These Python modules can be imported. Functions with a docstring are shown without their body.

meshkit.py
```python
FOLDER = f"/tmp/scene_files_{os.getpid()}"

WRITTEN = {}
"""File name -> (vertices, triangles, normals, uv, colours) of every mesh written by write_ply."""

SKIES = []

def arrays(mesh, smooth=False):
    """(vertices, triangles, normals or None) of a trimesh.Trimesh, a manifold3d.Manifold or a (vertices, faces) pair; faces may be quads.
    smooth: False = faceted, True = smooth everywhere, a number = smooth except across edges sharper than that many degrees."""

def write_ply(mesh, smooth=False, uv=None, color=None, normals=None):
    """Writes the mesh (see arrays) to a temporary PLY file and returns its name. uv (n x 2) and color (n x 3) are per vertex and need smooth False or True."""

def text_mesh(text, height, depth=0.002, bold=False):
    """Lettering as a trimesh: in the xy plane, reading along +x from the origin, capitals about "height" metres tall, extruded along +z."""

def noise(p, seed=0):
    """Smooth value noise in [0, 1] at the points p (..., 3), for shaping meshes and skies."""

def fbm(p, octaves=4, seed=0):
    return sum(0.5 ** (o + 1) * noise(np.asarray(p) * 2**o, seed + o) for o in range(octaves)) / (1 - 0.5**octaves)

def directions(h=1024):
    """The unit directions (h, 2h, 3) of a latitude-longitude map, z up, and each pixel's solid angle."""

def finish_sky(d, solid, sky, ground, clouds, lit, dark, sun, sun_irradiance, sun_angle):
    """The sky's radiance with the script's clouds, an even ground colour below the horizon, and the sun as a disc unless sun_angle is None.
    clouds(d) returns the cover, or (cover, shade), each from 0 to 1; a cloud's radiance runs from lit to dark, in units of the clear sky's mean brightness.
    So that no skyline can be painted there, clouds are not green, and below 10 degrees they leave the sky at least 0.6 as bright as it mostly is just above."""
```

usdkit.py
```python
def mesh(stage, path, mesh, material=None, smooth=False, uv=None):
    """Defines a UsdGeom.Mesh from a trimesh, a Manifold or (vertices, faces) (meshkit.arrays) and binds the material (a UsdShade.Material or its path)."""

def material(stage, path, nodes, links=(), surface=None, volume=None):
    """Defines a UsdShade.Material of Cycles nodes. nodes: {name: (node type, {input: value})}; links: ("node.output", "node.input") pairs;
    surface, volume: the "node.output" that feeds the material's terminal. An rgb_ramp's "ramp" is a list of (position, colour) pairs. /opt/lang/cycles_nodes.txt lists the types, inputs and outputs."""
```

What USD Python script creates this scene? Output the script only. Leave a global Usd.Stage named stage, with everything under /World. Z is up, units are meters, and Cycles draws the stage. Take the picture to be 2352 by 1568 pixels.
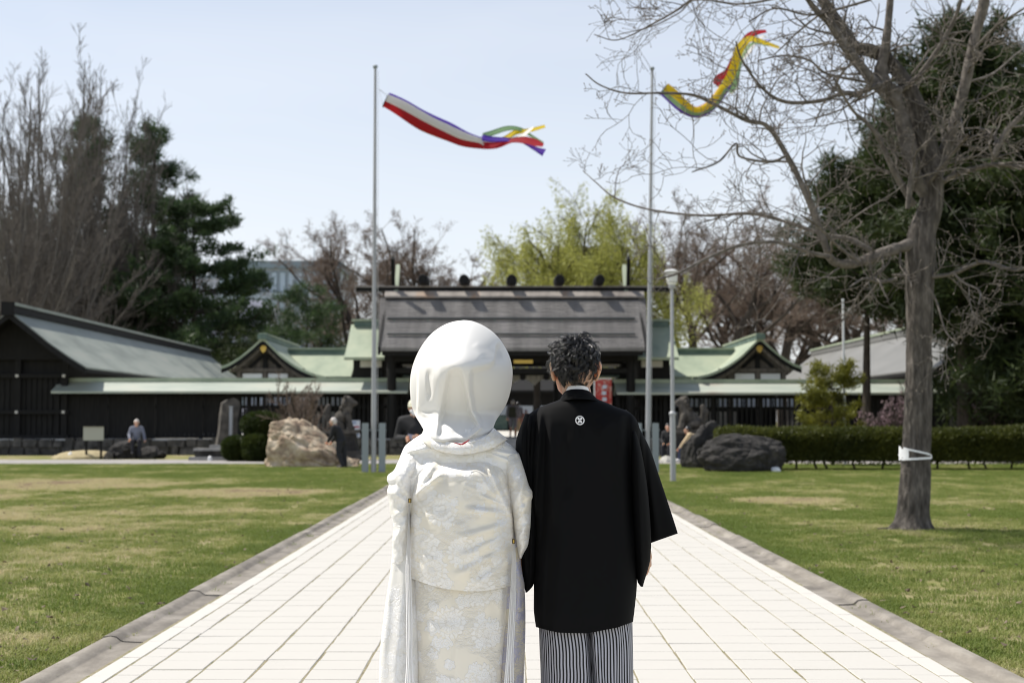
import math, random
import numpy as np
import trimesh, manifold3d
from manifold3d import Manifold
import usdkit, meshkit
from pxr import Usd, UsdGeom, UsdLux, UsdShade, Gf, Sdf, Vt

stage = Usd.Stage.CreateInMemory()
UsdGeom.SetStageUpAxis(stage, "Z")
UsdGeom.SetStageMetersPerUnit(stage, 1.0)
UsdGeom.Xform.Define(stage, "/World")
UsdGeom.Scope.Define(stage, "/World/Looks")

# ------------------------------------------------------------------ camera, sky, sun, exposure
EXPOSURE = 0.27
SUN_AZ, SUN_EL = math.radians(-69.0), math.radians(58.0)
CAM_H, FPX = 1.40, 3267.0                       # eye height; focal length for a picture 2352 wide
PITCH, YAW = math.atan2(966 - 784, FPX), math.atan2(6, FPX)
cam = UsdGeom.Camera.Define(stage, "/World/camera")
cam.AddTranslateOp().Set(Gf.Vec3d(0, 0, CAM_H))
cam.AddRotateZOp().Set(-math.degrees(YAW))
cam.AddRotateXOp().Set(90 + math.degrees(PITCH))
cam.CreateHorizontalApertureAttr(36.0)
cam.CreateFocalLengthAttr(36.0 * FPX / 2352)
cam.CreateFStopAttr(4.7)
cam.CreateFocusDistanceAttr(4.95)
cam.CreateExposureAttr(EXPOSURE)

SUN = np.array([math.sin(SUN_AZ) * math.cos(SUN_EL), math.cos(SUN_AZ) * math.cos(SUN_EL), math.sin(SUN_EL)])
sun = UsdLux.DistantLight.Define(stage, "/World/sun")
sun.CreateIntensityAttr(1.25); sun.CreateAngleAttr(0.5); sun.CreateNormalizeAttr(True)
sun.CreateColorAttr(Gf.Vec3f(1.0, 0.955, 0.88))
sun.AddTransformOp().Set(Gf.Matrix4d().SetRotate(Gf.Rotation(Gf.Vec3d(0, 0, 1), Gf.Vec3d(*SUN))))
sky = UsdLux.DomeLight.Define(stage, "/World/sky")
sky.GetPrim().SetCustomDataByKey("kind", "structure")
skymat = usdkit.material(stage, "/World/Looks/sky_air", {
    "tc": ("texture_coordinate", {}), "mp": ("mapping", {"scale": (1.4, 1.4, 4.0)}),
    "n": ("noise_texture", {"scale": 1.6, "detail": 4.0, "roughness": 0.55, "distortion": 0.6}),
    "r": ("rgb_ramp", {"ramp": [(0.35, (-0.06, -0.06, -0.06)), (0.75, (0.10, 0.10, 0.10))]}),
    "s": ("sky_texture", {"sky_type": "single_scattering", "sun_disc": False, "sun_elevation": SUN_EL, "sun_rotation": SUN_AZ,
                           "altitude": 50.0, "air_density": 1.0, "aerosol_density": 1.0, "ozone_density": 1.2}),
    "sz": ("separate_xyz", {}), "hz": ("rgb_ramp", {"ramp": [(0.0, (0.80, 0.80, 0.80)), (0.12, (0.70, 0.70, 0.70)), (0.30, (0.46, 0.46, 0.46)), (0.6, (0.20, 0.20, 0.20)), (1.0, (0.10, 0.10, 0.10))]}), "sum": ("math", {"math_type": "add", "use_clamp": True}), "m": ("mix_color", {"b": (7.3, 7.42, 7.7), "use_clamp": False}),
    "bg": ("background_shader", {"strength": 0.115})},
    [("tc.generated", "mp.vector"), ("mp.vector", "n.vector"), ("n.fac", "r.fac"), ("tc.generated", "sz.vector"), ("sz.z", "hz.fac"), ("hz.color", "sum.value1"), ("r.color", "sum.value2"), ("sum.value", "m.fac"), ("s.color", "m.a"),
     ("m.result", "bg.color")], surface="bg.background")
UsdShade.MaterialBindingAPI.Apply(sky.GetPrim()).Bind(skymat)

# ------------------------------------------------------------------ picture -> place
_cy, _sy, _cp, _sp = math.cos(YAW), math.sin(YAW), math.cos(PITCH), math.sin(PITCH)
FWD = np.array([_sy * _cp, _cy * _cp, _sp]); RIGHT = np.array([_cy, -_sy, 0.0]); UP = np.cross(RIGHT, FWD)
def at(u, v, Y):
    """The point at distance Y ahead that the photograph (2352 x 1568) shows at u, v."""
    d = FWD * FPX + RIGHT * (u - 1176) + UP * (784 - v)
    return np.array([0, 0, CAM_H]) + d * (Y / d[1])
def px(Y):
    return Y / FPX
def ground_Y(v):
    d = FWD * FPX + UP * (784 - v)
    return -CAM_H / d[2] * d[1]
def ground(u, v):
    return at(u, v, ground_Y(v)) * [1, 1, 0]

# ------------------------------------------------------------------ helpers
_used = {}
_loc = {}
def _name(parent, name):
    k = _used.get((parent, name), 0)
    _used[(parent, name)] = k + 1
    return name if k == 0 else f"{name}_{k:03d}"
def _tag(prim, **kw):
    for k, v in kw.items():
        if v:
            prim.SetCustomDataByKey({"cat": "category"}.get(k, k), v)
def thing(name, label, cat, loc=(0, 0, 0), group=None, kind=None):
    path = "/World/" + _name("/World", name)
    x = UsdGeom.Xform.Define(stage, path)
    x.AddTranslateOp().Set(Gf.Vec3d(*map(float, loc)))
    _tag(x.GetPrim(), label=label, cat=cat, group=group, kind=kind)
    _loc[path] = np.array(loc, float)
    return path
def arr(mesh):
    if isinstance(mesh, MB):
        return mesh.arrays()
    if hasattr(mesh, "to_mesh"):
        m = mesh.to_mesh(); return np.array(m.vert_properties[:, :3], float), np.array(m.tri_verts, int)
    if isinstance(mesh, trimesh.Trimesh):
        return np.array(mesh.vertices), np.array(mesh.faces)
    v, f = mesh
    v, f = np.asarray(v, float), np.asarray(f, int)
    if f.shape[1] == 4:
        f = np.vstack([f[:, [0, 1, 2]], f[:, [0, 2, 3]]])
    return v, f
def part(parent, name, mesh, mat, smooth=False, label=None, kind=None, uv=None):
    """One mesh (given in world coordinates) under a thing or a part."""
    path = parent + "/" + _name(parent, name)
    root = "/" + "/".join(parent.split("/")[1:3])
    v, f = arr(mesh)
    usdkit.mesh(stage, path, (v - _loc.get(root, 0), f), MATS[mat], smooth=smooth, uv=uv)
    _tag(stage.GetPrimAtPath(path), label=label, kind=kind)
    return path
def single(name, mesh, mat, label, cat, group=None, kind=None, smooth=False):
    path = "/World/" + _name("/World", name)
    usdkit.mesh(stage, path, arr(mesh), MATS[mat], smooth=smooth)
    _tag(stage.GetPrimAtPath(path), label=label, cat=cat, group=group, kind=kind)
    return path
def structure(name, mesh, mat, smooth=False):
    return single(name, mesh, mat, None, None, kind="structure", smooth=smooth)
def copy(path, label, loc, rotz=0.0, scale=1.0, group=None):
    src = stage.GetPrimAtPath(path)
    new = "/World/" + _name("/World", path.split("/")[2].rstrip("0123456789").rstrip("_"))
    x = UsdGeom.Xform.Define(stage, new)
    p = x.GetPrim()
    p.GetReferences().AddInternalReference(path)
    x.ClearXformOpOrder()
    x.AddTranslateOp().Set(Gf.Vec3d(*map(float, loc))); x.AddRotateZOp().Set(float(rotz)); 
    s = (scale,) * 3 if np.ndim(scale) == 0 else scale
    x.AddScaleOp().Set(Gf.Vec3f(*map(float, s)))
    was = src.GetCustomData()
    _tag(p, label=label, cat=was.get("category"), group=group or was.get("group"))
    p.SetInstanceable(True)
    return new

class MB:
    """Collects shapes into one mesh."""
    def __init__(s): s.v, s.f, s.n = [], [], 0
    def add(s, v, f):
        v, f = arr((v, f)); s.v.append(v); s.f.append(f + s.n); s.n += len(v); return s
    def mesh(s, m): return s.add(*arr(m))
    def arrays(s): return np.vstack(s.v), np.vstack(s.f)
    def box(s, lo, hi):
        (a, b, c), (d, e, g) = lo, hi
        v = np.array([(x, y, z) for x in (a, d) for y in (b, e) for z in (c, g)])
        return s.add(v, [(0, 1, 3, 2), (4, 6, 7, 5), (0, 4, 5, 1), (2, 3, 7, 6), (0, 2, 6, 4), (1, 5, 7, 3)])
    def hexa(s, p):
        """eight points: four of the lower face in order, four of the upper face in order (counter-clockwise from above)"""
        return s.add(np.array(p), [(0, 3, 2, 1), (4, 5, 6, 7), (0, 1, 5, 4), (1, 2, 6, 5), (2, 3, 7, 6), (3, 0, 4, 7)])
    def beam(s, a, b, w, h, up=(0, 0, 1)):
        a, b = np.array(a, float), np.array(b, float)
        t = (b - a) / np.linalg.norm(b - a); r = np.cross(t, up); r /= np.linalg.norm(r); q = np.cross(r, t)
        k = [a - r * w / 2 - q * h / 2, a + r * w / 2 - q * h / 2, a + r * w / 2 + q * h / 2, a - r * w / 2 + q * h / 2]
        v = np.array(k + [p + (b - a) for p in k])
        return s.add(v, [(0, 3, 2, 1), (4, 5, 6, 7), (0, 1, 5, 4), (1, 2, 6, 5), (2, 3, 7, 6), (3, 0, 4, 7)])
    def tube(s, p, r, sides=8, cap=True):
        v, f = tube(p, r, sides, cap); return s.add(v, f)
    def prism(s, poly, axis, lo, hi):
        """a polygon in the two other axes, extruded along axis"""
        import shapely.geometry as sg
        m = trimesh.creation.extrude_polygon(sg.Polygon(poly), hi - lo, engine="earcut")
        v, f = np.array(m.vertices), np.array(m.faces)
        v[:, 2] += lo
        if axis == "y":
            v = v[:, [0, 2, 1]]; f = f[:, ::-1]
        elif axis == "x":
            v = v[:, [2, 0, 1]]
        return s.add(v, f)

def tube(p, r, sides=6, cap=True):
    p = np.asarray(p, float); n = len(p)
    r = np.broadcast_to(np.asarray(r, float), (n,))
    t = np.gradient(p, axis=0); t /= np.linalg.norm(t, axis=1, keepdims=True) + 1e-12
    ref = np.array([0.31, 0.77, 0.55]); 
    a = np.cross(t, ref); bad = np.linalg.norm(a, axis=1) < 0.2
    a[bad] = np.cross(t[bad], [0.9, -0.3, 0.2])
    a /= np.linalg.norm(a, axis=1, keepdims=True); b = np.cross(t, a)
    ang = np.arange(sides) * 2 * np.pi / sides
    v = p[:, None] + r[:, None, None] * (np.cos(ang)[None, :, None] * a[:, None] + np.sin(ang)[None, :, None] * b[:, None])
    i, j = np.meshgrid(np.arange(n - 1), np.arange(sides), indexing="ij")
    q = np.stack([i * sides + j, i * sides + (j + 1) % sides, (i + 1) * sides + (j + 1) % sides, (i + 1) * sides + j], -1).reshape(-1, 4)
    f = np.vstack([q[:, [0, 1, 2]], q[:, [0, 2, 3]]]); v = v.reshape(-1, 3)
    if cap:
        k = np.arange(1, sides - 1)
        f = np.vstack([f, np.stack([0 * k, k + 1, k], 1), (n - 1) * sides + np.stack([0 * k, k, k + 1], 1)])
    return v, f
def smooth_path(pts, n, closed=False):
    """Catmull-Rom through points (any dimension)."""
    p = np.asarray(pts, float); p = np.vstack([2 * p[0] - p[1], p, 2 * p[-1] - p[-2]])
    out = []; s = np.linspace(0, len(p) - 3, n)
    for x in s:
        i = min(int(x), len(p) - 4); t = x - i; a, b, c, d = p[i:i + 4]
        out.append(0.5 * (2 * b + (c - a) * t + (2 * a - 5 * b + 4 * c - d) * t * t + (3 * b - a - 3 * c + d) * t ** 3))
    return np.array(out)
def grid_faces(nr, nc, wrap=False):
    i, j = np.meshgrid(np.arange(nr - 1), np.arange(nc if wrap else nc - 1), indexing="ij")
    k = (j + 1) % nc
    return np.stack([i * nc + j, i * nc + k, (i + 1) * nc + k, (i + 1) * nc + j], -1).reshape(-1, 4)
def lathe(profile, center, sides=16):
    """profile of (radius, z)"""
    p = np.asarray(profile, float); a = np.arange(sides) * 2 * np.pi / sides
    v = np.stack([p[:, 0:1] * np.cos(a), p[:, 0:1] * np.sin(a), np.repeat(p[:, 1:2], sides, 1)], -1).reshape(-1, 3) + np.asarray(center, float)
    return arr((v, grid_faces(len(p), sides, True)))
def sstep(a, b, x):
    t = np.clip((np.asarray(x, float) - a) / (b - a), 0, 1); return t * t * (3 - 2 * t)

# ------------------------------------------------------------------ materials
MATS = {}
def mat(name, nodes, links=(), surface="p.BSDF", volume=None):
    MATS[name] = usdkit.material(stage, "/World/Looks/" + name, nodes, links, surface, volume)
def plain(name, color, rough=0.7, spec=0.3, metallic=0.0, **kw):
    mat(name, {"p": ("principled_bsdf", {"base_color": color, "roughness": rough, "specular_ior_level": spec, "metallic": metallic, **kw})})
def mottled(name, ramp, scale=(1, 1, 1), nscale=4.0, detail=5.0, rough=0.8, spec=0.25, bump=0.0, bdist=0.01, distort=0.0, island=0.0, metallic=0.0, bscale=None):
    """noise over the place -> colour ramp; optional bump; optional change from piece to piece"""
    n = {"g": ("geometry", {}), "mp": ("mapping", {"scale": scale}), "n": ("noise_texture", {"scale": nscale, "detail": detail, "roughness": 0.6, "distortion": distort}),
         "r": ("rgb_ramp", {"ramp": ramp}), "p": ("principled_bsdf", {"roughness": rough, "specular_ior_level": spec, "metallic": metallic})}
    l = [("g.position", "mp.vector"), ("mp.vector", "n.vector")]
    if island:
        n["a"] = ("math", {"math_type": "multiply_add", "value2": island, "value3": -island / 2})
        n["b"] = ("math", {"math_type": "add"})
        l += [("g.random_per_island", "a.value1"), ("a.value", "b.value1"), ("n.fac", "b.value2"), ("b.value", "r.fac")]
    else:
        l += [("n.fac", "r.fac")]
    l += [("r.color", "p.base_color")]
    if bump:
        n["bn"] = ("noise_texture", {"scale": bscale or nscale * 6, "detail": 6.0, "roughness": 0.65})
        n["bm"] = ("bump", {"strength": bump, "distance": bdist})
        l += [("mp.vector", "bn.vector"), ("bn.fac", "bm.height"), ("bm.normal", "p.normal")]
    mat(name, n, l)

# ---- lawn: green, straw and bare soil from one recipe, used by the ground and by the blades
def lawn(name, green, straw, soil, island, translucent=False):
    n = {"g": ("geometry", {}), "mp": ("mapping", {"scale": (0.55, 0.4, 1)}), "n": ("noise_texture", {"scale": 1.0, "detail": 6.0, "roughness": 0.66}),
         "n2": ("noise_texture", {"scale": 9.0, "detail": 4.0, "roughness": 0.7}), "wob": ("vector_math", {"vector_math_type": "scale"} if False else {"math_type": "multiply_add", "vector2": (1.6, 1.8, 0), "vector3": (-0.8, -0.9, 0)}),
         "pos": ("vector_math", {"math_type": "add"})}
    l = [("g.position", "mp.vector"), ("mp.vector", "n.vector"), ("g.position", "n2.vector"), ("n2.color", "wob.vector1"), ("wob.vector", "pos.vector1"), ("g.position", "pos.vector2")]
    prev = None
    for k, (cx, cy, rx, ry, w) in enumerate([(-10.2, 31.5, 4.6, 4.2, 1.0), (-5.0, 27.6, 2.5, 2.6, 1.0), (5.0, 24.8, 1.5, 1.6, 1.1), (8.0, 24.5, 2.6, 1.1, 0.5), (-6.6, 21.0, 5.5, 5.2, 0.52), (-4.6, 14.0, 2.4, 2.8, 0.34), (-9.0, 26.0, 4.0, 3.0, 0.55), (7.5, 29.0, 5.0, 2.5, 0.4), (-3.7, 9.2, 0.8, 0.7, 0.45), (4.9, 19.2, 2.2, 1.2, 0.3)]):
        n[f"em{k}"] = ("mapping", {"scale": (1 / rx, 1 / ry, 0), "location": (-cx / rx, -cy / ry, 0)})
        n[f"eg{k}"] = ("gradient_texture", {"type": "spherical"} if False else {})
        n[f"el{k}"] = ("vector_math", {"math_type": "length"})
        n[f"er{k}"] = ("map_range", {"range_type": "smoothstep", "from_min": 1.0, "from_max": 0.35, "to_min": 0.0, "to_max": w, "clamp": True})
        del n[f"eg{k}"]
        l += [("pos.vector", f"em{k}.vector"), (f"em{k}.vector", f"el{k}.vector1"), (f"el{k}.value", f"er{k}.value")]
        if prev:
            n[f"ex{k}"] = ("math", {"math_type": "maximum"}); l += [(prev, f"ex{k}.value1"), (f"er{k}.result", f"ex{k}.value2")]; prev = f"ex{k}.value"
        else:
            prev = f"er{k}.result"
    n["nr"] = ("map_range", {"from_min": 0.34, "from_max": 0.70, "to_min": 0.02, "to_max": 0.95, "clamp": True})
    n["sum"] = ("math", {"math_type": "multiply_add", "value2": 0.75})
    n["n3"] = ("noise_texture", {"scale": 2.3, "detail": 5.0, "roughness": 0.7})
    n["n3r"] = ("map_range", {"from_min": 0.3, "from_max": 0.7, "to_min": -0.34, "to_max": 0.34})
    n["add3"] = ("math", {"math_type": "add"})
    l += [("n.fac", "nr.value"), (prev, "sum.value1"), ("nr.result", "sum.value3"), ("g.position", "n3.vector"), ("n3.fac", "n3r.value"), ("sum.value", "add3.value1"), ("n3r.result", "add3.value2")]
    fac = "add3.value"
    n["isl"] = ("math", {"math_type": "multiply_add", "value2": island, "value3": -island / 2}); n["addi"] = ("math", {"math_type": "add"})
    l += [("g.random_per_island", "isl.value1"), ("isl.value", "addi.value1"), (fac, "addi.value2")]
    n["ramp"] = ("rgb_ramp", {"ramp": [(0.0, green[0]), (0.3, green[1]), (0.62, straw), (0.95, straw), (1.0, soil)]})
    l += [("addi.value", "ramp.fac")]
    n["p"] = ("principled_bsdf", {"roughness": 0.6 if translucent else 0.95, "specular_ior_level": 0.25 if translucent else 0.05})
    l += [("ramp.color", "p.base_color")]
    if translucent:
        n["t"] = ("translucent_bsdf", {}); n["mx"] = ("mix_closure", {"fac": 0.4})
        l += [("ramp.color", "t.color"), ("p.BSDF", "mx.closure1"), ("t.BSDF", "mx.closure2")]
        mat(name, n, l, surface="mx.closure")
    else:
        n["bn"] = ("noise_texture", {"scale": 30.0, "detail": 4.0}); n["bm"] = ("bump", {"strength": 0.7, "distance": 0.03})
        l += [("g.position", "bn.vector"), ("bn.fac", "bm.height"), ("bm.normal", "p.normal")]
        mat(name, n, l)
lawn("lawn_ground", [(0.127, 0.148, 0.041), (0.192, 0.193, 0.069)], (0.26, 0.225, 0.125), (0.26, 0.19, 0.135), 0.0)
lawn("grass_blade", [(0.152, 0.20, 0.042), (0.27, 0.295, 0.09)], (0.51, 0.46, 0.25), (0.38, 0.30, 0.20), 0.8, True)

def paver_mat(name, lo, hi):
    mat(name, {"g": ("geometry", {}), "oi": ("object_info", {}), "n": ("noise_texture", {"scale": 140.0, "detail": 3.0, "roughness": 0.7}), "n2": ("noise_texture", {"scale": 1.3, "detail": 5.0, "roughness": 0.6}),
               "n3": ("noise_texture", {"scale": 11.0, "detail": 4.0, "roughness": 0.7}),
               "r": ("rgb_ramp", {"ramp": [(0.25, lo), (0.55, hi)]}), "a": ("math", {"math_type": "multiply_add", "value2": 0.45, "value3": 0.02}), "b": ("math", {"math_type": "multiply_add", "value2": 0.45}),
               "c": ("math", {"math_type": "multiply_add", "value2": 0.25}), "isl": ("math", {"math_type": "multiply_add", "value2": 0.14}),
               "p": ("principled_bsdf", {"roughness": 0.85, "specular_ior_level": 0.2}), "bm": ("bump", {"strength": 0.35, "distance": 0.004})},
        [("g.position", "n.vector"), ("g.position", "n2.vector"), ("g.position", "n3.vector"), ("n.fac", "a.value1"), ("n2.fac", "b.value1"), ("a.value", "b.value3"), ("n3.fac", "c.value1"), ("b.value", "c.value3"),
         ("oi.random", "isl.value1"), ("c.value", "isl.value3"), ("isl.value", "r.fac"), ("r.color", "p.base_color"), ("n.fac", "bm.height"), ("bm.normal", "p.normal")])
paver_mat("paver_concrete", (0.26, 0.243, 0.21), (0.468, 0.449, 0.41))
paver_mat("border_concrete", (0.30, 0.285, 0.25), (0.50, 0.48, 0.44))
mottled("joint_moss", [(0.3, (0.14, 0.12, 0.07)), (0.5, (0.26, 0.23, 0.15)), (0.65, (0.15, 0.145, 0.06))], nscale=7, rough=0.95, bump=0.5)
mottled("kerb_concrete", [(0.25, (0.11, 0.099, 0.085)), (0.5, (0.20, 0.18, 0.153)), (0.7, (0.29, 0.262, 0.228))], scale=(1.0, 0.55, 1), nscale=5, rough=0.9, bump=0.5, bdist=0.01)
mottled("gutter_concrete", [(0.25, (0.14, 0.125, 0.104)), (0.5, (0.225, 0.202, 0.17)), (0.7, (0.31, 0.282, 0.24))], scale=(1.0, 0.4, 1), nscale=6, rough=0.9, bump=0.5, bdist=0.008)
mottled("path_asphalt", [(0.3, (0.24, 0.225, 0.21)), (0.7, (0.33, 0.31, 0.29))], nscale=2.0, rough=0.9, bump=0.3)
mottled("gravel", [(0.3, (0.42, 0.40, 0.36)), (0.7, (0.55, 0.53, 0.48))], nscale=3.0, rough=0.95)
mottled("base_stone", [(0.3, (0.05, 0.047, 0.043)), (0.5, (0.12, 0.11, 0.10)), (0.7, (0.20, 0.18, 0.15))], nscale=2.2, rough=0.9, bump=0.7, bdist=0.05, island=0.35)
mottled("step_stone", [(0.3, (0.20, 0.195, 0.185)), (0.7, (0.33, 0.32, 0.30))], nscale=3.0, rough=0.9, bump=0.3)
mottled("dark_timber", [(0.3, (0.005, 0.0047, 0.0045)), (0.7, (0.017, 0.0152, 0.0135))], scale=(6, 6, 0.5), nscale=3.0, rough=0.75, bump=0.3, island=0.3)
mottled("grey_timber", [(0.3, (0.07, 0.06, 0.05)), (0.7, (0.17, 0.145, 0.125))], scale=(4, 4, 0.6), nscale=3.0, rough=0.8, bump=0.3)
mottled("copper_green", [(0.25, (0.20, 0.245, 0.175)), (0.5, (0.30, 0.345, 0.245)), (0.68, (0.36, 0.39, 0.275)), (0.82, (0.27, 0.24, 0.18))], scale=(0.9, 0.5, 0.5), nscale=1.1, detail=6, rough=0.6, spec=0.4, bump=0.1)
mottled("copper_pale", [(0.25, (0.24, 0.285, 0.24)), (0.48, (0.35, 0.38, 0.32)), (0.6, (0.39, 0.405, 0.335)), (0.72, (0.30, 0.255, 0.205))], scale=(0.25, 1, 0.6), nscale=1.2, detail=6, rough=0.6, spec=0.4, bump=0.1)
mottled("copper_dark", [(0.3, (0.06, 0.10, 0.085)), (0.7, (0.16, 0.22, 0.18))], nscale=1.5, rough=0.6, spec=0.4)
mottled("roof_left", [(0.25, (0.16, 0.175, 0.15)), (0.55, (0.25, 0.27, 0.232)), (0.8, (0.30, 0.295, 0.255))], scale=(0.6, 0.25, 0.6), nscale=1.6, rough=0.6, spec=0.4, bump=0.15)
mottled("roof_right", [(0.25, (0.135, 0.134, 0.126)), (0.7, (0.18, 0.178, 0.168))], scale=(0.6, 0.25, 0.6), nscale=1.2, rough=0.65, spec=0.3)
mottled("roof_shingle", [(0.2, (0.13, 0.123, 0.117)), (0.5, (0.215, 0.204, 0.194)), (0.68, (0.28, 0.267, 0.255)), (0.85, (0.37, 0.36, 0.33))], scale=(1.1, 0.12, 0.12), nscale=1.4, detail=7, rough=0.75, spec=0.25, bump=0.15, island=0.25)
mottled("ridge_bark", [(0.3, (0.16, 0.14, 0.125)), (0.6, (0.30, 0.27, 0.24)), (0.75, (0.36, 0.24, 0.16))], scale=(0.7, 0.3, 0.3), nscale=1.6, rough=0.75)
plain("plaster", (0.55, 0.53, 0.49), 0.9)
plain("white_paint", (0.75, 0.75, 0.74), 0.6)
plain("gold", (0.55, 0.38, 0.10), 0.35, metallic=1.0)
plain("red_cloth", (0.45, 0.03, 0.04), 0.8)
plain("pale_cloth", (0.55, 0.53, 0.47), 0.9)
plain("ink", (0.02, 0.02, 0.025), 0.6)

# ------------------------------------------------------------------ the setting
rng = np.random.default_rng(7)
S = 900.0
structure("ground", ([(-S, -60, 0), (S, -60, 0), (S, 2 * S, 0), (-S, 2 * S, 0)], [(0, 1, 2, 3)]), "lawn_ground")
PL, PR, PE = -2.27, 2.45, 46.0               # the white path: its sides and its end
pave = thing("path", None, None, kind="structure")
part(pave, "path_bed", MB().box((PL - 0.02, 2.0, 0.0), (PR + 0.02, PE, 0.0200)), "joint_moss")
w_mid = (PR - PL - 2 * (0.125 + 0.15)) / 14
cols = [(PL, PL + 0.125, "b"), (PL + 0.125, PL + 0.275, "h")] + [(PL + 0.275 + k * w_mid, PL + 0.275 + (k + 1) * w_mid, "p") for k in range(14)] + [(PR - 0.275, PR - 0.125, "h"), (PR - 0.125, PR, "b")]
def paver(x0, x1, y0, y1, kind):
    jx, jy = abs(rng.normal(0.0048, 0.0014)), abs(rng.normal(0.0045, 0.0014))
    c = np.array([(x0 + jx, y0 + jy), (x1 - jx, y0 + jy), (x1 - jx, y1 - jy), (x0 + jx, y1 - jy)]) + rng.normal(0, 0.0016, (4, 2))
    h = 0.0235 + rng.normal(0, 0.0009) + rng.normal(0, 0.0005, 4); e = 0.0035
    m = c.mean(0); inn = m + (c - m) * (1 - 2 * e / np.array([x1 - x0, y1 - y0]))
    v = np.vstack([np.c_[c, np.full(4, 0.006)], np.c_[c, h - e], np.c_[inn, h]])
    f = [(8, 9, 10, 11)] + [(a, (a + 1) % 4, 4 + (a + 1) % 4, 4 + a) for a in range(4)] + [(4 + a, 4 + (a + 1) % 4, 8 + (a + 1) % 4, 8 + a) for a in range(4)]
    return v, f
ROW = 0.305
singles, rest = [], {"p": MB(), "b": MB()}
for k in range(int((PE - 2.2) / ROW)):
    y0 = 2.2 + k * ROW
    for ci, (x0, x1, kind) in enumerate(cols):
        if kind == "b":                       # edging stones are two rows long
            if k % 2: continue
            yy = (y0 + 0.1, y0 + 0.1 + 2 * ROW)
        else:
            o = 0.0 if kind == "p" else 0.12
            yy = (y0 + o + (0.006 * math.sin(ci * 2.1)), y0 + o + ROW + (0.006 * math.sin(ci * 2.1)))
        if yy[1] > PE: continue
        g = paver(x0, x1, *yy, kind)
        seen = yy[0] > 7.0 and not (-0.75 < (x0 + x1) / 2 < 0.95 and yy[0] < 12)   # hidden behind the couple

        if seen and len(singles) < 300:
            singles.append((kind, g))
        else:
            rest["b" if kind == "b" else "p"].add(*g)
for kind, g in singles:
    part(pave, "paver", g, "border_concrete" if kind == "b" else "paver_concrete")
part(pave, "paver_field", rest["p"], "paver_concrete", kind="stuff")
part(pave, "edging_stones", rest["b"], "border_concrete", kind="stuff")

def kerb(side):
    """an L-shaped kerb: a flat gutter beside the paving and a rounded raised lip beside the lawn"""
    x0 = PL if side < 0 else PR
    t = thing("kerb", None, None, kind="structure")
    wid = 0.285 if side < 0 else 0.26
    y, k = 3.0, 0
    while y < PE - 0.5:
        L = 1.2 * rng.choice([1, 1, 1.5]) if y < 30 else 2.4
        y1 = min(y + L, PE)
        prof = [(0.006, 0.004), (0.006, 0.018), (wid * 0.52, 0.022), (wid * 0.58, 0.030), (wid * 0.68, 0.052), (wid * 0.80, 0.058), (wid * 0.96, 0.054), (wid, 0.045), (wid, 0.0)]
        dx, dz = rng.normal(0, 0.004), rng.normal(0, 0.004)
        pr = [(x0 + side * (px_ + dx), max(pz + (dz + rng.normal(0, 0.0015) if pz > 0.01 else 0), 0.0)) for px_, pz in prof]
        part(t, "kerb_stone", MB().prism(pr, "y", y + 0.0006, y1 - 0.0006), "kerb_concrete" if k % 3 else "gutter_concrete", smooth=30)
        y = y1; k += 1
kerb(-1); kerb(1)
structure("cross_path", MB().box((-60, 46.4, 0.0), (60, 51.2, 0.012)), "path_asphalt")
structure("approach", MB().box((PL - 0.3, 51.2, 0.0), (PR + 0.3, 57.6, 0.016)), "paver_concrete")

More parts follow.
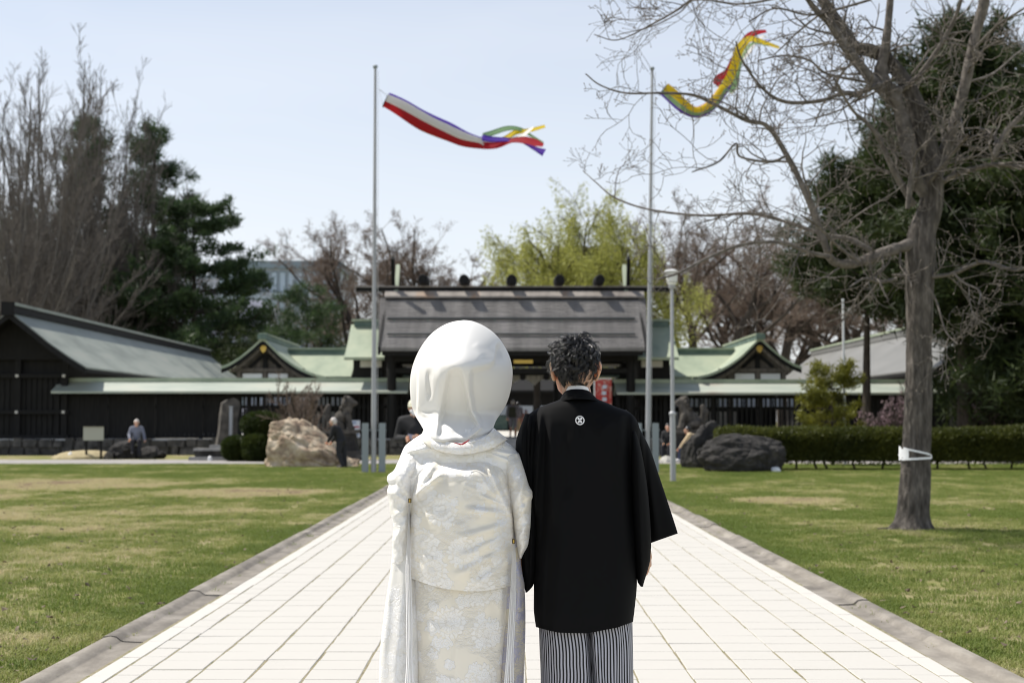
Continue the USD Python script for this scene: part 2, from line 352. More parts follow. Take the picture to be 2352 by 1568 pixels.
# ---- the lawn's blades
def grass_patch(seed, n=620, size=0.5):
    r = np.random.default_rng(seed); b = r.uniform(-size / 2, size / 2, (n, 2)); vs, fs = [], []
    hgt = r.uniform(0.018, 0.05, n) * np.where(r.random(n) < 0.08, 1.5, 1); az = r.uniform(0, 2 * np.pi, n); w = r.uniform(0.0016, 0.0034, n); lean = r.uniform(0.2, 1.5, n)
    d = np.stack([np.cos(az), np.sin(az)], 1); s = np.stack([-d[:, 1], d[:, 0]], 1)
    p0 = np.c_[b - s * w[:, None], np.zeros(n)]; p1 = np.c_[b + s * w[:, None], np.zeros(n)]
    mid = b + d * (hgt * lean * 0.3)[:, None]
    p2 = np.c_[mid - s * w[:, None] * 0.8, hgt * 0.62]; p3 = np.c_[mid + s * w[:, None] * 0.8, hgt * 0.62]
    p4 = np.c_[b + d * (hgt * lean * 0.95)[:, None], hgt * (1 - 0.18 * lean)]
    v = np.stack([p0, p1, p2, p3, p4], 1).reshape(-1, 3); k = np.arange(n)[:, None] * 5
    f = np.vstack([k + [0, 1, 3], k + [0, 3, 2], k + [2, 3, 4]])
    return v, f
gi = UsdGeom.PointInstancer.Define(stage, "/World/grass")
_tag(gi.GetPrim(), label="short patchy lawn grass beside the white path, green with straw patches", cat="grass", kind="stuff")
for k in range(4):
    usdkit.mesh(stage, f"/World/grass/blades_{k:03d}" if k else "/World/grass/blades", grass_patch(20 + k), MATS["grass_blade"])
gi.CreatePrototypesRel().SetTargets([Sdf.Path(f"/World/grass/blades_{k:03d}" if k else "/World/grass/blades") for k in range(4)])
pos = []
y = 6.6
while y < 46:
    st = 0.46 if y < 22 else 0.5
    for side in (-1, 1):
        x = (abs(PL) + 0.29 if side < 0 else PR + 0.27) + 0.2
        while x < 0.40 * y + 1.6:
            pos.append((side * x + rng.normal(0, 0.03), y + rng.normal(0, 0.04), 0.0)); x += st
    y += st
pos = np.array(pos); npos = len(pos)
# a denser fringe along the kerbs
fr = [(sd * ((abs(PL) + 0.31 if sd < 0 else PR + 0.29) + 0.16 + rng.normal(0, 0.02)), yy, 0.0) for sd in (-1, 1) for yy in np.arange(6.8, 45, 0.42)]
pos = np.vstack([pos, fr])
ang = rng.uniform(0, 2 * np.pi, len(pos))
gi.CreatePositionsAttr(Vt.Vec3fArray.FromNumpy(pos.astype(np.float32)))
gi.CreateOrientationsAttr(Vt.QuathArray([Gf.Quath(float(math.cos(a / 2)), 0, 0, float(math.sin(a / 2))) for a in ang]))
sc = rng.uniform(0.8, 1.15, len(pos)); zc = sc * np.where(np.arange(len(pos)) >= npos, 0.95, 1.0)
gi.CreateScalesAttr(Vt.Vec3fArray.FromNumpy(np.c_[sc, sc, zc].astype(np.float32)))
gi.CreateProtoIndicesAttr(Vt.IntArray([int(k) for k in rng.integers(0, 4, len(pos))]))

# fallen leaves and small litter on the lawn
mottled("dry_leaf", [(0.1, (0.16, 0.125, 0.085)), (0.35, (0.40, 0.33, 0.22)), (0.6, (0.70, 0.64, 0.50))], nscale=9, rough=0.8, island=1.1)
lv = MB()
for _ in range(900):
    yy = 7 + 26 * rng.random() ** 1.5; side = rng.choice([-1, 1]); x0 = (2.6 if side < 0 else 2.75)
    xx = side * rng.uniform(x0, 0.40 * yy + 1.2); 
    if abs(xx) < x0: continue
    s = rng.uniform(0.010, 0.030); a = rng.uniform(0, 6.28); R = np.array([[math.cos(a), -math.sin(a)], [math.sin(a), math.cos(a)]])
    q = np.array([(-1, 0), (-0.3, -0.45), (0.7, -0.3), (1.1, 0.05), (0.5, 0.4), (-0.4, 0.42)]) * s @ R.T
    z = 0.028 + rng.uniform(0, 0.018) + rng.normal(0, 0.35, 6) * s
    lv.add(np.c_[q + (xx, yy), z], [(0, 1, 2), (0, 2, 3), (0, 3, 4), (0, 4, 5)])
single("fallen_leaves", lv, "dry_leaf", "scattered dry brown leaves lying on the lawn", "leaves", kind="stuff")

# ------------------------------------------------------------------ buildings
def zv(v, Y): return at(1176, v, Y)[2]
def xu(u, Y): return at(u, 900, Y)[0]
TZ = 0.65                                      # the shrine precinct stands on a low terrace
structure("terrace", MB().box((-48, 58.9, 0.0), (48, 150, TZ)), "gravel")

def rubble(x0, x1, y, z1, label, rows=2):
    """a low wall of dark rough stones, each stone a piece"""
    t = thing("stone_wall", label, "wall", (x0, y, 0))
    part(t, "core", MB().box((x0, y, 0), (x1, y + 0.7, z1 - 0.06)), "base_stone")
    r = np.random.default_rng(int(abs(x0) * 10) + 3)
    hs = np.linspace(0, z1, rows + 1)
    for k in range(rows):
        x = x0
        while x < x1 - 0.1:
            w = min(r.uniform(0.35, 0.85), x1 - x); g = 0.02
            j = lambda s=0.045: r.normal(0, s)
            f0 = y - 0.06 - abs(j(0.06))
            lo, hi = hs[k] + g / 2, hs[k + 1] - g / 2 + r.normal(0, 0.03)
            v = [(x + g + abs(j()), f0 + j(0.02), lo), (x + w - g - abs(j()), f0 + j(0.02), lo), (x + w - g, y + 0.3, lo), (x + g, y + 0.3, lo),
                 (x + g + abs(j()), f0 + j(0.02) + 0.04, hi + j(0.02)), (x + w - g - abs(j()), f0 + j(0.02) + 0.04, hi + j(0.02)), (x + w - g, y + 0.3, hi), (x + g, y + 0.3, hi)]
            m = MB().hexa(v)
            part(t, "stone", m, "base_stone"); x += w
rubble(-33, -4.3, 58.5, 0.66, "dark rough stone footing under the fence and hall left of the gate")
rubble(4.3, 33, 58.5, 0.66, "dark rough stone footing under the fence right of the gate")

def roof_profile(pts, thick):
    """closed polygon from an upper line of points and a thickness below it"""
    p = np.array(pts, float); return [tuple(q) for q in p] + [(a, b - thick) for a, b in p[::-1]]

# ---- roofed fence on both sides of the gate
def fence(sd):
    name = "left" if sd < 0 else "right"
    x_in, x_out = (xu(938, 59.6), -19.0) if sd < 0 else (xu(1414, 59.6), 18.4)
    x0, x1 = min(x_in, x_out), max(x_in, x_out)
    dv = 0 if sd < 0 else 3
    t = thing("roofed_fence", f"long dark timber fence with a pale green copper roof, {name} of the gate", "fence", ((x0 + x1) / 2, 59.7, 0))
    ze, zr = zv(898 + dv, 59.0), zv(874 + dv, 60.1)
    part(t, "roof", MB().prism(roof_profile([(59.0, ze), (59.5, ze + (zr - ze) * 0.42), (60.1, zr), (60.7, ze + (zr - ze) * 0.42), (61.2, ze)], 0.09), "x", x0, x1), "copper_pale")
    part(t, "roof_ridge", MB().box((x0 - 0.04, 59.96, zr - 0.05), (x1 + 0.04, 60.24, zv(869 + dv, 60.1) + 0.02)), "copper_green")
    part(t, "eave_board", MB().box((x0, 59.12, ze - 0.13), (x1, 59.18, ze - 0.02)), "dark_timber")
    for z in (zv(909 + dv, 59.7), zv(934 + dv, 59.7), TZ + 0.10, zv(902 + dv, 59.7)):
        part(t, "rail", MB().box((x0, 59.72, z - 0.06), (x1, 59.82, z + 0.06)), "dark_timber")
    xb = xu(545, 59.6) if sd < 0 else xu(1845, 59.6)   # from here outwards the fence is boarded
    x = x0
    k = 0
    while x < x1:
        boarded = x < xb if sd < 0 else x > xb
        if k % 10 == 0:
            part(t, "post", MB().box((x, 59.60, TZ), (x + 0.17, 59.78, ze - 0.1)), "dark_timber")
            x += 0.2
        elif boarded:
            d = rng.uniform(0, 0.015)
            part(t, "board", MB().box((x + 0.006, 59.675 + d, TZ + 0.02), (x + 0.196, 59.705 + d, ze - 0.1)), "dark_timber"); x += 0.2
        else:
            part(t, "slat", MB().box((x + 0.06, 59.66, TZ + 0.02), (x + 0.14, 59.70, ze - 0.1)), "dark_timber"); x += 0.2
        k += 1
fence(-1); fence(1)

# ---- the gate
g = thing("shrine_gate", "large shrine gate with grey shingled roof, ridge logs and crossed finials", "gate", (0.09, 60, TZ))
YE, YR = 58.0, 62.0
ze, zr = zv(799, YE), zv(684, YR - 0.35)
xl, xr = xu(868, YE), xu(1487, YE)
xlt, xrt = xu(872, YR), xu(1483, YR)
def slope(s, front=True):                      # s 0 at the eave, 1 at the ridge: slightly hollow roof
    yy = YE + (YR - 0.35 - YE) * s
    return yy if front else 2 * YR - yy, ze + (zr - ze) * (s * 0.93 + 0.07 * s * s)
NC = 34
for front in (True, False):
    for k in range(NC):
        y0, z0 = slope(k / NC, front); y1, z1 = slope((k + 1) / NC, front)
        m = MB()
        nx = 30 if front else 1
        xa = xl + (xlt - xl) * k / NC; xb_ = xr + (xrt - xr) * k / NC
        xs = np.linspace(xa, xb_, nx + 1)
        if nx > 1: xs[1:-1] += (0.5 if k % 2 else 0) * (xs[1] - xs[0]) + rng.normal(0, 0.03, nx - 1) - 0.1
        lo, hi = (y0, y1) if front else (y1, y0)
        for a in range(nx):
            e = 0.030 + (rng.normal(0, 0.004) if front else 0)
            p0, p1 = xs[a] + 0.003, xs[a + 1] - 0.003
            zl, zh = (z0, z1) if front else (z1, z0)
            if front:
                m.hexa([(p0, y0, z0 - 0.12), (p1, y0, z0 - 0.12), (p1, y1, z1 - 0.12), (p0, y1, z1 - 0.12), (p0, y0 - 0.01, z0 + e), (p1, y0 - 0.01, z0 + e), (p1, y1 + 0.01, z1 + 0.002), (p0, y1 + 0.01, z1 + 0.002)])
            else:
                m.hexa([(p0, y1, z1 - 0.12), (p1, y1, z1 - 0.12), (p1, y0, z0 - 0.12), (p0, y0, z0 - 0.12), (p0, y1, z1 + 0.002), (p1, y1, z1 + 0.002), (p1, y0, z0 + e), (p0, y0, z0 + e)])
        part(g, "shingle_course", m, "roof_shingle")
# boards under the roof, barge boards and the eave
m = MB()
m.prism([(YE + 0.1, ze - 0.14), (YR, zr + 0.1), (2 * YR - YE - 0.1, ze - 0.14), (2 * YR - YE - 0.1, ze - 0.30), (YR, zr - 0.1), (YE + 0.1, ze - 0.30)], "x", xl + 0.15, xr - 0.15)
part(g, "roof_boards", m, "dark_timber")
part(g, "fascia", MB().box((xl + 0.05, YE + 0.04, ze - 0.16), (xr - 0.05, YE + 0.09, ze - 0.02)), "dark_timber")
for x in (xl - 0.03, xr - 0.09):
    for sgn in (1, -1):
        yy = lambda q: YR + sgn * (q - YR)
        part(g, "barge_board", MB().prism([(yy(YE - 0.02), ze - 0.28), (yy(YE - 0.02), ze + 0.05), (YR, zr + 0.16), (YR, zr - 0.18)], "x", x, x + 0.12), "dark_timber")
plain("guard_grey", (0.055, 0.06, 0.06), 0.6)
for v in (735, 770.5):
    s = (799 - v) / (799 - 684)
    yy, zz = slope(s)
    x0, x1 = xu(889, yy), xu(1459, yy)
    part(g, "snow_guard", MB().tube([(x0, yy - 0.09, zz + 0.07), (x1, yy - 0.09, zz + 0.07)], 0.055, 8), "guard_grey")
    for x in np.linspace(x0 + 0.3, x1 - 0.3, 8):
        part(g, "guard_bracket", MB().box((x - 0.02, yy - 0.12, zz - 0.06), (x + 0.02, yy - 0.06, zz + 0.06)), "copper_dark")
# ridge: bark-coloured cover, dark beam on top, cap
zb0, zb1 = zv(683, YR - 0.5), zv(668, YR - 0.3)
part(g, "ridge_cover", MB().prism([(YR - 0.62, zb0 - 0.03), (YR - 0.62, zb0 + 0.05), (YR - 0.30, zb1), (YR + 0.30, zb1), (YR + 0.62, zb0 + 0.05), (YR + 0.62, zb0 - 0.03)], "x", xu(885, YR), xu(1478, YR)), "ridge_bark")
part(g, "ridge_cover_edge", MB().box((xl + 0.02, YR - 0.52, zb0 - 0.14), (xr - 0.02, YR + 0.52, zb0 - 0.032)), "dark_timber")
zt = zv(657, YR - 0.3)
part(g, "ridge_beam", MB().box((xu(818, YR), YR - 0.24, zb1 + 0.002), (xu(1537, YR), YR + 0.24, zt - 0.05)), "dark_timber")
part(g, "ridge_cap", MB().box((xu(815, YR), YR - 0.29, zt - 0.048), (xu(1540, YR), YR + 0.29, zt + 0.015)), "ridge_bark")
for u in (972, 1066, 1175, 1285, 1377):
    x = xu(u, YR - 0.4); r = 0.235; zc = zt + 0.02 + r * 0.93
    prof = [(-1.05, 0.78), (-1.0, 0.88), (-0.5, 1.0), (0, 1.04), (0.5, 1.0), (1.0, 0.88), (1.05, 0.78)]
    part(g, "ridge_log", MB().tube([(x, YR + a, zc) for a, _ in prof], [r * b for _, b in prof], 18), "copper_dark" if False else "dark_timber", smooth=40)
for sd, ud, ul in ((-1, 899, 914), (1, 1447, 1434)):
    xd, xl_ = xu(ud, YR - 0.6), xu(ul, YR + 0.9)
    part(g, "crossed_finial", MB().beam((xd, YR + 0.35, zb0 - 0.05), (xd - 0.06 * sd, YR - 0.95, zv(592, YR - 0.9)), 0.15, 0.24, (0, 1, 0.4)), "dark_timber", label="dark finial board leaning towards the front")
    part(g, "crossed_finial", MB().beam((xl_, YR - 0.30, zb0 + 0.1), (xl_ + 0.03 * sd, YR + 1.05, zv(612, YR + 1.0)), 0.17, 0.26, (0, 1, -0.4)), "copper_green", label="pale finial board leaning back")
# frame under the roof
for x in (-4.9, -2.05, 2.2, 5.05):
    for yy in (59.2, 62.0, 64.8):
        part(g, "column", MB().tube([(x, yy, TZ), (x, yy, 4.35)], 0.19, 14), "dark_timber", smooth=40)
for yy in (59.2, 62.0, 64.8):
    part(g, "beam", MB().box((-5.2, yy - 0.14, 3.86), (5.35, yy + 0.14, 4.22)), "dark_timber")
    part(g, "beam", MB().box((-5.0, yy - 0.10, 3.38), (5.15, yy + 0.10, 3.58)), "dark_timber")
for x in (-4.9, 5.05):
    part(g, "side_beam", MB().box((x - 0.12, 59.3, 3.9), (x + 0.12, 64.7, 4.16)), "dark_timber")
# side bays with plaster panels under the eave, boarded below
for sd in (-1, 1):
    a, b = (-4.71, -2.24) if sd < 0 else (2.39, 4.86)
    part(g, "bay_boards", MB().box((a, 61.95, TZ), (b, 62.03, 3.1)), "dark_timber")
    n = 2
    for k in range(n):
        p0, p1 = a + (b - a) * k / n + 0.06, a + (b - a) * (k + 1) / n - 0.06
        part(g, "plaster_panel", MB().box((p0, 61.94, zv(842, 62)), (p1, 62.0, zv(815, 62))), "plaster")
        part(g, "lattice_panel", MB().box((p0, 61.93, zv(866, 62)), (p1, 61.99, zv(845, 62))), "copper_dark")
    for k in range(9):
        x = a + 0.15 + (b - a - 0.3) * k / 8
        part(g, "batten", MB().box((x - 0.03, 61.90, TZ), (x + 0.03, 61.948, 3.0)), "dark_timber")
part(g, "gold_fitting", MB().box((xu(1180, 59), 59.03, zv(834, 59)), (xu(1224, 59), 59.058, zv(826, 59))), "gold")
part(g, "pillar", MB().tube([(xu(1233, 64.8), 64.4, TZ), (xu(1233, 64.8), 64.4, 3.2)], 0.16, 12), "grey_timber", smooth=40)
part(g, "floor", MB().box((-5.6, 59.0, TZ), (5.75, 66.0, TZ + 0.02)), "step_stone")
# steps up to the gate
st = thing("stone_steps", "grey stone steps below the gate, in shade", "steps", (0.09, 58.2, 0))
for k in range(4):
    part(st, "step", MB().box((-4.2, 57.55 + 0.36 * k, TZ / 4 * k), (4.3, 57.55 + 0.36 * (k + 1) - 0.003, TZ / 4 * (k + 1) + 0.004)), "step_stone")
# curtain hung across the gate
cu = thing("curtain", "pale gate curtain with dark round crests, gathered in swags", "curtain", (0.09, 63.2, 2.5))
xs = np.linspace(-2.0, 2.15, 90); sw = np.abs(np.sin((xs + 2.0) / 4.15 * np.pi * 4))
top, bot = zv(852, 63.2), zv(872, 63.2) - 0.28 * (1 - sw) ** 1.5
yy = 63.2 + 0.05 * np.sin(xs * 22) * (1.2 - sw)
V = np.vstack([np.c_[xs, yy, np.full(90, top)], np.c_[xs, yy + 0.03 * np.sin(xs * 31), (top + bot) / 2], np.c_[xs, yy, bot]])
part(cu, "cloth", (V, grid_faces(3, 90)), "pale_cloth", smooth=True)
for k in range(4):
    x = -2.0 + 4.15 * (k + 0.5) / 4
    c = np.linspace(0, 2 * np.pi, 15)[:-1]
    part(cu, "crest", MB().add(np.vstack([[(x, 63.10, top - 0.27)], np.c_[x + 0.14 * np.cos(c), np.full(14, 63.10), top - 0.27 + 0.14 * np.sin(c)]]), [(0, 1 + i, 1 + (i + 1) % 14) for i in range(14)]), "ink")

plain("window_pale", (0.72, 0.77, 0.86), 0.5)
# ---- wings beside the gate
def wing(sd):
    name = "left" if sd < 0 else "right"
    X = lambda x: 0.09 + sd * x
    def span(a, b): return (min(X(a), X(b)), max(X(a), X(b)))
    # the roofs that flank the gate
    t = thing("gate_annex", f"small green copper roof against the {name} side of the gate", "building", (X(6.2), 61, TZ))
    zr_, ze_ = zv(745, 62), zv(820, 59.4)
    prof = [(59.4, ze_), (60.1, ze_ + (zr_ - ze_) * 0.22), (60.9, ze_ + (zr_ - ze_) * 0.52), (62.0, zr_)]
    prof += [(124 - y, z) for y, z in prof[-2::-1]]
    part(t, "roof", MB().prism(roof_profile(prof, 0.12), "x", *span(5.0, 7.0)), "copper_green", smooth=25)
    part(t, "roof_ridge", MB().box((span(5.0, 6.85)[0], 61.8, zr_ - 0.1), (span(5.0, 6.85)[1], 62.2, zr_ + 0.13)), "copper_dark")
    part(t, "ridge_cap", MB().box((span(5.0, 6.95)[0], 61.74, zr_ + 0.13), (span(5.0, 6.95)[1], 62.26, zr_ + 0.22)), "copper_green")
    part(t, "wall", MB().box((span(5.45, 6.7)[0], 60.2, TZ), (span(5.45, 6.7)[1], 63.4, ze_ + 0.1)), "dark_timber")
    part(t, "plaster_panel", MB().box((span(5.5, 6.4)[0], 60.16, zv(843, 60.2)), (span(5.5, 6.4)[1], 60.199, zv(828, 60.2))), "plaster")
    X0 = X; X = lambda x: 0.09 + sd * x * 1.058
    # the low corridor and its gabled hall
    t = thing("gabled_corridor", f"low green-roofed corridor ending in a curved gable, {name} of the gate", "building", (X(9), 61, TZ))
    zr_, ze_ = zv(808, 65.4), zv(864, 63)
    prof = [(63, ze_), (63.6, ze_ + (zr_ - ze_) * 0.2), (64.4, ze_ + (zr_ - ze_) * 0.52), (65.4, zr_)]
    prof += [(130.8 - y, z) for y, z in prof[-2::-1]]
    part(t, "roof", MB().prism(roof_profile(prof, 0.12), "x", *span(6.72, 9.6)), "copper_green", smooth=25)
    part(t, "roof_ridge", MB().box((span(6.72, 9.7)[0], 65.22, zr_ - 0.1), (span(6.72, 9.7)[1], 65.58, zr_ + 0.10)), "copper_dark")
    part(t, "ridge_cap", MB().box((span(6.72, 9.7)[0], 65.16, zr_ + 0.10), (span(6.72, 9.7)[1], 65.64, zr_ + 0.18)), "copper_green")
    part(t, "wall", MB().box((span(6.75, 11.2)[0], 64, TZ), (span(6.75, 11.2)[1], 66.8, ze_ + 0.15)), "dark_timber")
    for k in range(9):
        a = 6.85 + k * 0.31
        part(t, "window_panel", MB().box((span(a, a + 0.24)[0], 63.9, zv(934, 63.9)), (span(a, a + 0.24)[1], 63.96, zv(911, 63.9))), "window_pale")
        part(t, "lower_panel", MB().box((span(a, a + 0.24)[0], 63.9, zv(985, 63.9)), (span(a, a + 0.24)[1], 63.96, zv(945, 63.9))), "plaster")
    part(t, "eave_beam", MB().box((span(6.73, 9.2)[0], 63.35, ze_ - 0.1), (span(6.73, 9.2)[1], 63.5, ze_ + 0.06)), "grey_timber")
    zz = lambda v: zv(v, 61.4)
    cur = [(11.8, zz(842)), (11.45, zz(834)), (11.0, zz(818)), (10.5, zz(795)), (10.12, zz(778)), (9.75, zz(795)), (9.3, zz(819)), (8.7, zz(842)), (8.1, zz(857)), (7.55, zz(865))]
    cur = smooth_path(cur, 40)
    pts = [(X(a), b) for a, b in cur]
    if sd > 0: pts = pts[::-1]
    part(t, "gable_roof", MB().prism(roof_profile(pts, 0.11), "y", 61.1, 70.9), "copper_green", smooth=30)
    part(t, "barge_board", MB().prism(roof_profile([(x, z - 0.12) for x, z in pts], 0.16), "y", 61.14, 61.26), "dark_timber", smooth=30)
    part(t, "inner_barge_board", MB().prism(roof_profile([(0.09 + (x - 0.09), z - 0.30) for x, z in pts[6:-6]], 0.14), "y", 61.35, 61.45), "grey_timber", smooth=30)
    part(t, "gable_ridge", MB().box((X(10.12) - 0.13, 61.15, zz(777) - 0.05), (X(10.12) + 0.13, 70.9, zz(771) + 0.03)), "copper_dark")
    part(t, "gable_ridge_cap", MB().box((X(10.12) - 0.17, 61.12, zz(771) + 0.03), (X(10.12) + 0.17, 70.9, zz(771) + 0.10)), "copper_green")
    part(t, "ridge_end_tile", MB().box((X(10.12) - 0.2, 61, zz(780)), (X(10.12) + 0.2, 61.14, zz(768))), "copper_dark")
    part(t, "gold_pendant", MB().prism([(X(10.12) - 0.16, zz(793)), (X(10.12) + 0.16, zz(793)), (X(10.12) + 0.1, zz(805)), (X(10.12), zz(811)), (X(10.12) - 0.1, zz(805))], "y", 61.3, 61.34), "gold")
    wp = [(X(11.3), zz(900)), (X(11.3), zz(836)), (X(10.6), zz(808)), (X(10.12), zz(790)), (X(9.6), zz(808)), (X(8.9), zz(842)), (X(8.2), zz(862)), (X(8.2), zz(900))]
    part(t, "gable_wall", MB().prism(wp if sd > 0 else wp, "y", 61.9, 62.1), "grey_timber")
    for a, b in ((11.05, 10.25), (10.0, 9.2)):
        part(t, "plaster_panel", MB().box((span(a, b)[0], 61.86, zz(890)), (span(a, b)[1], 61.9, zz(857))), "white_paint")
    for k in range(11):
        a = 8.45 + k * 0.29
        part(t, "window_panel", MB().box((span(a, a + 0.22)[0], 61.84, zz(936)), (span(a, a + 0.22)[1], 61.9, zz(909))), "window_pale")
    for a in (11.2, 10.12, 9.0):
        part(t, "post", MB().box((X(a) - 0.08, 61.78, TZ), (X(a) + 0.08, 61.89, zz(838))), "grey_timber")
    part(t, "tie_beam", MB().box((span(11.5, 8.5)[0], 61.74, zz(853)), (span(11.5, 8.5)[1], 61.88, zz(845))), "grey_timber")
    part(t, "king_post", MB().box((X(10.12) - 0.1, 61.76, zz(845)), (X(10.12) + 0.1, 61.9, zz(812))), "dark_timber")
    part(t, "strut", MB().beam((X(10.75), 61.82, zz(842)), (X(10.2), 61.82, zz(815)), 0.1, 0.14), "dark_timber")
    part(t, "strut", MB().beam((X(9.5), 61.82, zz(842)), (X(10.05), 61.82, zz(815)), 0.1, 0.14), "dark_timber")
wing(-1); wing(1)

# ---- the two long halls whose ridges run away from us
def hall(sd):
    name = "left" if sd < 0 else "right"
    X = lambda x: 0.09 + sd * x
    t = thing("long_hall", f"long dark timber hall with a broad {'weathered green' if sd < 0 else 'pale grey'} roof, far {name}", "building", (X(18.75), 74, TZ))
    Y0, Y1, hk_ = 58.5, 97.0, 1.104
    X = lambda x: 0.09 + sd * x * hk_
    prof = [(15.85, 3.40), (16.42, 3.75), (17.25, 4.32), (18.0, 4.92), (18.75, 5.50), (19.5, 4.92), (20.25, 4.32), (21.08, 3.75), (21.65, 3.40)]
    pts = [(X(a), 1.4 + (b - 1.4) * hk_) for a, b in prof]
    part(t, "roof", MB().prism(roof_profile(pts, 0.07), "y", Y0, Y1), "roof_left" if sd < 0 else "roof_right", smooth=20)
    part(t, "roof_underside", MB().prism(roof_profile([(x, z - 0.072) for x, z in pts], 0.14), "y", Y0 + 0.05, Y1 - 0.05), "dark_timber")
    part(t, "barge_board", MB().prism(roof_profile([(x, z - 0.06) for x, z in pts], 0.26), "y", Y0 - 0.06, Y0 - 0.002), "dark_timber")
    part(t, "roof_ridge", MB().box((X(18.75) - 0.22, Y0 - 0.1, 5.82), (X(18.75) + 0.22, Y1, 6.14)), "dark_timber" if sd < 0 else "roof_right")
    part(t, "ridge_cap", MB().box((X(18.75) - 0.27, Y0 - 0.15, 6.14), (X(18.75) + 0.27, Y1, 6.26)), "roof_left" if sd < 0 else "copper_green")
    part(t, "ridge_end", MB().box((X(18.75) - 0.28, Y0 - 0.2, 5.72), (X(18.75) + 0.28, Y0 - 0.16, 6.28)), "dark_timber")
    a, b = sorted((X(16.9), X(20.65)))
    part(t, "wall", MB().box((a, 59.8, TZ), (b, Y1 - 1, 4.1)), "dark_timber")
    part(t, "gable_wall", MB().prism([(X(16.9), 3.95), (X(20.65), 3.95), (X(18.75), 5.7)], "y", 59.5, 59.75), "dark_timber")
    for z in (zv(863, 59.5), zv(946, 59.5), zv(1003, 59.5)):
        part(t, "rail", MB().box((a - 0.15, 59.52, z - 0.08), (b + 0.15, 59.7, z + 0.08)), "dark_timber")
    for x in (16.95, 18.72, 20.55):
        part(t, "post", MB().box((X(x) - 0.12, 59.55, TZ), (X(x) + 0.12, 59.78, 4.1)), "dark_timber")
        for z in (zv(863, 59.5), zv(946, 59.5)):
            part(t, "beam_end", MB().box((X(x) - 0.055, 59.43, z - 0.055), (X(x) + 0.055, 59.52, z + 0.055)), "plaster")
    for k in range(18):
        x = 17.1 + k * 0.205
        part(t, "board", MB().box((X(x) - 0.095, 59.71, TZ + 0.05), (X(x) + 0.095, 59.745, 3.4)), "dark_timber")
hall(-1); hall(1)

# ---- the hall beyond the gate, seen through gate and fence
h = thing("inner_hall", "dim hall seen through the gate and the fence slats", "building", (0, 110, TZ))
part(h, "wall", MB().box((-14, 109, TZ), (14, 118, 4.0)), "dark_timber")
part(h, "roof", MB().prism([(107.5, 3.7), (113.5, 6.0), (119.5, 3.7), (119.5, 3.5), (113.5, 5.8), (107.5, 3.5)], "x", -15, 15), "dark_timber")
plain("hall_screen", (0.42, 0.46, 0.52), 0.7)
for k in range(14):
    x = -13.6 + k * 1.95
    part(h, "screen", MB().box((x, 108.9, TZ + 1.2), (x + 1.75, 108.99, 2.55)), "hall_screen")
    part(h, "lower_panel", MB().box((x, 108.9, TZ + 0.1), (x + 1.75, 108.98, TZ + 1.15)), "copper_dark")
# red banner beside the gate
mat("banner_print", {"g": ("geometry", {}), "n": ("noise_texture", {"scale": 4.2, "detail": 2.0, "distortion": 1.2}), "r": ("rgb_ramp", {"ramp": [(0.40, (0.30, 0.022, 0.022)), (0.52, (0.34, 0.04, 0.032)), (0.58, (0.40, 0.15, 0.12)), (0.7, (0.45, 0.31, 0.27))]}), "p": ("principled_bsdf", {"roughness": 0.8})},
    [("g.position", "n.vector"), ("n.fac", "r.fac"), ("r.color", "p.base_color")])
b = thing("banner", "tall red patterned banner behind the groom's right shoulder", "banner", at(1386, 1008, 57.2) * [1, 1, 0] + [0, 0, TZ])
xa, xb_ = xu(1367, 57.2), xu(1405, 57.2); za = zv(871, 57.2)
xs = np.linspace(xa, xb_, 9)
V = np.vstack([np.c_[xs, 57.2 + 0.03 * np.sin((xs - xa) * 9 + q), np.full(9, z)] for q, z in zip(np.linspace(0, 2, 9), np.linspace(0.95, za, 9))])
part(b, "cloth", (V, grid_faces(9, 9)), "banner_print", smooth=True)
part(b, "pole", MB().tube([(xa - 0.03, 57.2, TZ), (xa - 0.03, 57.2, za + 0.08)], 0.02, 8), "white_paint")
part(b, "arm", MB().tube([(xa - 0.03, 57.2, za + 0.03), (xb_, 57.2, za + 0.03)], 0.012, 6), "white_paint")
for k, (du, dvv) in enumerate([(0.55, 0.30), (0.52, 0.55), (0.55, 0.8), (0.5, 1.05)]):
    part(b, "print_mark", MB().box((xa + du * (xb_ - xa) - 0.08, 57.13, za - dvv - 0.07), (xa + du * (xb_ - xa) + 0.09, 57.135, za - dvv + 0.07)), "hall_screen")

# ---- buildings far behind
plain("office_glass", (0.38, 0.46, 0.52), 0.3, 0.4)
plain("office_wall", (0.38, 0.44, 0.48), 0.7)
plain("office_dark", (0.20, 0.25, 0.27), 0.6)
plain("pale_wall", (0.52, 0.52, 0.60), 0.8)
mottled("brown_concrete", [(0.3, (0.16, 0.135, 0.12)), (0.7, (0.23, 0.20, 0.18))], nscale=0.4, rough=0.9)
YO = 170.0
o = thing("office_building", "long pale blue glazed office building far behind the pines", "building", (xu(620, YO), YO, 0))
x0, x1 = xu(500, YO), xu(775, YO); zt = zv(600, YO)
part(o, "body", MB().box((x0, YO, 0), (x1, YO + 18, zt - 0.9)), "office_wall")
part(o, "parapet", MB().box((x0 - 0.4, YO - 0.6, zt - 0.9), (x1 + 0.4, YO + 18.4, zt)), "office_dark")
for fl in range(5):
    zf = zt - 1.1 - 3.4 * fl
    part(o, "floor_band", MB().box((x0 - 0.1, YO - 0.45, zf - 3.4), (x1 + 0.1, YO - 0.02, zf - 2.7)), "office_wall")
    for k in range(14):
        w = (x1 - x0) / 14
        f = part(o, "window", MB().box((x0 + k * w + 0.12, YO - 0.12, zf - 2.65), (x0 + (k + 1) * w - 0.12, YO - 0.04, zf - 0.1)), "office_dark")
        part(f, "pane", MB().box((x0 + k * w + 0.2, YO - 0.17, zf - 2.5), (x0 + (k + 1) * w - 0.2, YO - 0.121, zf - 0.25)), "office_glass")
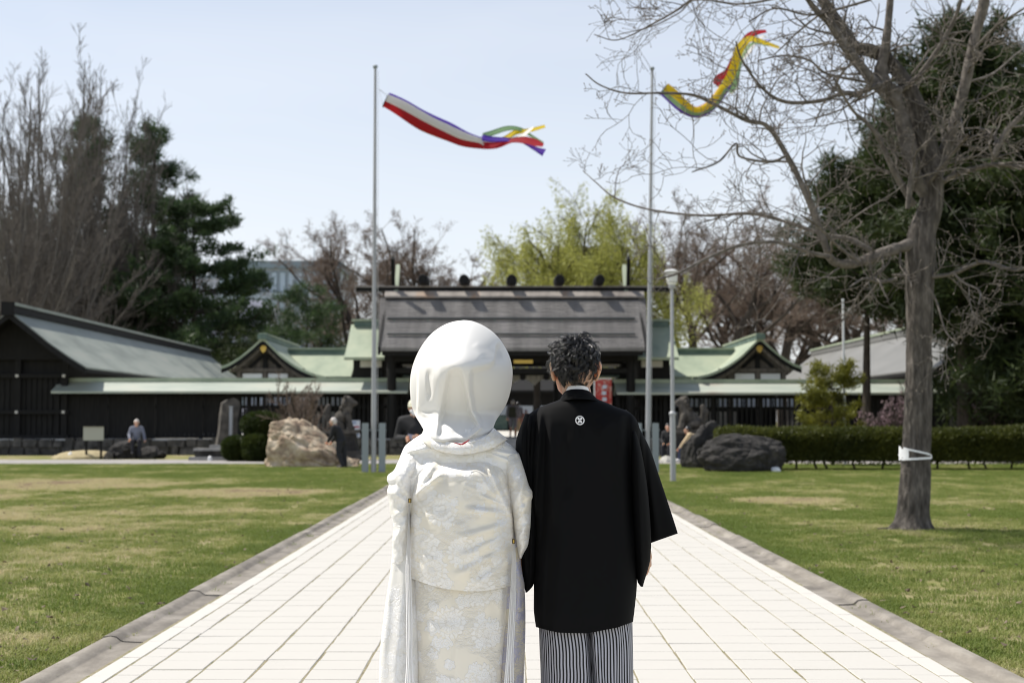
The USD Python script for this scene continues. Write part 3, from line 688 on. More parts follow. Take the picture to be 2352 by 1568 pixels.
for u in (640, 706):
    part(o, "mast", MB().tube([(xu(u, YO), YO + 5, zt), (xu(u, YO), YO + 5, zv(538, YO + 5))], 0.05, 5), "office_dark")
o = thing("white_block", "plain whitish block glimpsed between the pine branches", "building", (xu(560, 150), 150, 0))
part(o, "body", MB().box((xu(478, 150), 150, 0), (xu(600, 150), 160, zv(690, 150))), "pale_wall")
for fl in range(3):
    for k in range(4):
        xw = xu(490 + 26 * k, 149.9)
        part(o, "window", MB().box((xw, 149.9, 3 + 3 * fl), (xw + 0.8, 149.99, 4.3 + 3 * fl)), "office_dark")
o = thing("white_block", "low whitish block further left behind the pine trunk", "building", (xu(490, 180), 180, 0))
part(o, "body", MB().box((xu(395, 180), 180, 0), (xu(512, 180), 190, zv(640, 180))), "pale_wall")
part(o, "parapet", MB().box((xu(393, 180), 179.7, zv(640, 180)), (xu(514, 180), 190.3, zv(640, 180) + 0.5)), "office_wall")
o = thing("concrete_block", "brownish concrete block behind the yellow-green willow", "building", (xu(1340, 150), 150, 0))
part(o, "body", MB().box((xu(1276, 150), 150, 0), (xu(1402, 150), 165, zv(572, 150))), "brown_concrete")
part(o, "roof_slab", MB().box((xu(1273, 150), 149.6, zv(572, 150)), (xu(1405, 150), 165.4, zv(566, 150))), "plaster")

# ------------------------------------------------------------------ trees and plants
def bark(name, ramp, nscale=6, scale=(3, 3, 0.5), bump=0.8, bdist=0.03):
    mottled(name, ramp, scale=scale, nscale=nscale, rough=0.9, spec=0.15, bump=bump, bdist=bdist, bscale=nscale * 2.2)
bark("bark_near", [(0.25, (0.035, 0.031, 0.027)), (0.5, (0.10, 0.089, 0.078)), (0.72, (0.20, 0.178, 0.156))], nscale=5, scale=(4, 4, 0.9), bump=1.0, bdist=0.03)
bark("limb_near", [(0.25, (0.065, 0.058, 0.051)), (0.5, (0.135, 0.12, 0.106)), (0.75, (0.24, 0.217, 0.193))], nscale=4, scale=(2, 2, 2), bump=0.5, bdist=0.012)
plain("twig_near", (0.20, 0.17, 0.145), 0.8, 0.2)
bark("bark_dark", [(0.3, (0.03, 0.025, 0.02)), (0.7, (0.085, 0.07, 0.055))])
bark("bark_grey", [(0.3, (0.07, 0.063, 0.056)), (0.7, (0.16, 0.145, 0.124))])
plain("twig_grey", (0.112, 0.098, 0.082), 0.85, 0.15)
plain("twig_brown", (0.155, 0.118, 0.092), 0.85, 0.15)
def leafmat(name, a, b, c, trans=0.35):
    mat(name, {"g": ("geometry", {}), "n": ("noise_texture", {"scale": 0.9, "detail": 3.0}), "add": ("math", {"math_type": "multiply_add", "value2": 0.6}), "m2": ("math", {"math_type": "multiply_add", "value2": 0.9, "value3": -0.25}),
               "r": ("rgb_ramp", {"ramp": [(0.1, a), (0.45, b), (0.9, c)]}), "p": ("principled_bsdf", {"roughness": 0.55, "specular_ior_level": 0.3}), "t": ("translucent_bsdf", {}), "mx": ("mix_closure", {"fac": trans})},
        [("g.position", "n.vector"), ("n.fac", "m2.value1"), ("g.random_per_island", "add.value1"), ("m2.value", "add.value3"), ("add.value", "r.fac"), ("r.color", "p.base_color"), ("r.color", "t.color"), ("p.BSDF", "mx.closure1"), ("t.BSDF", "mx.closure2")], surface="mx.closure")
leafmat("needles_dark", (0.026, 0.040, 0.011), (0.06, 0.082, 0.021), (0.13, 0.155, 0.042), 0.32)
leafmat("needles_blue", (0.035, 0.062, 0.024), (0.075, 0.12, 0.04), (0.15, 0.20, 0.06), 0.38)
leafmat("needles_gold", (0.10, 0.105, 0.014), (0.27, 0.26, 0.03), (0.42, 0.38, 0.05), 0.4)
leafmat("willow_leaf", (0.30, 0.31, 0.07), (0.46, 0.46, 0.13), (0.62, 0.60, 0.22), 0.45)
leafmat("bud_brown", (0.15, 0.11, 0.08), (0.235, 0.178, 0.132), (0.35, 0.275, 0.205), 0.4)
leafmat("hedge_leaf", (0.05, 0.06, 0.01), (0.12, 0.13, 0.022), (0.23, 0.22, 0.045), 0.35)
leafmat("topiary_leaf", (0.03, 0.045, 0.008), (0.07, 0.09, 0.014), (0.15, 0.17, 0.03), 0.3)
leafmat("blossom", (0.30, 0.20, 0.22), (0.50, 0.38, 0.40), (0.68, 0.56, 0.57), 0.4)

def batch_tubes(P, R, sides=3):
    P = np.asarray(P, float); R = np.asarray(R, float); n, k, _ = P.shape
    t = np.gradient(P, axis=1); t /= np.linalg.norm(t, axis=2, keepdims=True) + 1e-12
    a = np.cross(t, [0.31, 0.77, 0.55]); a /= np.linalg.norm(a, axis=2, keepdims=True) + 1e-9; b = np.cross(t, a)
    ang = np.arange(sides) * 2 * np.pi / sides
    v = P[:, :, None] + R[:, :, None, None] * (np.cos(ang)[:, None] * a[:, :, None] + np.sin(ang)[:, None] * b[:, :, None])
    f = grid_faces(k, sides, True); f = np.vstack([f[:, [0, 1, 2]], f[:, [0, 2, 3]]])
    F = (np.arange(n)[:, None, None] * (k * sides) + f[None]).reshape(-1, 3)
    return v.reshape(-1, 3), F
def grow(r, P, R, nchild, t0, t1, angle, ratio, k, wig, up=0.0, rr=0.6, taper=0.35, flat=1.0, lmin=0.0):
    """children of every parent path (n, kp, 3)"""
    n, kp, _ = P.shape
    L = np.linalg.norm(np.diff(P, axis=1), axis=2).sum(1)
    t = np.sort(r.uniform(t0, t1, (n, nchild)), axis=1).ravel(); idx = np.repeat(np.arange(n), nchild)
    x = t * (kp - 1); i = np.minimum(x.astype(int), kp - 2); w = (x - i)[:, None]
    base = P[idx, i] * (1 - w) + P[idx, i + 1] * w; rad = R[idx, i] * (1 - w[:, 0]) + R[idx, i + 1] * w[:, 0]
    d = P[idx, i + 1] - P[idx, i]; d /= np.linalg.norm(d, axis=1, keepdims=True) + 1e-9
    q = r.normal(size=d.shape); q[:, 1] *= flat; q -= d * (q * d).sum(1, keepdims=True); q /= np.linalg.norm(q, axis=1, keepdims=True) + 1e-9
    an = angle * r.uniform(0.65, 1.3, len(d))[:, None]
    d = d * np.cos(an) + q * np.sin(an); d[:, 2] += up; d /= np.linalg.norm(d, axis=1, keepdims=True)
    ln = np.maximum(L[idx] * ratio * (1.15 - 0.6 * t) * r.uniform(0.6, 1.3, len(t)), lmin)
    out = [base]; m = len(d)
    for s in range(k - 1):
        d = d + r.normal(0, wig, (m, 3)); d[:, 2] += up * 0.35; d /= np.linalg.norm(d, axis=1, keepdims=True)
        out.append(out[-1] + d * (ln / (k - 1))[:, None])
    Pn = np.stack(out, 1); r0 = rad * rr * r.uniform(0.8, 1.1, m)
    return Pn, r0[:, None] * np.linspace(1, taper, k)
def leaves_at(r, c, size, n_each, spread, up=0.3, aspect=0.4):
    """n_each small pointed leaf faces around every point of c"""
    m = len(c) * n_each
    p = np.repeat(c, n_each, 0) + r.normal(0, 1, (m, 3)) * spread
    d = r.normal(0, 1, (m, 3)); d[:, 2] += up; d /= np.linalg.norm(d, axis=1, keepdims=True)
    s = np.cross(d, r.normal(0, 1, (m, 3))); s /= np.linalg.norm(s, axis=1, keepdims=True) + 1e-9
    z = size * r.uniform(0.6, 1.4, m)[:, None]
    v = np.stack([p - s * z * aspect * 0.5, p + s * z * aspect * 0.5, p + d * z], 1).reshape(-1, 3)
    return v, np.arange(m * 3).reshape(-1, 3)

def bare_tree(seed, base, H, label, group, cls="bare_tree", fan=False, bud=True, twig="twig_brown", barkm="bark_dark", cat="tree", width=1.0):
    r = np.random.default_rng(seed); base = np.array(base, float)
    t = thing(cls, label, cat, base, group)
    h0 = H * (0.22 if fan else 0.5)
    tr = np.stack([np.array([0, 0, -0.2]), np.array([r.normal(0, .02), r.normal(0, .02), 0.3]) * [H, H, h0 / 0.6 * 0.6], np.array([r.normal(0, .03) * H, r.normal(0, .03) * H, h0 * 0.7]), np.array([r.normal(0, .04) * H, r.normal(0, .04) * H, h0])])
    tr[1] = (tr[0] + tr[2]) / 2 + r.normal(0, 0.01, 3) * H
    P0 = smooth_path(tr, 10)[None] + base; R0 = (H * 0.016 * np.linspace(1.15, 0.7, 10))[None]
    if fan:
        R0 = R0 * 0.8
        n1 = 30; Rm = H * 0.34 * width; pa = []
        for k in range(n1):                    # leaders fan out to a domed outline
            az = r.uniform(0, 2 * np.pi); q = math.sqrt((k + 0.5) / n1); e = np.array([math.cos(az), math.sin(az), 0]) * Rm * q
            top_ = H * (0.93 - 0.50 * q ** 2.2) * r.uniform(0.92, 1.02); st_ = np.array([0, 0, h0 * r.uniform(0.25, 1.0)])
            mid = st_ + e * r.uniform(0.45, 0.62) + np.array([0, 0, (top_ - st_[2]) * r.uniform(0.36, 0.48)]); en = e + np.array([0, 0, top_])
            pp = smooth_path([st_, mid, en], 10); pp[1:] += np.cumsum(r.normal(0, 0.006 * H, (9, 3)), 0) * [1, 1, 0.3]
            pa.append(pp + base)
        P1 = np.array(pa); R1 = np.tile(H * 0.0052 * np.linspace(1, 0.22, 10), (n1, 1)) * r.uniform(0.7, 1.2, (n1, 1))
        P2, R2 = grow(r, P1, R1, 11, 0.2, 0.98, 0.42, 0.26, 7, 0.10, 0.10, 0.5, 0.3)
        P3, R3 = grow(r, P2, R2, 7, 0.12, 1.0, 0.46, 0.46, 5, 0.12, 0.08, 0.5, 0.35)
        P4, R4 = grow(r, P3, R3, 3, 0.2, 1.0, 0.5, 0.5, 4, 0.14, 0.06, 0.55, 0.4)
    else:
        P1, R1 = grow(r, P0, R0, 9, 0.45, 1.0, 0.62 * width, 0.95, 8, 0.14, 0.10, 0.6, 0.3)
        P2, R2 = grow(r, P1, R1, 9, 0.2, 1.0, 0.62, 0.50, 6, 0.17, 0.10, 0.5, 0.35)
        P3, R3 = grow(r, P2, R2, 8, 0.2, 1.0, 0.65, 0.48, 5, 0.18, 0.08, 0.5, 0.4)
        P4, R4 = grow(r, P3, R3, 5, 0.2, 1.0, 0.7, 0.5, 4, 0.2, 0.06, 0.5, 0.5)
    fz = H / (np.quantile(P4[:, -1, 2], 0.995 if fan else 0.995) - base[2])
    P0, P1, P2, P3, P4 = [(p - base) * fz + base for p in (P0, P1, P2, P3, P4)]
    R0, R1, R2, R3, R4 = [q * min(fz, 1.2) for q in (R0, R1, R2, R3, R4)]
    part(t, "trunk", batch_tubes(P0, R0, 9), barkm, smooth=True)
    for k in range(len(P1)):
        part(t, "limb", batch_tubes(P1[k:k + 1], R1[k:k + 1], 6), barkm, smooth=True)
    mn = 0.010 if not fan else 0.012
    m = MB()
    m.add(*batch_tubes(P2, np.maximum(R2, mn * 1.6), 4)); m.add(*batch_tubes(P3, np.maximum(R3, mn * 1.2), 3)); m.add(*batch_tubes(P4, np.maximum(R4, mn), 3))
    part(t, "crown", m, twig)
    if bud:
        c = P4[:, 1:].reshape(-1, 3)
        part(t, "buds", leaves_at(r, c[r.random(len(c)) < 0.5], 0.12 * H / 18, 2, 0.10, 0.2, 0.5), "bud_brown")
    return t

def conifer(seed, base, H, Rm, label, cls="evergreen_tree", mat_="needles_dark", nb=120, layered=False, z0=0.12, group=None, tuft=0.34, tn=9, cat="tree", droop=0.1, shape=1.0, per=1.0):
    r = np.random.default_rng(seed); base = np.array(base, float)
    t = thing(cls, label, cat, base, group)
    lean = r.normal(0, 0.02, 2) * H
    zz = np.linspace(0, 1, 12)
    P0 = (np.c_[lean[0] * zz ** 2, lean[1] * zz ** 2, H * zz * 0.97] + base)[None]; R0 = (H * 0.017 * (1.08 - zz))[None]
    part(t, "trunk", batch_tubes(P0, R0, 9), "bark_dark", smooth=True)
    pos, bp, br = [], [], []
    nl = nb if not layered else nb
    for k in range(nl):
        s = z0 + (1 - z0) * ((k + r.random()) / nl) ** (0.9 if not layered else 1.0)
        if layered: s = z0 + (1 - z0) * (np.floor(s * 10) / 10 + r.uniform(0, 0.028) if r.random() < 0.85 else s) * 0.985
        s = min(s, 0.985)
        az = r.uniform(0, 2 * np.pi)
        prof = (1 - (s - z0) / (1 - z0)) ** (0.62 * shape) * (0.72 + 0.28 * min(1, (s - z0) / 0.12)) 
        L = Rm * prof * r.uniform(0.6, 1.12) + 0.25
        d = np.array([math.cos(az), math.sin(az), r.uniform(0.0, 0.35) + 0.5 * s * (0 if layered else 1)])
        q = np.linspace(0, 1, 6)[:, None]
        p = P0[0][0] * 0 + base + np.array([lean[0] * s * s, lean[1] * s * s, s * H * 0.97]) + d * L * q * [1, 1, 1] - np.array([0, 0, 1]) * droop * L * q ** 2 + np.array([0, 0, 0.10 * L]) * q ** 4
        p[1:] += r.normal(0, 0.03 * L, (5, 3)) * [1, 1, 0.5]
        bp.append(p); br.append(max(0.02, 0.012 * L) * np.linspace(1, 0.35, 6))
        n = int((6 + 12 * L / 2.2) * per) if not layered else int((7 + 15 * L / 2.2) * per)
        tt = r.uniform(0.30 if layered else 0.22, 1.03, n) ** 0.8; i = np.minimum((tt * 5).astype(int), 4); w = (tt * 5 - i)[:, None]
        c = p[i] * (1 - w) + p[i + 1] * w
        side = np.cross(d, [0, 0, 1]); side /= np.linalg.norm(side)
        wdt = L * 0.30 * np.sin(np.clip(tt, 0, 1) * np.pi * 0.85 + 0.25)
        if not layered:                         # foliage gathers in clumps towards the branch ends
            nc_ = max(3, n // 9); kk = r.integers(0, n, nc_); cc_ = c[kk]; ww_ = wdt[kk]
            cc_ = cc_ + side * (r.uniform(-1, 1, nc_) * ww_)[:, None]; pick = r.integers(0, nc_, n)
            c = cc_[pick] + r.normal(0, 0.20 + 0.03 * L, (n, 3)) * [1, 1, 0.55]; pos.append(c); continue
        c = c + side * (r.uniform(-1, 1, n) * wdt)[:, None] + np.array([0, 0, 1]) * (r.normal(0.03, 0.055 if layered else 0.13, n) * max(1, L * 0.6))[:, None]
        pos.append(c)
    part(t, "branches", batch_tubes(np.array(bp), np.array(br), 4), "bark_dark")
    c = np.vstack(pos)
    part(t, "crown", leaves_at(r, c, tuft, tn if layered else int(tn * 1.6), tuft * 0.38, 0.55 if layered else 0.35, 0.26 if layered else 0.15), mat_)
    return t

# ---- far row of bare trees, behind the gate
G1 = "bare brown trees behind the shrine"
def far_base(u, Y): return at(u, 950, Y) * [1, 1, 0]
def H_at(v, Y): return zv(v, Y)
t1 = bare_tree(41, far_base(815, 118), H_at(485, 118) * 1.0, "bare brown tree left of the gate, directly left of the flagpole", G1)
t2 = bare_tree(42, far_base(955, 122), H_at(480, 122), "bare brown tree with flat-topped twigs above the gate's left finial", G1, width=0.9)
t3 = bare_tree(46, far_base(1600, 112), H_at(455, 112), "bare reddish-brown tree between the right flagpole and the lamp", G1, width=1.1)
def far_copy(src, src_H, u, Y, v, rz, label, wide=1.0):
    s = H_at(v, Y) / src_H
    return copy(src, label, far_base(u, Y), rz, (s * wide, s * wide, s), G1)
h1, h2, h3 = H_at(485, 118), H_at(480, 122), H_at(455, 112)
far_copy(t1, h1, 1075, 125, 540, 80, "bare brown tree left of the willow, above the second ridge log", 1.2)
far_copy(t2, h2, 1010, 132, 600, 200, "lower bare brown tree right of the gate's left finial", 1.5)
far_copy(t1, h1, 880, 132, 625, 150, "low brown thicket tree right beside the left flagpole", 1.7)
far_copy(t3, h3, 750, 140, 650, 30, "low brown tree in front of the office building's right end", 1.3)
far_copy(t3, h3, 1700, 108, 440, 120, "bare brown tree above the right gable, behind the near tree's twigs", 1.05)
far_copy(t1, h1, 1800, 116, 480, 250, "bare brown tree beside the dark evergreen's left edge", 1.2)
far_copy(t2, h2, 1530, 120, 500, 310, "bare brown tree right behind the right flagpole", 1.1)
far_copy(t3, h3, 1655, 128, 560, 200, "lower bare tree above the corridor roof, right of the lamp", 1.4)
far_copy(t2, h2, 1755, 125, 590, 20, "lower bare tree behind the peak of the right gable", 1.5)
far_copy(t2, h2, 1120, 138, 620, 60, "low bare tree at the willow's lower left", 1.5)
far_copy(t1, h1, 1900, 120, 560, 45, "bare tree seen over the pale grey hall roof", 1.4)

far_copy(t1, h1, 1985, 118, 600, 100, "bare tree behind the pale hall roof's middle, low crown", 1.6)
far_copy(t3, h3, 2080, 124, 600, 170, "bare tree behind the pale hall roof, nearest the near trunk", 1.6)
far_copy(t2, h2, 1850, 130, 640, 140, "low bare thicket tree right of the right gable", 1.9)
# ---- willow
def willow(seed, base, H, label):
    r = np.random.default_rng(seed); base = np.array(base, float)
    t = thing("willow_tree", label, "tree", base)
    P0 = smooth_path([base + [0, 0, -0.2], base + [0.2, 0, H * 0.2], base + [-0.1, 0, H * 0.40]], 9)[None]; R0 = (H * 0.024 * np.linspace(1.1, 0.75, 9))[None]
    n1 = 24; Rm = H * 0.40; pa = []
    for k in range(n1):                        # limbs arch out to a broad rounded crown
        az = 2.4 * k + r.uniform(-0.4, 0.4); q = math.sqrt((k + 0.5) / n1); e = np.array([math.cos(az), math.sin(az), 0]) * Rm * q
        top_ = H * (0.93 - 0.42 * q ** 2) * r.uniform(0.90, 1.03); st_ = np.array([0, 0, H * r.uniform(0.22, 0.40)])
        mid = st_ + e * r.uniform(0.36, 0.55) + np.array([0, 0, (top_ - st_[2]) * r.uniform(0.55, 0.68)])
        pp = smooth_path([st_, mid, e + np.array([0, 0, top_])], 9); pp[1:] += np.cumsum(r.normal(0, 0.010 * H, (8, 3)), 0) * [1, 1, 0.4]; pa.append(pp + base)
    P1 = np.array(pa); R1 = np.tile(H * 0.010 * np.linspace(1, 0.25, 9), (n1, 1)) * r.uniform(0.6, 1.1, (n1, 1))
    P2, R2 = grow(r, P1, R1, 8, 0.25, 1.0, 0.75, 0.42, 6, 0.16, 0.0, 0.5, 0.35)
    P3, R3 = grow(r, P2, R2, 6, 0.25, 1.0, 0.7, 0.5, 5, 0.2, -0.02, 0.5, 0.4)
    fz = H / (P3[..., 2].max() - base[2]); P0, P1, P2, P3 = [(p - base) * [fz, fz, fz] + base for p in (P0, P1, P2, P3)]
    part(t, "trunk", batch_tubes(P0, R0, 9), "bark_dark", smooth=True)
    for k in range(len(P1)): part(t, "limb", batch_tubes(P1[k:k + 1], R1[k:k + 1], 6), "bark_dark", smooth=True)
    m = MB(); m.add(*batch_tubes(P2, np.maximum(R2, 0.02), 4)); m.add(*batch_tubes(P3, np.maximum(R3, 0.012), 3)); part(t, "twigs", m, "bark_dark")
    # hanging strands with young leaves
    c = np.vstack([P3[:, 2:].reshape(-1, 3), P2[:, 3:].reshape(-1, 3)]); c = np.repeat(c, 2, 0) + r.normal(0, 0.12, (2 * len(c), 3)); c = c[r.random(len(c)) < 0.8]
    n = len(c); L = r.uniform(0.7, 2.2, n); k = 7
    d = r.normal(0, 0.35, (n, 2))
    q = np.linspace(0, 1, k)
    S_ = c[:, None, :] + np.concatenate([d[:, None, :] * (1 - (1 - q[None, :, None]) ** 2) * 0.8, -(q[None, :, None] ** 1.35) * L[:, None, None] + 0.10 * q[None, :, None]], 2)
    pts = S_.reshape(-1, 3); pts = pts[r.random(len(pts)) < 0.85]
    part(t, "crown", leaves_at(r, pts, 0.20, 2, 0.10, -0.6, 0.36), "willow_leaf")
    return t
willow(51, far_base(1335, 98), H_at(415, 98), "yellow-green willow just in leaf, rising over the gate's ridge")

# ---- left: grey bare trees and dark conifers behind the long hall
G2 = "tall grey bare trees behind the left hall"
hb = H_at(140, 96)
b1 = bare_tree(61, far_base(110, 96), hb, "tall grey bare tree, highest of those behind the left hall", G2, width=0.85, fan=True, bud=False, twig="twig_grey", barkm="bark_grey")
def gcopy(u, Y, v, rz, label, wide=1.0):
    s = H_at(v, Y) / hb; copy(b1, label, far_base(u, Y), rz, (s * wide, s * wide, s), G2)
gcopy(205, 108, 175, 70, "grey bare tree with feathery tops right of the highest one", 0.85)
gcopy(20, 88, 170, 160, "grey bare tree cut by the photo's left edge", 0.9)
gcopy(285, 116, 300, 230, "thinner grey bare tree in front of the rounded dark conifer", 1.0)
gcopy(60, 104, 280, 290, "grey bare tree filling the gap at far left, low crown", 0.8)
gcopy(150, 109, 330, 20, "lower grey bare tree right above the hall's ridge", 0.8)
gcopy(270, 112, 430, 120, "low spreading grey bare tree above the hall roof's middle", 1.25)
G3 = "dark conifers behind the left hall"
conifer(71, far_base(345, 122), H_at(278, 122), 5.2, "rounded dark conifer behind the grey bare trees", "evergreen_tree", "needles_blue", 130, group=G3, tuft=0.55, tn=8, shape=0.75, z0=0.1)
conifer(72, far_base(205, 120), H_at(255, 120), 4.6, "dark conifer half hidden inside the grey bare trees", "evergreen_tree", "needles_blue", 120, group=G3, tuft=0.55, tn=8, shape=0.8)
conifer(73, far_base(446, 110), H_at(425, 110), 8.4, "layered dark pine with open tiers right of the bare trees", "pine_tree", "needles_blue", 105, layered=True, z0=0.16, group=G3, tuft=0.42, tn=9, droop=0.05, shape=0.85, per=1.15)
conifer(74, far_base(260, 118), H_at(520, 118), 5.5, "low dark conifer behind the hall's ridge", "evergreen_tree", "needles_dark", 90, group=G3, tuft=0.5, tn=8, z0=0.05)
conifer(75, far_base(60, 112), H_at(470, 112), 6.0, "dark conifer at far left under the bare crowns", "evergreen_tree", "needles_blue", 90, group=G3, tuft=0.5, tn=8, z0=0.05)
conifer(76, far_base(705, 96), H_at(655, 96), 3.6, "small drooping dark pine left of the gate annex", "pine_tree", "needles_blue", 46, layered=False, z0=0.25, tuft=0.4, tn=8, droop=0.55, shape=0.6)
conifer(77, far_base(590, 104), H_at(790, 104), 5.0, "low dark pine behind the left gable", "pine_tree", "needles_dark", 46, z0=0.2, tuft=0.4, tn=8, droop=0.2, shape=0.4)

# ---- right: the big dark evergreens
G4 = "large dark evergreens at right"
conifer(81, at(2215, 950, 50) * [1, 1, 0], H_at(62, 50), 4.4, "tallest dark evergreen behind the near bare tree", "evergreen_tree", "needles_dark", 190, group=G4, tuft=0.40, tn=10, shape=0.75, z0=0.27, per=1.2)
conifer(82, at(1990, 950, 53) * [1, 1, 0], H_at(395, 53), 3.2, "lower dark evergreen left of the near tree's trunk", "evergreen_tree", "needles_dark", 110, group=G4, tuft=0.38, tn=10, shape=0.55, z0=0.50, per=1.15)
conifer(83, at(2440, 950, 48) * [1, 1, 0], H_at(210, 48), 5.0, "dark evergreen cut by the photo's right edge", "evergreen_tree", "needles_dark", 150, group=G4, tuft=0.40, tn=10, shape=0.65, z0=0.10, per=1.2)
conifer(84, at(2370, 950, 55) * [1, 1, 0], H_at(430, 55), 4.2, "broad low dark evergreen filling the shade at right", "evergreen_tree", "needles_dark", 120, group=G4, tuft=0.42, tn=10, shape=0.5, z0=0.06, per=1.1)
conifer(85, at(2110, 950, 57) * [1, 1, 0], H_at(330, 57), 4.4, "dark evergreen directly behind the near tree's fork", "evergreen_tree", "needles_dark", 120, group=G4, tuft=0.42, tn=10, shape=0.6, z0=0.45, per=1.1)
# golden garden pine
conifer(91, ground(1915, 1078) * [0, 0, 0] + at(1912, 980, 45.0) * [1, 1, 0], H_at(830, 45.0), 1.05, "small golden-green garden pine behind the hedge", "garden_pine", "needles_gold", 34, layered=True, z0=0.16, tuft=0.15, tn=10, droop=0.0, shape=0.45, per=1.7)

# ---- hedge, topiary, shrubs
def leafy(r, pts, nrm, size, jitter, m=None, aspect=0.55):
    n = len(pts)
    p = pts + r.normal(0, jitter, (n, 3)); d = nrm + r.normal(0, 0.7, (n, 3)); d /= np.linalg.norm(d, axis=1, keepdims=True)
    s = np.cross(d, r.normal(0, 1, (n, 3))); s /= np.linalg.norm(s, axis=1, keepdims=True) + 1e-9
    z = size * r.uniform(0.6, 1.4, n)[:, None]
    return np.stack([p - s * z * aspect / 2, p + s * z * aspect / 2, p + d * z], 1).reshape(-1, 3), np.arange(3 * n).reshape(-1, 3)
def hedge():
    r = np.random.default_rng(101)
    x0, x1, y0, y1, z0, z1 = xu(1652, 40.6), 18.5, 40.3, 41.6, 0.20, zv(988, 40.3)
    t = thing("hedge", "long clipped green hedge across the right lawn", "hedge", ((x0 + x1) / 2, 41, 0))
    part(t, "core", MB().box((x0 + 0.1, y0 + 0.1, z0 + 0.06), (x1 - 0.1, y1 - 0.1, z1 - 0.08)), "topiary_leaf")
    P, N = [], []
    def face(n, f, nrm):
        a, b = r.random(n), r.random(n); P.append(f(a, b)); N.append(np.tile(nrm, (n, 1)))
    W = x1 - x0
    face(26000, lambda a, b: np.c_[x0 + a * W, np.full_like(a, y0), z0 + b * (z1 - z0)], (0, -1, 0.35))
    face(20000, lambda a, b: np.c_[x0 + a * W, y0 + b * (y1 - y0), np.full_like(a, z1)], (0, 0, 1))
    face(2500, lambda a, b: np.c_[np.full_like(a, x0), y0 + a * (y1 - y0), z0 + b * (z1 - z0)], (-1, 0, 0.3))
    P, N = np.vstack(P), np.vstack(N)
    nz = meshkit.fbm(P * [1.2, 1.2, 1.6], 3, 5) - 0.5
    P = P + N * (nz * 0.22)[:, None]
    # rounded shoulders
    edge = np.clip((P[:, 2] - (z1 - 0.22)) / 0.22, 0, 1) * np.clip(((y0 + 0.22) - P[:, 1]) / 0.22, 0, 1)
    P[:, 2] -= edge * 0.09; P[:, 1] += edge * 0.09
    part(t, "foliage", leafy(r, P, N, 0.075, 0.03), "hedge_leaf")
    for x in np.arange(x0 + 0.3, x1, 0.62):
        x += r.normal(0, 0.1)
        part(t, "stem", MB().tube([(x, 40.9, 0), (x + r.normal(0, 0.05), 40.9, 0.2), (x + r.normal(0, 0.1), 40.9, 0.45)], 0.035, 5), "bark_dark")
hedge()
def topiary(u, v0, v1, hw, Y, label, seed):
    r = np.random.default_rng(seed); c = at(u, (v0 + v1) / 2, Y); rx, rz = hw * px(Y), (v1 - v0) / 2 * px(Y)
    t = thing("round_bush", label, "bush", (c[0], c[1], 0), "clipped round bushes left of the pale rock")
    n = 9000; d = r.normal(0, 1, (n, 3)); d /= np.linalg.norm(d, axis=1, keepdims=True)
    bump = 1 + 0.16 * (meshkit.fbm(d * 2.2 + seed, 3) - 0.5)
    z = np.sign(d[:, 2]) * np.abs(d[:, 2]) ** 0.8
    P = np.c_[d[:, 0] * rx, d[:, 1] * rx, z * rz] * bump[:, None] + c
    P[:, 2] = np.maximum(P[:, 2], 0.03)
    core = trimesh.creation.icosphere(3, 1.0); core.vertices = core.vertices * [rx * 0.88, rx * 0.88, rz * 0.88] + c
    part(t, "core", core, "topiary_leaf", smooth=True)
    part(t, "foliage", leafy(r, P, d, 0.075, 0.02), "topiary_leaf")
    part(t, "stem", MB().tube([(c[0], c[1], 0), (c[0], c[1], c[2])], 0.06, 6), "bark_dark")
topiary(601, 947, 1004, 45, 49.8, "large round clipped bush, topmost of three left of the pale rock", 111)
topiary(543, 1003, 1056, 31, 49.5, "small clipped bush, left of the lower two beside the bench", 112)
topiary(591, 997, 1060, 34, 49.2, "small clipped bush right against the pale rock's left side", 113)
def shrub(seed, u, vb, vt, Y, hw, label, cls="bare_shrub", twig="twig_brown", flowers=0, cat="shrub", nst=8):
    r = np.random.default_rng(seed); base = at(u, vb, Y) * [1, 1, 0]; H = zv(vt, Y); W = hw * px(Y)
    t = thing(cls, label, cat, base)
    a = r.uniform(0, 6.28, nst); P0 = []
    for k in range(nst):
        e = np.array([math.cos(a[k]) * W * r.uniform(0.15, 0.72), math.sin(a[k]) * W * 0.5, H * r.uniform(0.5, 0.76)])
        P0.append(smooth_path([base + r.normal(0, 0.05, 3) * [1, 1, 0], base + e * [0.35, 0.35, 0.45] + r.normal(0, 0.06, 3), base + e], 8))
    P0 = np.array(P0); R0 = np.tile(np.linspace(0.045, 0.018, 8), (nst, 1))
    P1, R1 = grow(r, P0, R0, 8, 0.25, 1.0, 0.6, 0.55, 6, 0.17, 0.10, 0.6, 0.4)
    P2, R2 = grow(r, P1, R1, 6, 0.2, 1.0, 0.6, 0.5, 5, 0.2, 0.10, 0.6, 0.5)
    P3, R3 = grow(r, P2, R2, 3, 0.2, 1.0, 0.6, 0.5, 4, 0.2, 0.08, 0.6, 0.5)
    for k in range(nst): part(t, "stem", batch_tubes(P0[k:k + 1], R0[k:k + 1], 6), "bark_dark", smooth=True)
    m = MB(); m.add(*batch_tubes(P1, np.maximum(R1, 0.011), 4)); m.add(*batch_tubes(P2, np.maximum(R2, 0.008), 3)); m.add(*batch_tubes(P3, np.maximum(R3, 0.0065), 3))
    part(t, "crown", m, twig)
    if flowers:
        c = np.vstack([P3[:, 1:].reshape(-1, 3), P2[:, 2:].reshape(-1, 3)]); c = c[r.random(len(c)) < flowers]
        part(t, "blossoms", leaves_at(r, c, 0.05, 4, 0.03, 0.2, 0.8), "blossom")
shrub(121, 695, 1000, 850, 47.0, 150, "bare twiggy shrub spreading above the pale rock", flowers=0.0, nst=9)
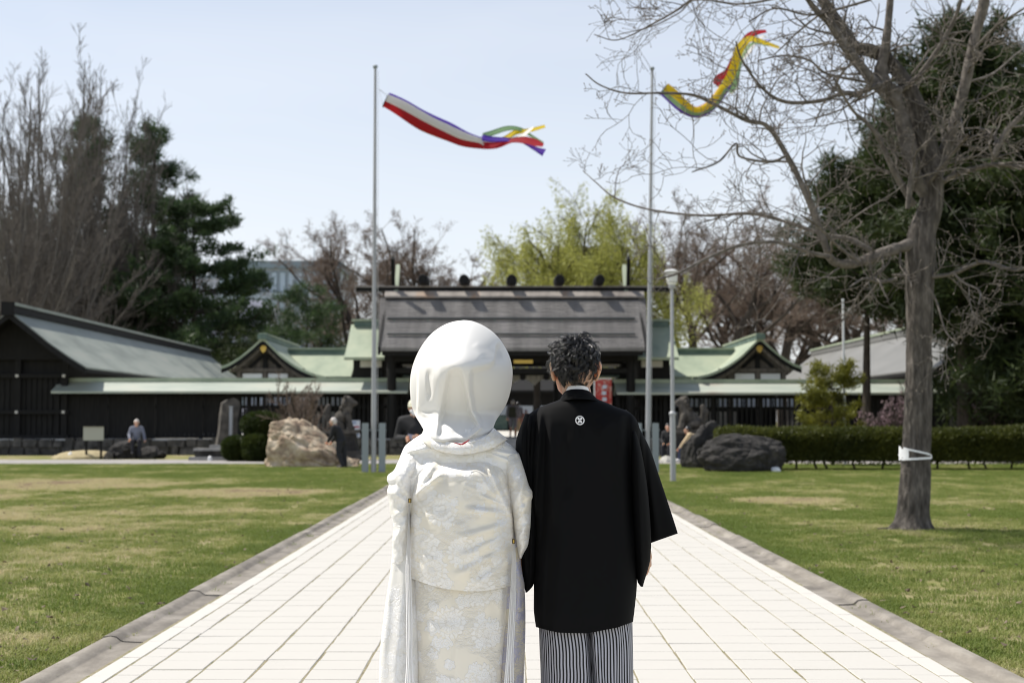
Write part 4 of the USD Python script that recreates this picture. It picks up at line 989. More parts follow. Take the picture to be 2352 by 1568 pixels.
shrub(122, 2045, 985, 868, 50.0, 95, "dark shrub speckled with pale pink blossom, left of the near trunk", "blossoming_shrub", "bark_dark", 0.16)
shrub(123, 2250, 985, 872, 50.5, 110, "dark shrub with few pink blossoms in shade, right of the near trunk", "blossoming_shrub", "bark_dark", 0.10)

# ---- the near bare tree, its main limbs traced
def near_tree():
    r = np.random.default_rng(131); Y = 18.4
    base = at(2094, 1212, Y) * [1, 1, 0]
    t = thing("bare_tree", "large near bare tree with knobbly limbs on the right lawn", "tree", base)
    def limb(pts, w0, w1, dy=0.0, n=None, sides=9, mat_="limb_near", nm="limb", wob=0.0):
        p = np.array(pts, float); k = n or max(8, 5 * len(p))
        q = smooth_path(p, k); s = np.linspace(0, 1, k)
        d0 = dy if np.ndim(dy) else (0, dy)
        yy = Y + d0[0] + (d0[1] - d0[0]) * s ** 1.6
        P = np.array([at(a, b, c) for (a, b), c in zip(q[:, :2], yy)])
        W = np.interp(s, np.linspace(0, 1, len(p)), p[:, 2]) if p.shape[1] > 2 else np.linspace(w0, w1, k)
        R = W / 2 * px(Y) * (1 + 0.06 * r.normal(size=k))
        part(t, nm, (batch_tubes(P[None], R[None], sides)), mat_, smooth=True)
        return P, R
    # trunk with flutes
    tp = np.array([(2094, 1224, 112), (2095, 1207, 90), (2097, 1180, 71), (2101, 1120, 66), (2105, 1050, 63), (2109, 960, 61), (2111, 870, 57), (2112, 780, 57), (2113, 700, 60), (2114, 630, 64), (2116, 570, 66), (2120, 530, 60), (2139, 468, 52), (2139, 379, 47), (2112, 268, 44), (2081, 192, 34), (2036, 136, 31), (1999, 116, 30), (1963, 108, 29), (1936, 67, 26), (1896, 9, 24), (1860, -50, 20)], float)
    q = smooth_path(tp, 300)
    V = []; ns = 64
    P = np.array([at(a, b, Y) for a, b in q[:, :2]])
    tt = np.gradient(P, axis=0); tt /= np.linalg.norm(tt, axis=1, keepdims=True)
    aa = np.cross(tt, [0, 1, 0]); aa /= np.linalg.norm(aa, axis=1, keepdims=True); bb = np.cross(tt, aa)
    ang = np.arange(ns) * 2 * np.pi / ns
    for k in range(300):
        rr = q[k, 2] / 2 * px(Y) * (1 + 0.055 * np.sin(3 * ang + 0.01 * k) + 0.035 * np.sin(5 * ang + 1 + 0.025 * k) + 0.10 * (0.5 - np.abs(meshkit.fbm(np.c_[np.cos(ang) * 3.4, np.sin(ang) * 3.4, np.full(ns, P[k][2] * 1.6)], 4, 3) - 0.5) * 5))
        if k < 20: rr = rr * (1 + (0.16 - 0.008 * k) * np.maximum(0, np.sin(4 * ang + 0.6)))
        V.append(P[k] + rr[:, None] * (np.cos(ang)[:, None] * aa[k] + np.sin(ang)[:, None] * bb[k]))
    part(t, "trunk", (np.vstack(V), grid_faces(300, ns, True)), "bark_near", smooth=True)
    Ls = [(P[190:], (q[190:, 2] / 2 * px(Y)))]
    add = lambda *a, **k: Ls.append(limb(*a, **k))
    add([(2142, 505, 20), (2130, 455, 28), (2100, 400, 36), (2066, 250, 34), (2025, 178, 34), (2034, 111, 20), (2042, 36, 17), (2048, -40, 15)], 0, 0, (0.0, -0.3))
    add([(2066, 215, 30), (2010, 190, 26), (1950, 120, 24), (1905, 53, 18), (1869, 18, 14), (1830, -40, 10)], 0, 0, (-0.1, -0.9))
    add([(2128, 455, 34), (2160, 380, 32), (2173, 339, 29), (2186, 303, 26), (2213, 210, 24), (2239, 89, 25), (2262, 0, 24), (2275, -60, 22)], 0, 0, (0.1, -0.5))
    add([(2050, 220, 10), (2061, 214, 12), (2106, 178, 12), (2150, 120, 11), (2186, 58, 10), (2208, 0, 8), (2220, -50, 7)], 0, 0, (0.0, -0.9))
    add([(2030, 190, 12), (2017, 196, 12), (1972, 214, 11), (1936, 214, 10), (1883, 232, 9), (1802, 234, 8), (1749, 201, 6.5), (1704, 138, 5), (1690, 95, 3)], 0, 0, (-0.3, -1.6))
    add([(2100, 470, 16), (2088, 455, 15), (2052, 392, 14), (2025, 330, 11), (1994, 285, 9), (1963, 259, 7), (1936, 218, 6), (1915, 180, 4)], 0, 0, (0.0, -1.2))
    add([(2134, 540, 16), (2112, 555, 24), (2075, 566, 28), (2017, 585, 26), (1963, 604, 22), (1914, 600, 18), (1892, 553, 17), (1856, 455, 15), (1807, 357, 12.5), (1762, 290, 10), (1713, 276, 9), (1633, 236, 7.5), (1588, 218, 6.5), (1517, 214, 5), (1437, 214, 4), (1379, 196, 3.2), (1345, 170, 2.5)], 0, 0, (0.0, -2.2), n=110)
    add([(2000, 575, 14), (1950, 549, 13), (1896, 540, 10), (1816, 513, 9), (1727, 491, 8), (1615, 495, 6.5), (1495, 482, 5), (1414, 455, 4), (1370, 420, 3), (1339, 392, 2)], 0, 0, (-0.4, 1.2), n=70)
    add([(1905, 590, 11), (1860, 580, 9), (1794, 557, 8), (1704, 562, 7.5), (1624, 593, 6.5), (1553, 629, 5), (1504, 642, 3)], 0, 0, (-0.6, -1.8))
    add([(2050, 632, 7), (2119, 636, 10), (2186, 629, 10), (2257, 602, 9), (2329, 620, 7), (2370, 610, 6)], 0, 0, (0.0, -1.2))
    add([(2140, 440, 16), (2180, 408, 13), (2235, 388, 12), (2290, 378, 11), (2352, 384, 10), (2400, 380, 8)], 0, 0, (0, -0.8))
    add([(2280, 372, 9), (2284, 358, 13), (2311, 303, 13), (2352, 259, 12), (2390, 200, 10)], 0, 0, (-0.7, -1.0))
    add([(2130, 430, 8), (2141, 410, 9), (2191, 348, 9), (2226, 308, 7)], 0, 0, (0.0, -0.9))
    add([(2085, 480, 12), (2092, 420, 14), (2100, 375, 9)], 0, 0, (-0.4, -0.5))
    add([(2060, 640, 8), (2020, 648, 9), (1985, 640, 6), (1950, 660, 4)], 0, 0, (-0.3, -0.8))
    add([(1975, 600, 8), (1930, 570, 7), (1880, 520, 6), (1840, 495, 4)], 0, 0, (-0.5, -1.4))
    add([(1807, 357, 6), (1770, 372, 6), (1700, 360, 5), (1690, 330, 5), (1650, 372, 4), (1590, 395, 3)], 0, 0, (-1.2, -1.9))
    add([(1995, 190, 7), (1900, 170, 6), (1860, 140, 5), (1800, 128, 4), (1740, 140, 3)], 0, 0, (-0.5, -1.2))
    add([(2000, 0, 6), (1930, 20, 6), (1860, 35, 5), (1780, 20, 4), (1720, 50, 3)], 0, 0, (-0.4, -1.5))
    add([(1850, -20, 7), (1790, -5, 6), (1700, 10, 5), (1600, 0, 4), (1560, 30, 3.5), (1500, 60, 3), (1420, 80, 2.2)], 0, 0, (0.3, 1.0))
    add([(1610, -20, 5), (1560, 20, 5), (1500, 55, 4), (1420, 92, 2.6), (1365, 80, 2)], 0, 0, (-1.0, -1.5))
    add([(2230, 120, 6), (2290, 60, 6), (2352, 20, 4)], 0, 0, (-0.5, -1.2))
    add([(2220, 190, 6), (2280, 170, 6), (2340, 120, 4), (2380, 100, 4)], 0, 0, (0.4, 1.2))
    add([(2190, 628, 5), (2215, 650, 5), (2250, 668, 4), (2248, 700, 3)], 0, 0, (-0.9, -1.3))
    add([(2125, 650, 5), (2150, 690, 5), (2172, 760, 4), (2200, 790, 3)], 0, 0, (-0.4, -0.9))
    # twigs: crooked, in several orders
    k = 24; LP = np.array([smooth_path(p, k) for p, _ in Ls]); LR = np.array([np.interp(np.linspace(0, 1, k), np.linspace(0, 1, len(q_)), q_) for _, q_ in Ls])
    lens = np.linalg.norm(np.diff(LP, axis=1), axis=2).sum(1)
    A, AR = [], []
    for i in range(len(LP)):
        nch = int(max(5, lens[i] * 4.6))
        p, q_ = grow(r, LP[i:i + 1], LR[i:i + 1], nch, 0.12, 1.0, 0.95, 0.0, 8, 0.21, 0.03, 0.5, 0.35, flat=0.55, lmin=1e-3)
        ln = r.uniform(0.35, 1.35, nch)
        d = p - p[:, :1]; n0 = np.linalg.norm(np.diff(p, axis=1), axis=2).sum(1)
        p = p[:, :1] + d * (ln / n0)[:, None, None]
        A.append(p); AR.append(np.clip(q_, 0.0045, 0.016) * np.linspace(1, 0.6, 8))
    A, AR = np.vstack(A), np.vstack(AR)
    ok = A[:, -1, 0] > 1.0; A, AR = A[ok], AR[ok]
    B, BR = grow(r, A, AR, 5, 0.15, 1.0, 0.95, 0.52, 6, 0.26, 0.05, 0.7, 0.6, flat=0.7, lmin=0.12)
    C, CR = grow(r, B, BR, 3, 0.3, 1.0, 0.95, 0.5, 4, 0.30, 0.10, 0.7, 0.7, flat=0.8, lmin=0.06)
    m = MB(); m.add(*batch_tubes(A, np.maximum(AR, 0.0042), 5)); m.add(*batch_tubes(B, np.maximum(BR, 0.0034), 4)); m.add(*batch_tubes(C, np.maximum(CR, 0.0030), 3))
    part(t, "crown", m, "limb_near", smooth=True)
    tips = np.vstack([C[:, -1], B[:, -1]]); d = np.vstack([C[:, -1] - C[:, -2], B[:, -1] - B[:, -2]]); d /= np.linalg.norm(d, axis=1, keepdims=True)
    bud = np.stack([tips, tips + d * 0.012, tips + d * 0.026], 1)
    part(t, "buds", batch_tubes(bud, np.tile([0.004, 0.0065, 0.002], (len(bud), 1)), 4), "twig_near")
near_tree()

# ------------------------------------------------------------------ things on the lawn and before the fence
mottled("galvanised", [(0.3, (0.27, 0.277, 0.285)), (0.7, (0.38, 0.388, 0.396))], scale=(1, 1, 0.3), nscale=2.0, rough=0.45, spec=0.5)
plain("post_grey", (0.22, 0.25, 0.26), 0.55, 0.4)
mottled("pole_white", [(0.3, (0.48, 0.48, 0.47)), (0.7, (0.62, 0.62, 0.61))], scale=(1, 1, 0.4), nscale=3.0, rough=0.5, spec=0.4)
mottled("rock_pale", [(0.27, (0.09, 0.07, 0.055)), (0.42, (0.27, 0.20, 0.14)), (0.55, (0.44, 0.36, 0.26)), (0.75, (0.55, 0.48, 0.39))], nscale=2.6, rough=0.9, bump=0.9, bdist=0.05, bscale=7)
mottled("rock_dark", [(0.25, (0.013, 0.0125, 0.012)), (0.5, (0.031, 0.029, 0.027)), (0.75, (0.075, 0.07, 0.063))], nscale=3.0, rough=0.9, bump=0.9, bdist=0.05, bscale=8)
mottled("statue_stone", [(0.3, (0.04, 0.037, 0.032)), (0.55, (0.09, 0.08, 0.068)), (0.8, (0.18, 0.16, 0.13))], nscale=4.0, rough=0.9, bump=0.6, bdist=0.03)
for nm, c in (("silk_red", (0.42, 0.012, 0.022)), ("silk_white", (0.78, 0.76, 0.72)), ("silk_purple", (0.11, 0.05, 0.42)), ("silk_green", (0.22, 0.36, 0.18)), ("silk_yellow", (0.72, 0.52, 0.015))):
    mat(nm, {"p": ("principled_bsdf", {"base_color": c, "roughness": 0.6, "specular_ior_level": 0.3}), "t": ("translucent_bsdf", {"color": c}), "mx": ("mix_closure", {"fac": 0.38})}, [("p.BSDF", "mx.closure1"), ("t.BSDF", "mx.closure2")], surface="mx.closure")

def flagpole(u, ut, vt, posts, label):
    Y = 38.4; b = ground(u, 1085); b = at(u, 1085, Y) * [1, 1, 0]; top = at(ut, vt, Y)
    t = thing("flagpole", label, "flagpole", b, "flagpoles either side of the path")
    s = np.linspace(0, 1, 14)[:, None]
    p = b + (top - b) * s
    part(t, "pole", MB().tube(p, 0.072 - 0.036 * s[:, 0], 14), "galvanised", smooth=40)
    part(t, "truck", MB().mesh(lathe([(0.0, 0), (0.055, 0.01), (0.07, 0.05), (0.055, 0.09), (0.0, 0.10)], top, 12)), "post_grey", smooth=True)
    part(t, "halyard", MB().tube([b + [0.10, 0, 1.2], top + [0.085, 0, -0.05]], 0.006, 4), "pole_white")
    for pu in posts:
        c = at(pu, 1085, Y) * [1, 1, 0]; w = 0.085
        part(t, "support_post", MB().box(c + [-w, -0.06, 0], c + [w, 0.06, zv(971, Y)]), "post_grey")
    for z in (0.45, 1.15):
        part(t, "bolt", MB().tube([b + [-0.34, 0, z], b + [0.34, 0, z]], 0.018, 6), "post_grey")
flagpole(858, 862, 158, (838.5, 877.5), "tall grey flagpole left of the path, flying the straight streamer")
flagpole(1487, 1498, 162, (1467, 1506), "tall grey flagpole right of the path, flying the curled streamer")

def streamer(center, rad, arcs, ribbons, label, Y=38.4, dys=None, hoop=None):
    """a windsock of five coloured silk strips that part into ribbons"""
    c = smooth_path(center, 40); rd = np.interp(np.linspace(0, 1, 40), np.linspace(0, 1, len(rad)), rad)
    dy = np.zeros(40) if dys is None else np.interp(np.linspace(0, 1, 40), np.linspace(0, 1, len(dys)), dys)
    C = np.array([at(a, b, Y + e) for (a, b), e in zip(c, dy)])
    T = np.gradient(C, axis=0); T /= np.linalg.norm(T, axis=1, keepdims=True)
    back = np.array([0, 1.0, 0]); U_ = np.cross(T, back); U_ /= np.linalg.norm(U_, axis=1, keepdims=True)    # perpendicular, in the picture plane
    sgn = np.sign(U_[0, 2]) or 1; U_ *= sgn
    W_ = np.cross(U_, T); W_ *= np.sign(W_[0, 1]) * -1                       # towards the camera
    t = thing("streamer", label, "streamer", C[0])
    r = np.random.default_rng(len(label))
    for nm, (a0, a1) in arcs.items():
        an = np.radians(np.linspace(a0, a1, 7))
        rr = rd[:, None] * px(Y) * (1 + 0.10 * np.sin(np.linspace(0, 9, 40)[:, None] + an))
        rows = C[:, None] + rr[..., None] * (np.sin(an)[None, :, None] * U_[:, None] + 0.62 * np.cos(an)[None, :, None] * W_[:, None])
        rb = ribbons.get(nm)
        if rb:
            q = smooth_path(rb[0], 26); wd = np.interp(np.linspace(0, 1, 26), np.linspace(0, 1, len(rb[1])), rb[1]) * px(Y)
            D = np.array([at(a, b, Y + rb[2] * k / 25) for k, (a, b) in enumerate(q)])
            tt = np.gradient(D, axis=0); tt /= np.linalg.norm(tt, axis=1, keepdims=True); uu = np.cross(tt, back); uu /= np.linalg.norm(uu, axis=1, keepdims=True); uu *= sgn
            tw = np.linspace(0, rb[3], 26) ; 
            side = uu * np.cos(tw)[:, None] + back * np.sin(tw)[:, None]
            tail = D[:, None] + side[:, None] * wd[:, None, None] * np.linspace(-1, 1, 7)[None, :, None] + back * 0.02 * np.sin(np.linspace(-1, 1, 7) * 2)[None, :, None]
            rows = np.concatenate([rows, tail[2:]], 0)
        V = rows.reshape(-1, 3)
        part(t, {"silk_red": "red_strip", "silk_white": "white_strip", "silk_purple": "purple_strip", "silk_green": "green_strip", "silk_yellow": "yellow_strip"}[nm], (V, grid_faces(len(rows), 7)), nm, smooth=True)
    ring = [C[0] + rd[0] * px(Y) * (math.sin(a) * U_[0] + 0.62 * math.cos(a) * W_[0]) for a in np.linspace(0, 2 * np.pi, 17)]
    part(t, "hoop", MB().tube(ring, 0.012, 5), "ink")
    if hoop is not None:
        br = MB()
        for a in (0.5, 2.6, 4.7):
            br.tube([ring[int(a / 6.28 * 16)], hoop], 0.005, 4)
        part(t, "bridle", br, "pole_white")
streamer([(887, 231), (930, 252), (975, 277), (1020, 300), (1060, 318), (1100, 327)], [18, 21, 23, 22, 19, 14],
         {"silk_red": (-88, -12), "silk_white": (-12, 44), "silk_purple": (44, 132), "silk_green": (132, 204), "silk_yellow": (204, 272)},
         {"silk_green": ([(1100, 315), (1130, 306), (1165, 295), (1195, 297), (1220, 312), (1248, 328)], [7, 7, 7, 6, 5, 4], 0.5, 0.8),
          "silk_purple": ([(1095, 314), (1130, 320), (1170, 321), (1200, 326), (1230, 342), (1250, 351)], [9, 7, 5, 4, 6, 11], -0.3, 0.4),
          "silk_white": ([(1100, 325), (1140, 328), (1175, 322), (1200, 312), (1215, 300), (1225, 292)], [12, 9, 8, 7, 6, 4], 0.2, 1.0),
          "silk_yellow": ([(1095, 330), (1120, 334), (1160, 318), (1185, 304), (1215, 300), (1252, 290)], [7, 6, 6, 7, 6, 5], 0.4, 0.5),
          "silk_red": ([(1100, 335), (1140, 334), (1175, 323), (1205, 322), (1230, 328), (1248, 334)], [9, 8, 6, 10, 11, 6], -0.4, 0.6)},
         "five-coloured silk streamer, straight with ribbons, beside the left flagpole", hoop=at(871, 205, 38.4))
streamer([(1524, 206), (1545, 222), (1570, 243), (1597, 258), (1625, 250), (1645, 230), (1660, 205)], [16, 17, 16, 13, 13, 13, 12],
         {"silk_purple": (-90, -48), "silk_green": (-48, -12), "silk_yellow": (-12, 68), "silk_red": (68, 150), "silk_white": (150, 270)},
         {"silk_yellow": ([(1660, 205), (1678, 175), (1690, 140), (1700, 110), (1722, 90), (1755, 98), (1790, 110)], [10, 10, 10, 11, 9, 7, 5], -0.3, 0.5),
          "silk_green": ([(1668, 215), (1684, 195), (1695, 150), (1705, 125), (1730, 100), (1765, 106)], [9, 9, 8, 7, 5, 4], 0.3, 0.8),
          "silk_purple": ([(1660, 222), (1678, 190), (1690, 155), (1712, 110), (1745, 96), (1768, 92)], [6, 4, 4, 4, 4, 4], 0.5, 1.0),
          "silk_red": ([(1648, 200), (1650, 182), (1672, 165), (1690, 130), (1715, 88), (1735, 76), (1760, 72)], [9, 10, 8, 8, 8, 8, 5], 0.2, 0.4),
          "silk_white": ([(1670, 225), (1690, 200), (1700, 150), (1720, 120), (1750, 85), (1762, 88)], [4, 5, 4, 4, 4, 4], 0.6, 0.7)},
         "five-coloured silk streamer curled upward in an S, beside the right flagpole", hoop=at(1501, 198, 38.4))

# lamp post, thin pole
Y = 32.9; b = at(1546, 1105, Y) * [1, 1, 0]
t = thing("street_lamp", "grey lamp post with frosted lantern right of the path", "street lamp", b)
part(t, "lower_pole", MB().tube([b, b + [0, 0, zv(952, Y)]], 0.066, 16), "galvanised", smooth=40)
part(t, "collar", MB().mesh(lathe([(0.05, 0), (0.085, 0.01), (0.085, 0.05), (0.05, 0.09)], b + [0, 0, zv(953, Y)], 16)), "galvanised", smooth=40)
zl = zv(662, Y)
part(t, "upper_pole", MB().tube([b + [0, 0, zv(950, Y)], b + [0, 0, zl]], [0.046, 0.040], 14), "galvanised", smooth=40)
plain("frosted_glass", (0.62, 0.63, 0.60), 0.35, 0.5)
zt = zv(626, Y)
part(t, "lantern_base", MB().mesh(lathe([(0.0, 0), (0.07, 0.0), (0.085, 0.04), (0.07, 0.07), (0.0, 0.07)], b + [0, 0, zl], 16)), "galvanised", smooth=40)
part(t, "lantern_glass", MB().mesh(lathe([(0.06, 0), (0.105, 0.03), (0.125, 0.10), (0.135, zt - zl - 0.08)], b + [0, 0, zl + 0.07], 18)), "frosted_glass", smooth=True)
part(t, "lantern_cap", MB().mesh(lathe([(0.17, 0.0), (0.18, 0.03), (0.14, 0.06), (0.04, 0.075), (0.0, 0.085)], b + [0, 0, zt], 18)), "pole_white", smooth=40)
b = at(1940, 1000, 45.4) * [1, 1, 0]
t = thing("pole", "thin pale pole rising behind the golden garden pine", "pole", b)
part(t, "shaft", MB().tube([b, b + [0, 0, zv(690, 45.4)]], [0.05, 0.035], 10), "pole_white", smooth=40)
part(t, "cap", MB().mesh(lathe([(0.05, 0), (0.05, 0.04), (0, 0.06)], b + [0, 0, zv(690, 45.4)], 10)), "pole_white")

# rocks
def rock(seed, c, size, label, matn, cat="rock", sub=4, rough=0.45, name="rock", ridge=None, flat=0.0, group=None, tilt=0.0, fine=0.06, planes=12, cut=0.9):
    m = trimesh.creation.icosphere(sub, 1.0); v = np.array(m.vertices)
    n = meshkit.fbm(v * 0.9 + seed * 3.7, 3, seed) - 0.5
    v = v * (1 + 2.2 * rough * n)[:, None]
    r = np.random.default_rng(seed)
    for _ in range(planes):                        # broken planes
        d = r.normal(0, 1, 3); d /= np.linalg.norm(d); h = v @ d; k = np.quantile(h, 0.985) * (0.62 + 0.2 * r.random())
        v = v - np.outer(np.maximum(0, h - k) * cut, d)
    crack = np.abs(meshkit.fbm(v * 1.9 + seed * 1.3, 4, seed + 9) - 0.5)
    v = v * (1 - 0.55 * rough * np.maximum(0, 0.07 - crack) / 0.07 * 0.30 + fine * 0.6 * (meshkit.fbm(v * 4.5 + seed, 4, seed + 2) - 0.5))[:, None]
    v = v * np.array(size)
    if ridge is not None: v[:, 2] += ridge(v)
    R = trimesh.transformations.rotation_matrix(tilt, [0, 1, 0])[:3, :3]; v = v @ R.T
    lo = v[:, 2].min(); v[:, 2] = np.maximum(v[:, 2] - lo - 0.34 * (v[:, 2].max() - lo), -0.03)
    v = v + np.array(c)
    return single(name, (v, np.array(m.faces)), matn, label, cat, group, smooth=38)
c = at(700, 1073, 43.6) * [1, 1, 0]
rock(5, c, (1.86, 1.15, 1.28), "large pale tan craggy boulder on the left lawn", "rock_pale", sub=6, rough=0.46, ridge=lambda v: 0.42 * np.clip(-v[:, 0] * 0.9 + 0.1, -0.8, 0.55) * np.clip(v[:, 2] + 0.4, 0, 1), fine=0.30, planes=12, cut=0.8)
c = at(1706, 1082, 39.6) * [1, 1, 0]
rock(12, c, (1.22, 0.8, 0.72), "long low dark boulder shaped like a turtle, before the hedge", "rock_dark", sub=5, rough=0.36, fine=0.34, planes=6, cut=0.6)
c = at(1612, 1062, 42.2) * [1, 1, 0]
rock(23, c, (0.55, 0.6, 0.95), "upright dark boulder left of the long low one", "rock_dark", sub=5, rough=0.40, tilt=0.25, fine=0.34, planes=6)
c = at(1660, 1070, 41.0) * [1, 1, 0]
rock(31, c, (0.42, 0.4, 0.40), "smaller dark boulder wedged between the two dark ones", "rock_dark", sub=4, rough=0.45, fine=0.2)
rock(33, at(1625, 1076, 40.5) * [1, 1, 0], (0.16, 0.14, 0.12), "small grey stone at the foot of the dark boulders", "statue_stone", sub=3)
rock(34, at(1783, 1078, 39.0) * [1, 1, 0], (0.17, 0.14, 0.13), "small whitish stone at the right end of the long dark boulder", "white_paint", sub=3)
rock(35, at(1790, 985, 47.5) * [1, 1, 0], (0.42, 0.36, 0.62), "rounded grey standing stone just behind the hedge", "statue_stone", sub=4, rough=0.3)
c = at(303, 1046, 52.6) * [1, 1, 0]
rock(41, c + [-0.25, 0, 0], (0.72, 0.5, 0.50), "dark craggy rock the seated person sits on, at left", "rock_dark", sub=5, rough=0.5, fine=0.2)
rock(43, c + [0.55, 0.2, 0], (0.62, 0.45, 0.42), "dark craggy rock right of the seated person's rock", "rock_dark", sub=5, rough=0.5, fine=0.2)
rock(44, at(252, 1048, 52.0) * [1, 1, 0], (0.22, 0.2, 0.26), "small grey stone left of the seated person's rock", "statue_stone", sub=3)
rock(45, at(158, 1048, 52.4) * [1, 1, 0], (0.14, 0.10, 0.26), "small leaning white stone near the notice board", "white_paint", sub=3, tilt=0.5)
rock(46, at(1534, 1062, 47.8) * [1, 1, 0], (0.26, 0.25, 0.18), "cream rounded stone behind the lamp post", "pale_cloth", sub=3, rough=0.2)
# straw-coloured bank below the notice board
m = trimesh.creation.icosphere(4, 1.0); m.vertices = m.vertices * [1.3, 0.9, 0.30] * (1 + 0.2 * (meshkit.fbm(np.array(m.vertices) * 2, 3)[:, None] - 0.5)) + at(200, 1048, 53.0) * [1, 1, 0]
mottled("straw", [(0.3, (0.26, 0.21, 0.12)), (0.7, (0.40, 0.34, 0.20))], nscale=6, rough=0.95, bump=0.8)
single("grass_mound", m, "straw", "low straw-coloured mound behind the notice board's legs", "mound", smooth=True)

# leaning stone stele and its marker post
Y = 51.0
P = [(499, 1022), (505, 985), (509, 950), (512, 925), (524, 917), (540, 914), (551, 920), (553, 930), (546, 960), (545, 1000), (543, 1022)]
pts = [(at(u, v, Y)[0], at(u, v, Y)[2]) for u, v in P]
t = thing("stone_stele", "tall leaning rough stone slab standing before the fence", "stone", at(522, 1022, Y) * [1, 1, 0] )
m = MB().prism([(x, max(z, 0.35)) for x, z in pts], "y", Y, Y + 0.5); v, f = m.arrays(); v = v + (meshkit.fbm(v * 3, 3)[:, None] - 0.5) * 0.12
v[:, 0] += (v[:, 1] - Y) * -0.35
part(t, "slab", (v, f), "statue_stone")
part(t, "plinth", MB().box((pts[0][0] - 0.25, Y - 0.1, 0), (pts[-1][0] + 0.2, Y + 0.7, 0.42)), "base_stone")
t = thing("marker_post", "narrow white marker post in front of the leaning slab", "post", at(530, 1005, Y - 0.3) * [1, 1, 0])
part(t, "post", MB().box(at(526, 1004, Y - 0.3) * [1, 1, 0], at(533.5, 934, Y - 0.3) + [0, 0.12, 0]), "galvanised")
part(t, "cap", MB().box(at(525, 934, Y - 0.32), at(534.5, 932, Y - 0.32) + [0, 0.16, 0]), "galvanised")
# bench of stone slabs
Y = 50.2; a, b = at(437, 1050, Y), at(547, 1050, Y)
t = thing("stone_bench", "low grey stone bench beside the round bushes", "bench", ((a[0] + b[0]) / 2, Y, 0))
part(t, "seat", MB().box((a[0] + 0.1, Y, zv(1029, Y) - 0.09), (b[0], Y + 0.55, zv(1029, Y))), "step_stone")
part(t, "upper_slab", MB().box((a[0] + 0.55, Y + 0.56, 0.3), (b[0] - 0.3, Y + 0.95, zv(1022, Y))), "step_stone")
part(t, "front_panel", MB().box((a[0] + 0.14, Y + 0.06, 0.14), (b[0] - 0.04, Y + 0.5, zv(1029, Y) - 0.092)), "rock_dark")
part(t, "foot", MB().box((a[0] - 0.05, Y - 0.06, 0), (b[0], Y + 0.55, 0.138)), "step_stone")
rock(47, at(483, 1047, 49.8) * [1, 1, 0], (0.10, 0.08, 0.16), "small white round stone in front of the bench", "white_paint", sub=3, rough=0.1)

# notice boards
def board(u0, u1, v0, v1, vb, Y, label, face):
    a, b = at(u0, v1, Y), at(u1, v0, Y)
    t = thing("notice_board", label, "sign", ((a[0] + b[0]) / 2, Y, 0))
    part(t, "panel", MB().box((a[0], Y, a[2]), (b[0], Y + 0.04, b[2])), face)
    return t, a, b
plain("board_beige", (0.36, 0.36, 0.29), 0.7)
t, a, b = board(191, 238, 979, 1011, 1052, 52.2, "faded beige notice board on two dark legs", "board_beige")
for x in (a[0] + 0.10, b[0] - 0.10):
    part(t, "leg", MB().box((x - 0.035, 52.205 + 0.04, 0), (x + 0.035, 52.30, b[2] - 0.05)), "dark_timber")
part(t, "frame", MB().box((a[0] - 0.03, 52.15, b[2]), (b[0] + 0.03, 52.26, b[2] + 0.05)), "dark_timber")
plain("board_white", (0.62, 0.64, 0.70), 0.6)
Y = 52.5
t, a, b = board(799, 827, 965, 1004, 1052, Y, "white notice with red bar and blue figures, left of the flagpole's posts", "board_white")
w, hgt = b[0] - a[0], b[2] - a[2]
q = lambda fx0, fz0, fx1, fz1, m, n: part(t, n, MB().box((a[0] + fx0 * w, Y - 0.008, a[2] + fz0 * hgt), (a[0] + fx1 * w, Y - 0.002, a[2] + fz1 * hgt)), m)
q(0.12, 0.58, 0.95, 0.66, "red_cloth", "red_bar")
plain("sign_blue", (0.12, 0.20, 0.38), 0.6)
q(0.42, 0.80, 0.50, 0.94, "sign_blue", "figure_mark"); q(0.56, 0.80, 0.64, 0.94, "sign_blue", "figure_mark")
q(0.25, 0.08, 0.42, 0.46, "sign_blue", "figure_mark"); q(0.62, 0.10, 0.72, 0.44, "sign_blue", "figure_mark"); q(0.78, 0.08, 0.86, 0.40, "sign_blue", "figure_mark")
part(t, "leg", MB().box((a[0] + w * 0.42, Y + 0.042, 0), (a[0] + w * 0.58, Y + 0.12, b[2] - 0.1)), "galvanised")
part(t, "foot", MB().box((a[0] + w * 0.25, Y - 0.1, 0), (a[0] + w * 0.75, Y + 0.25, 0.12)), "step_stone")

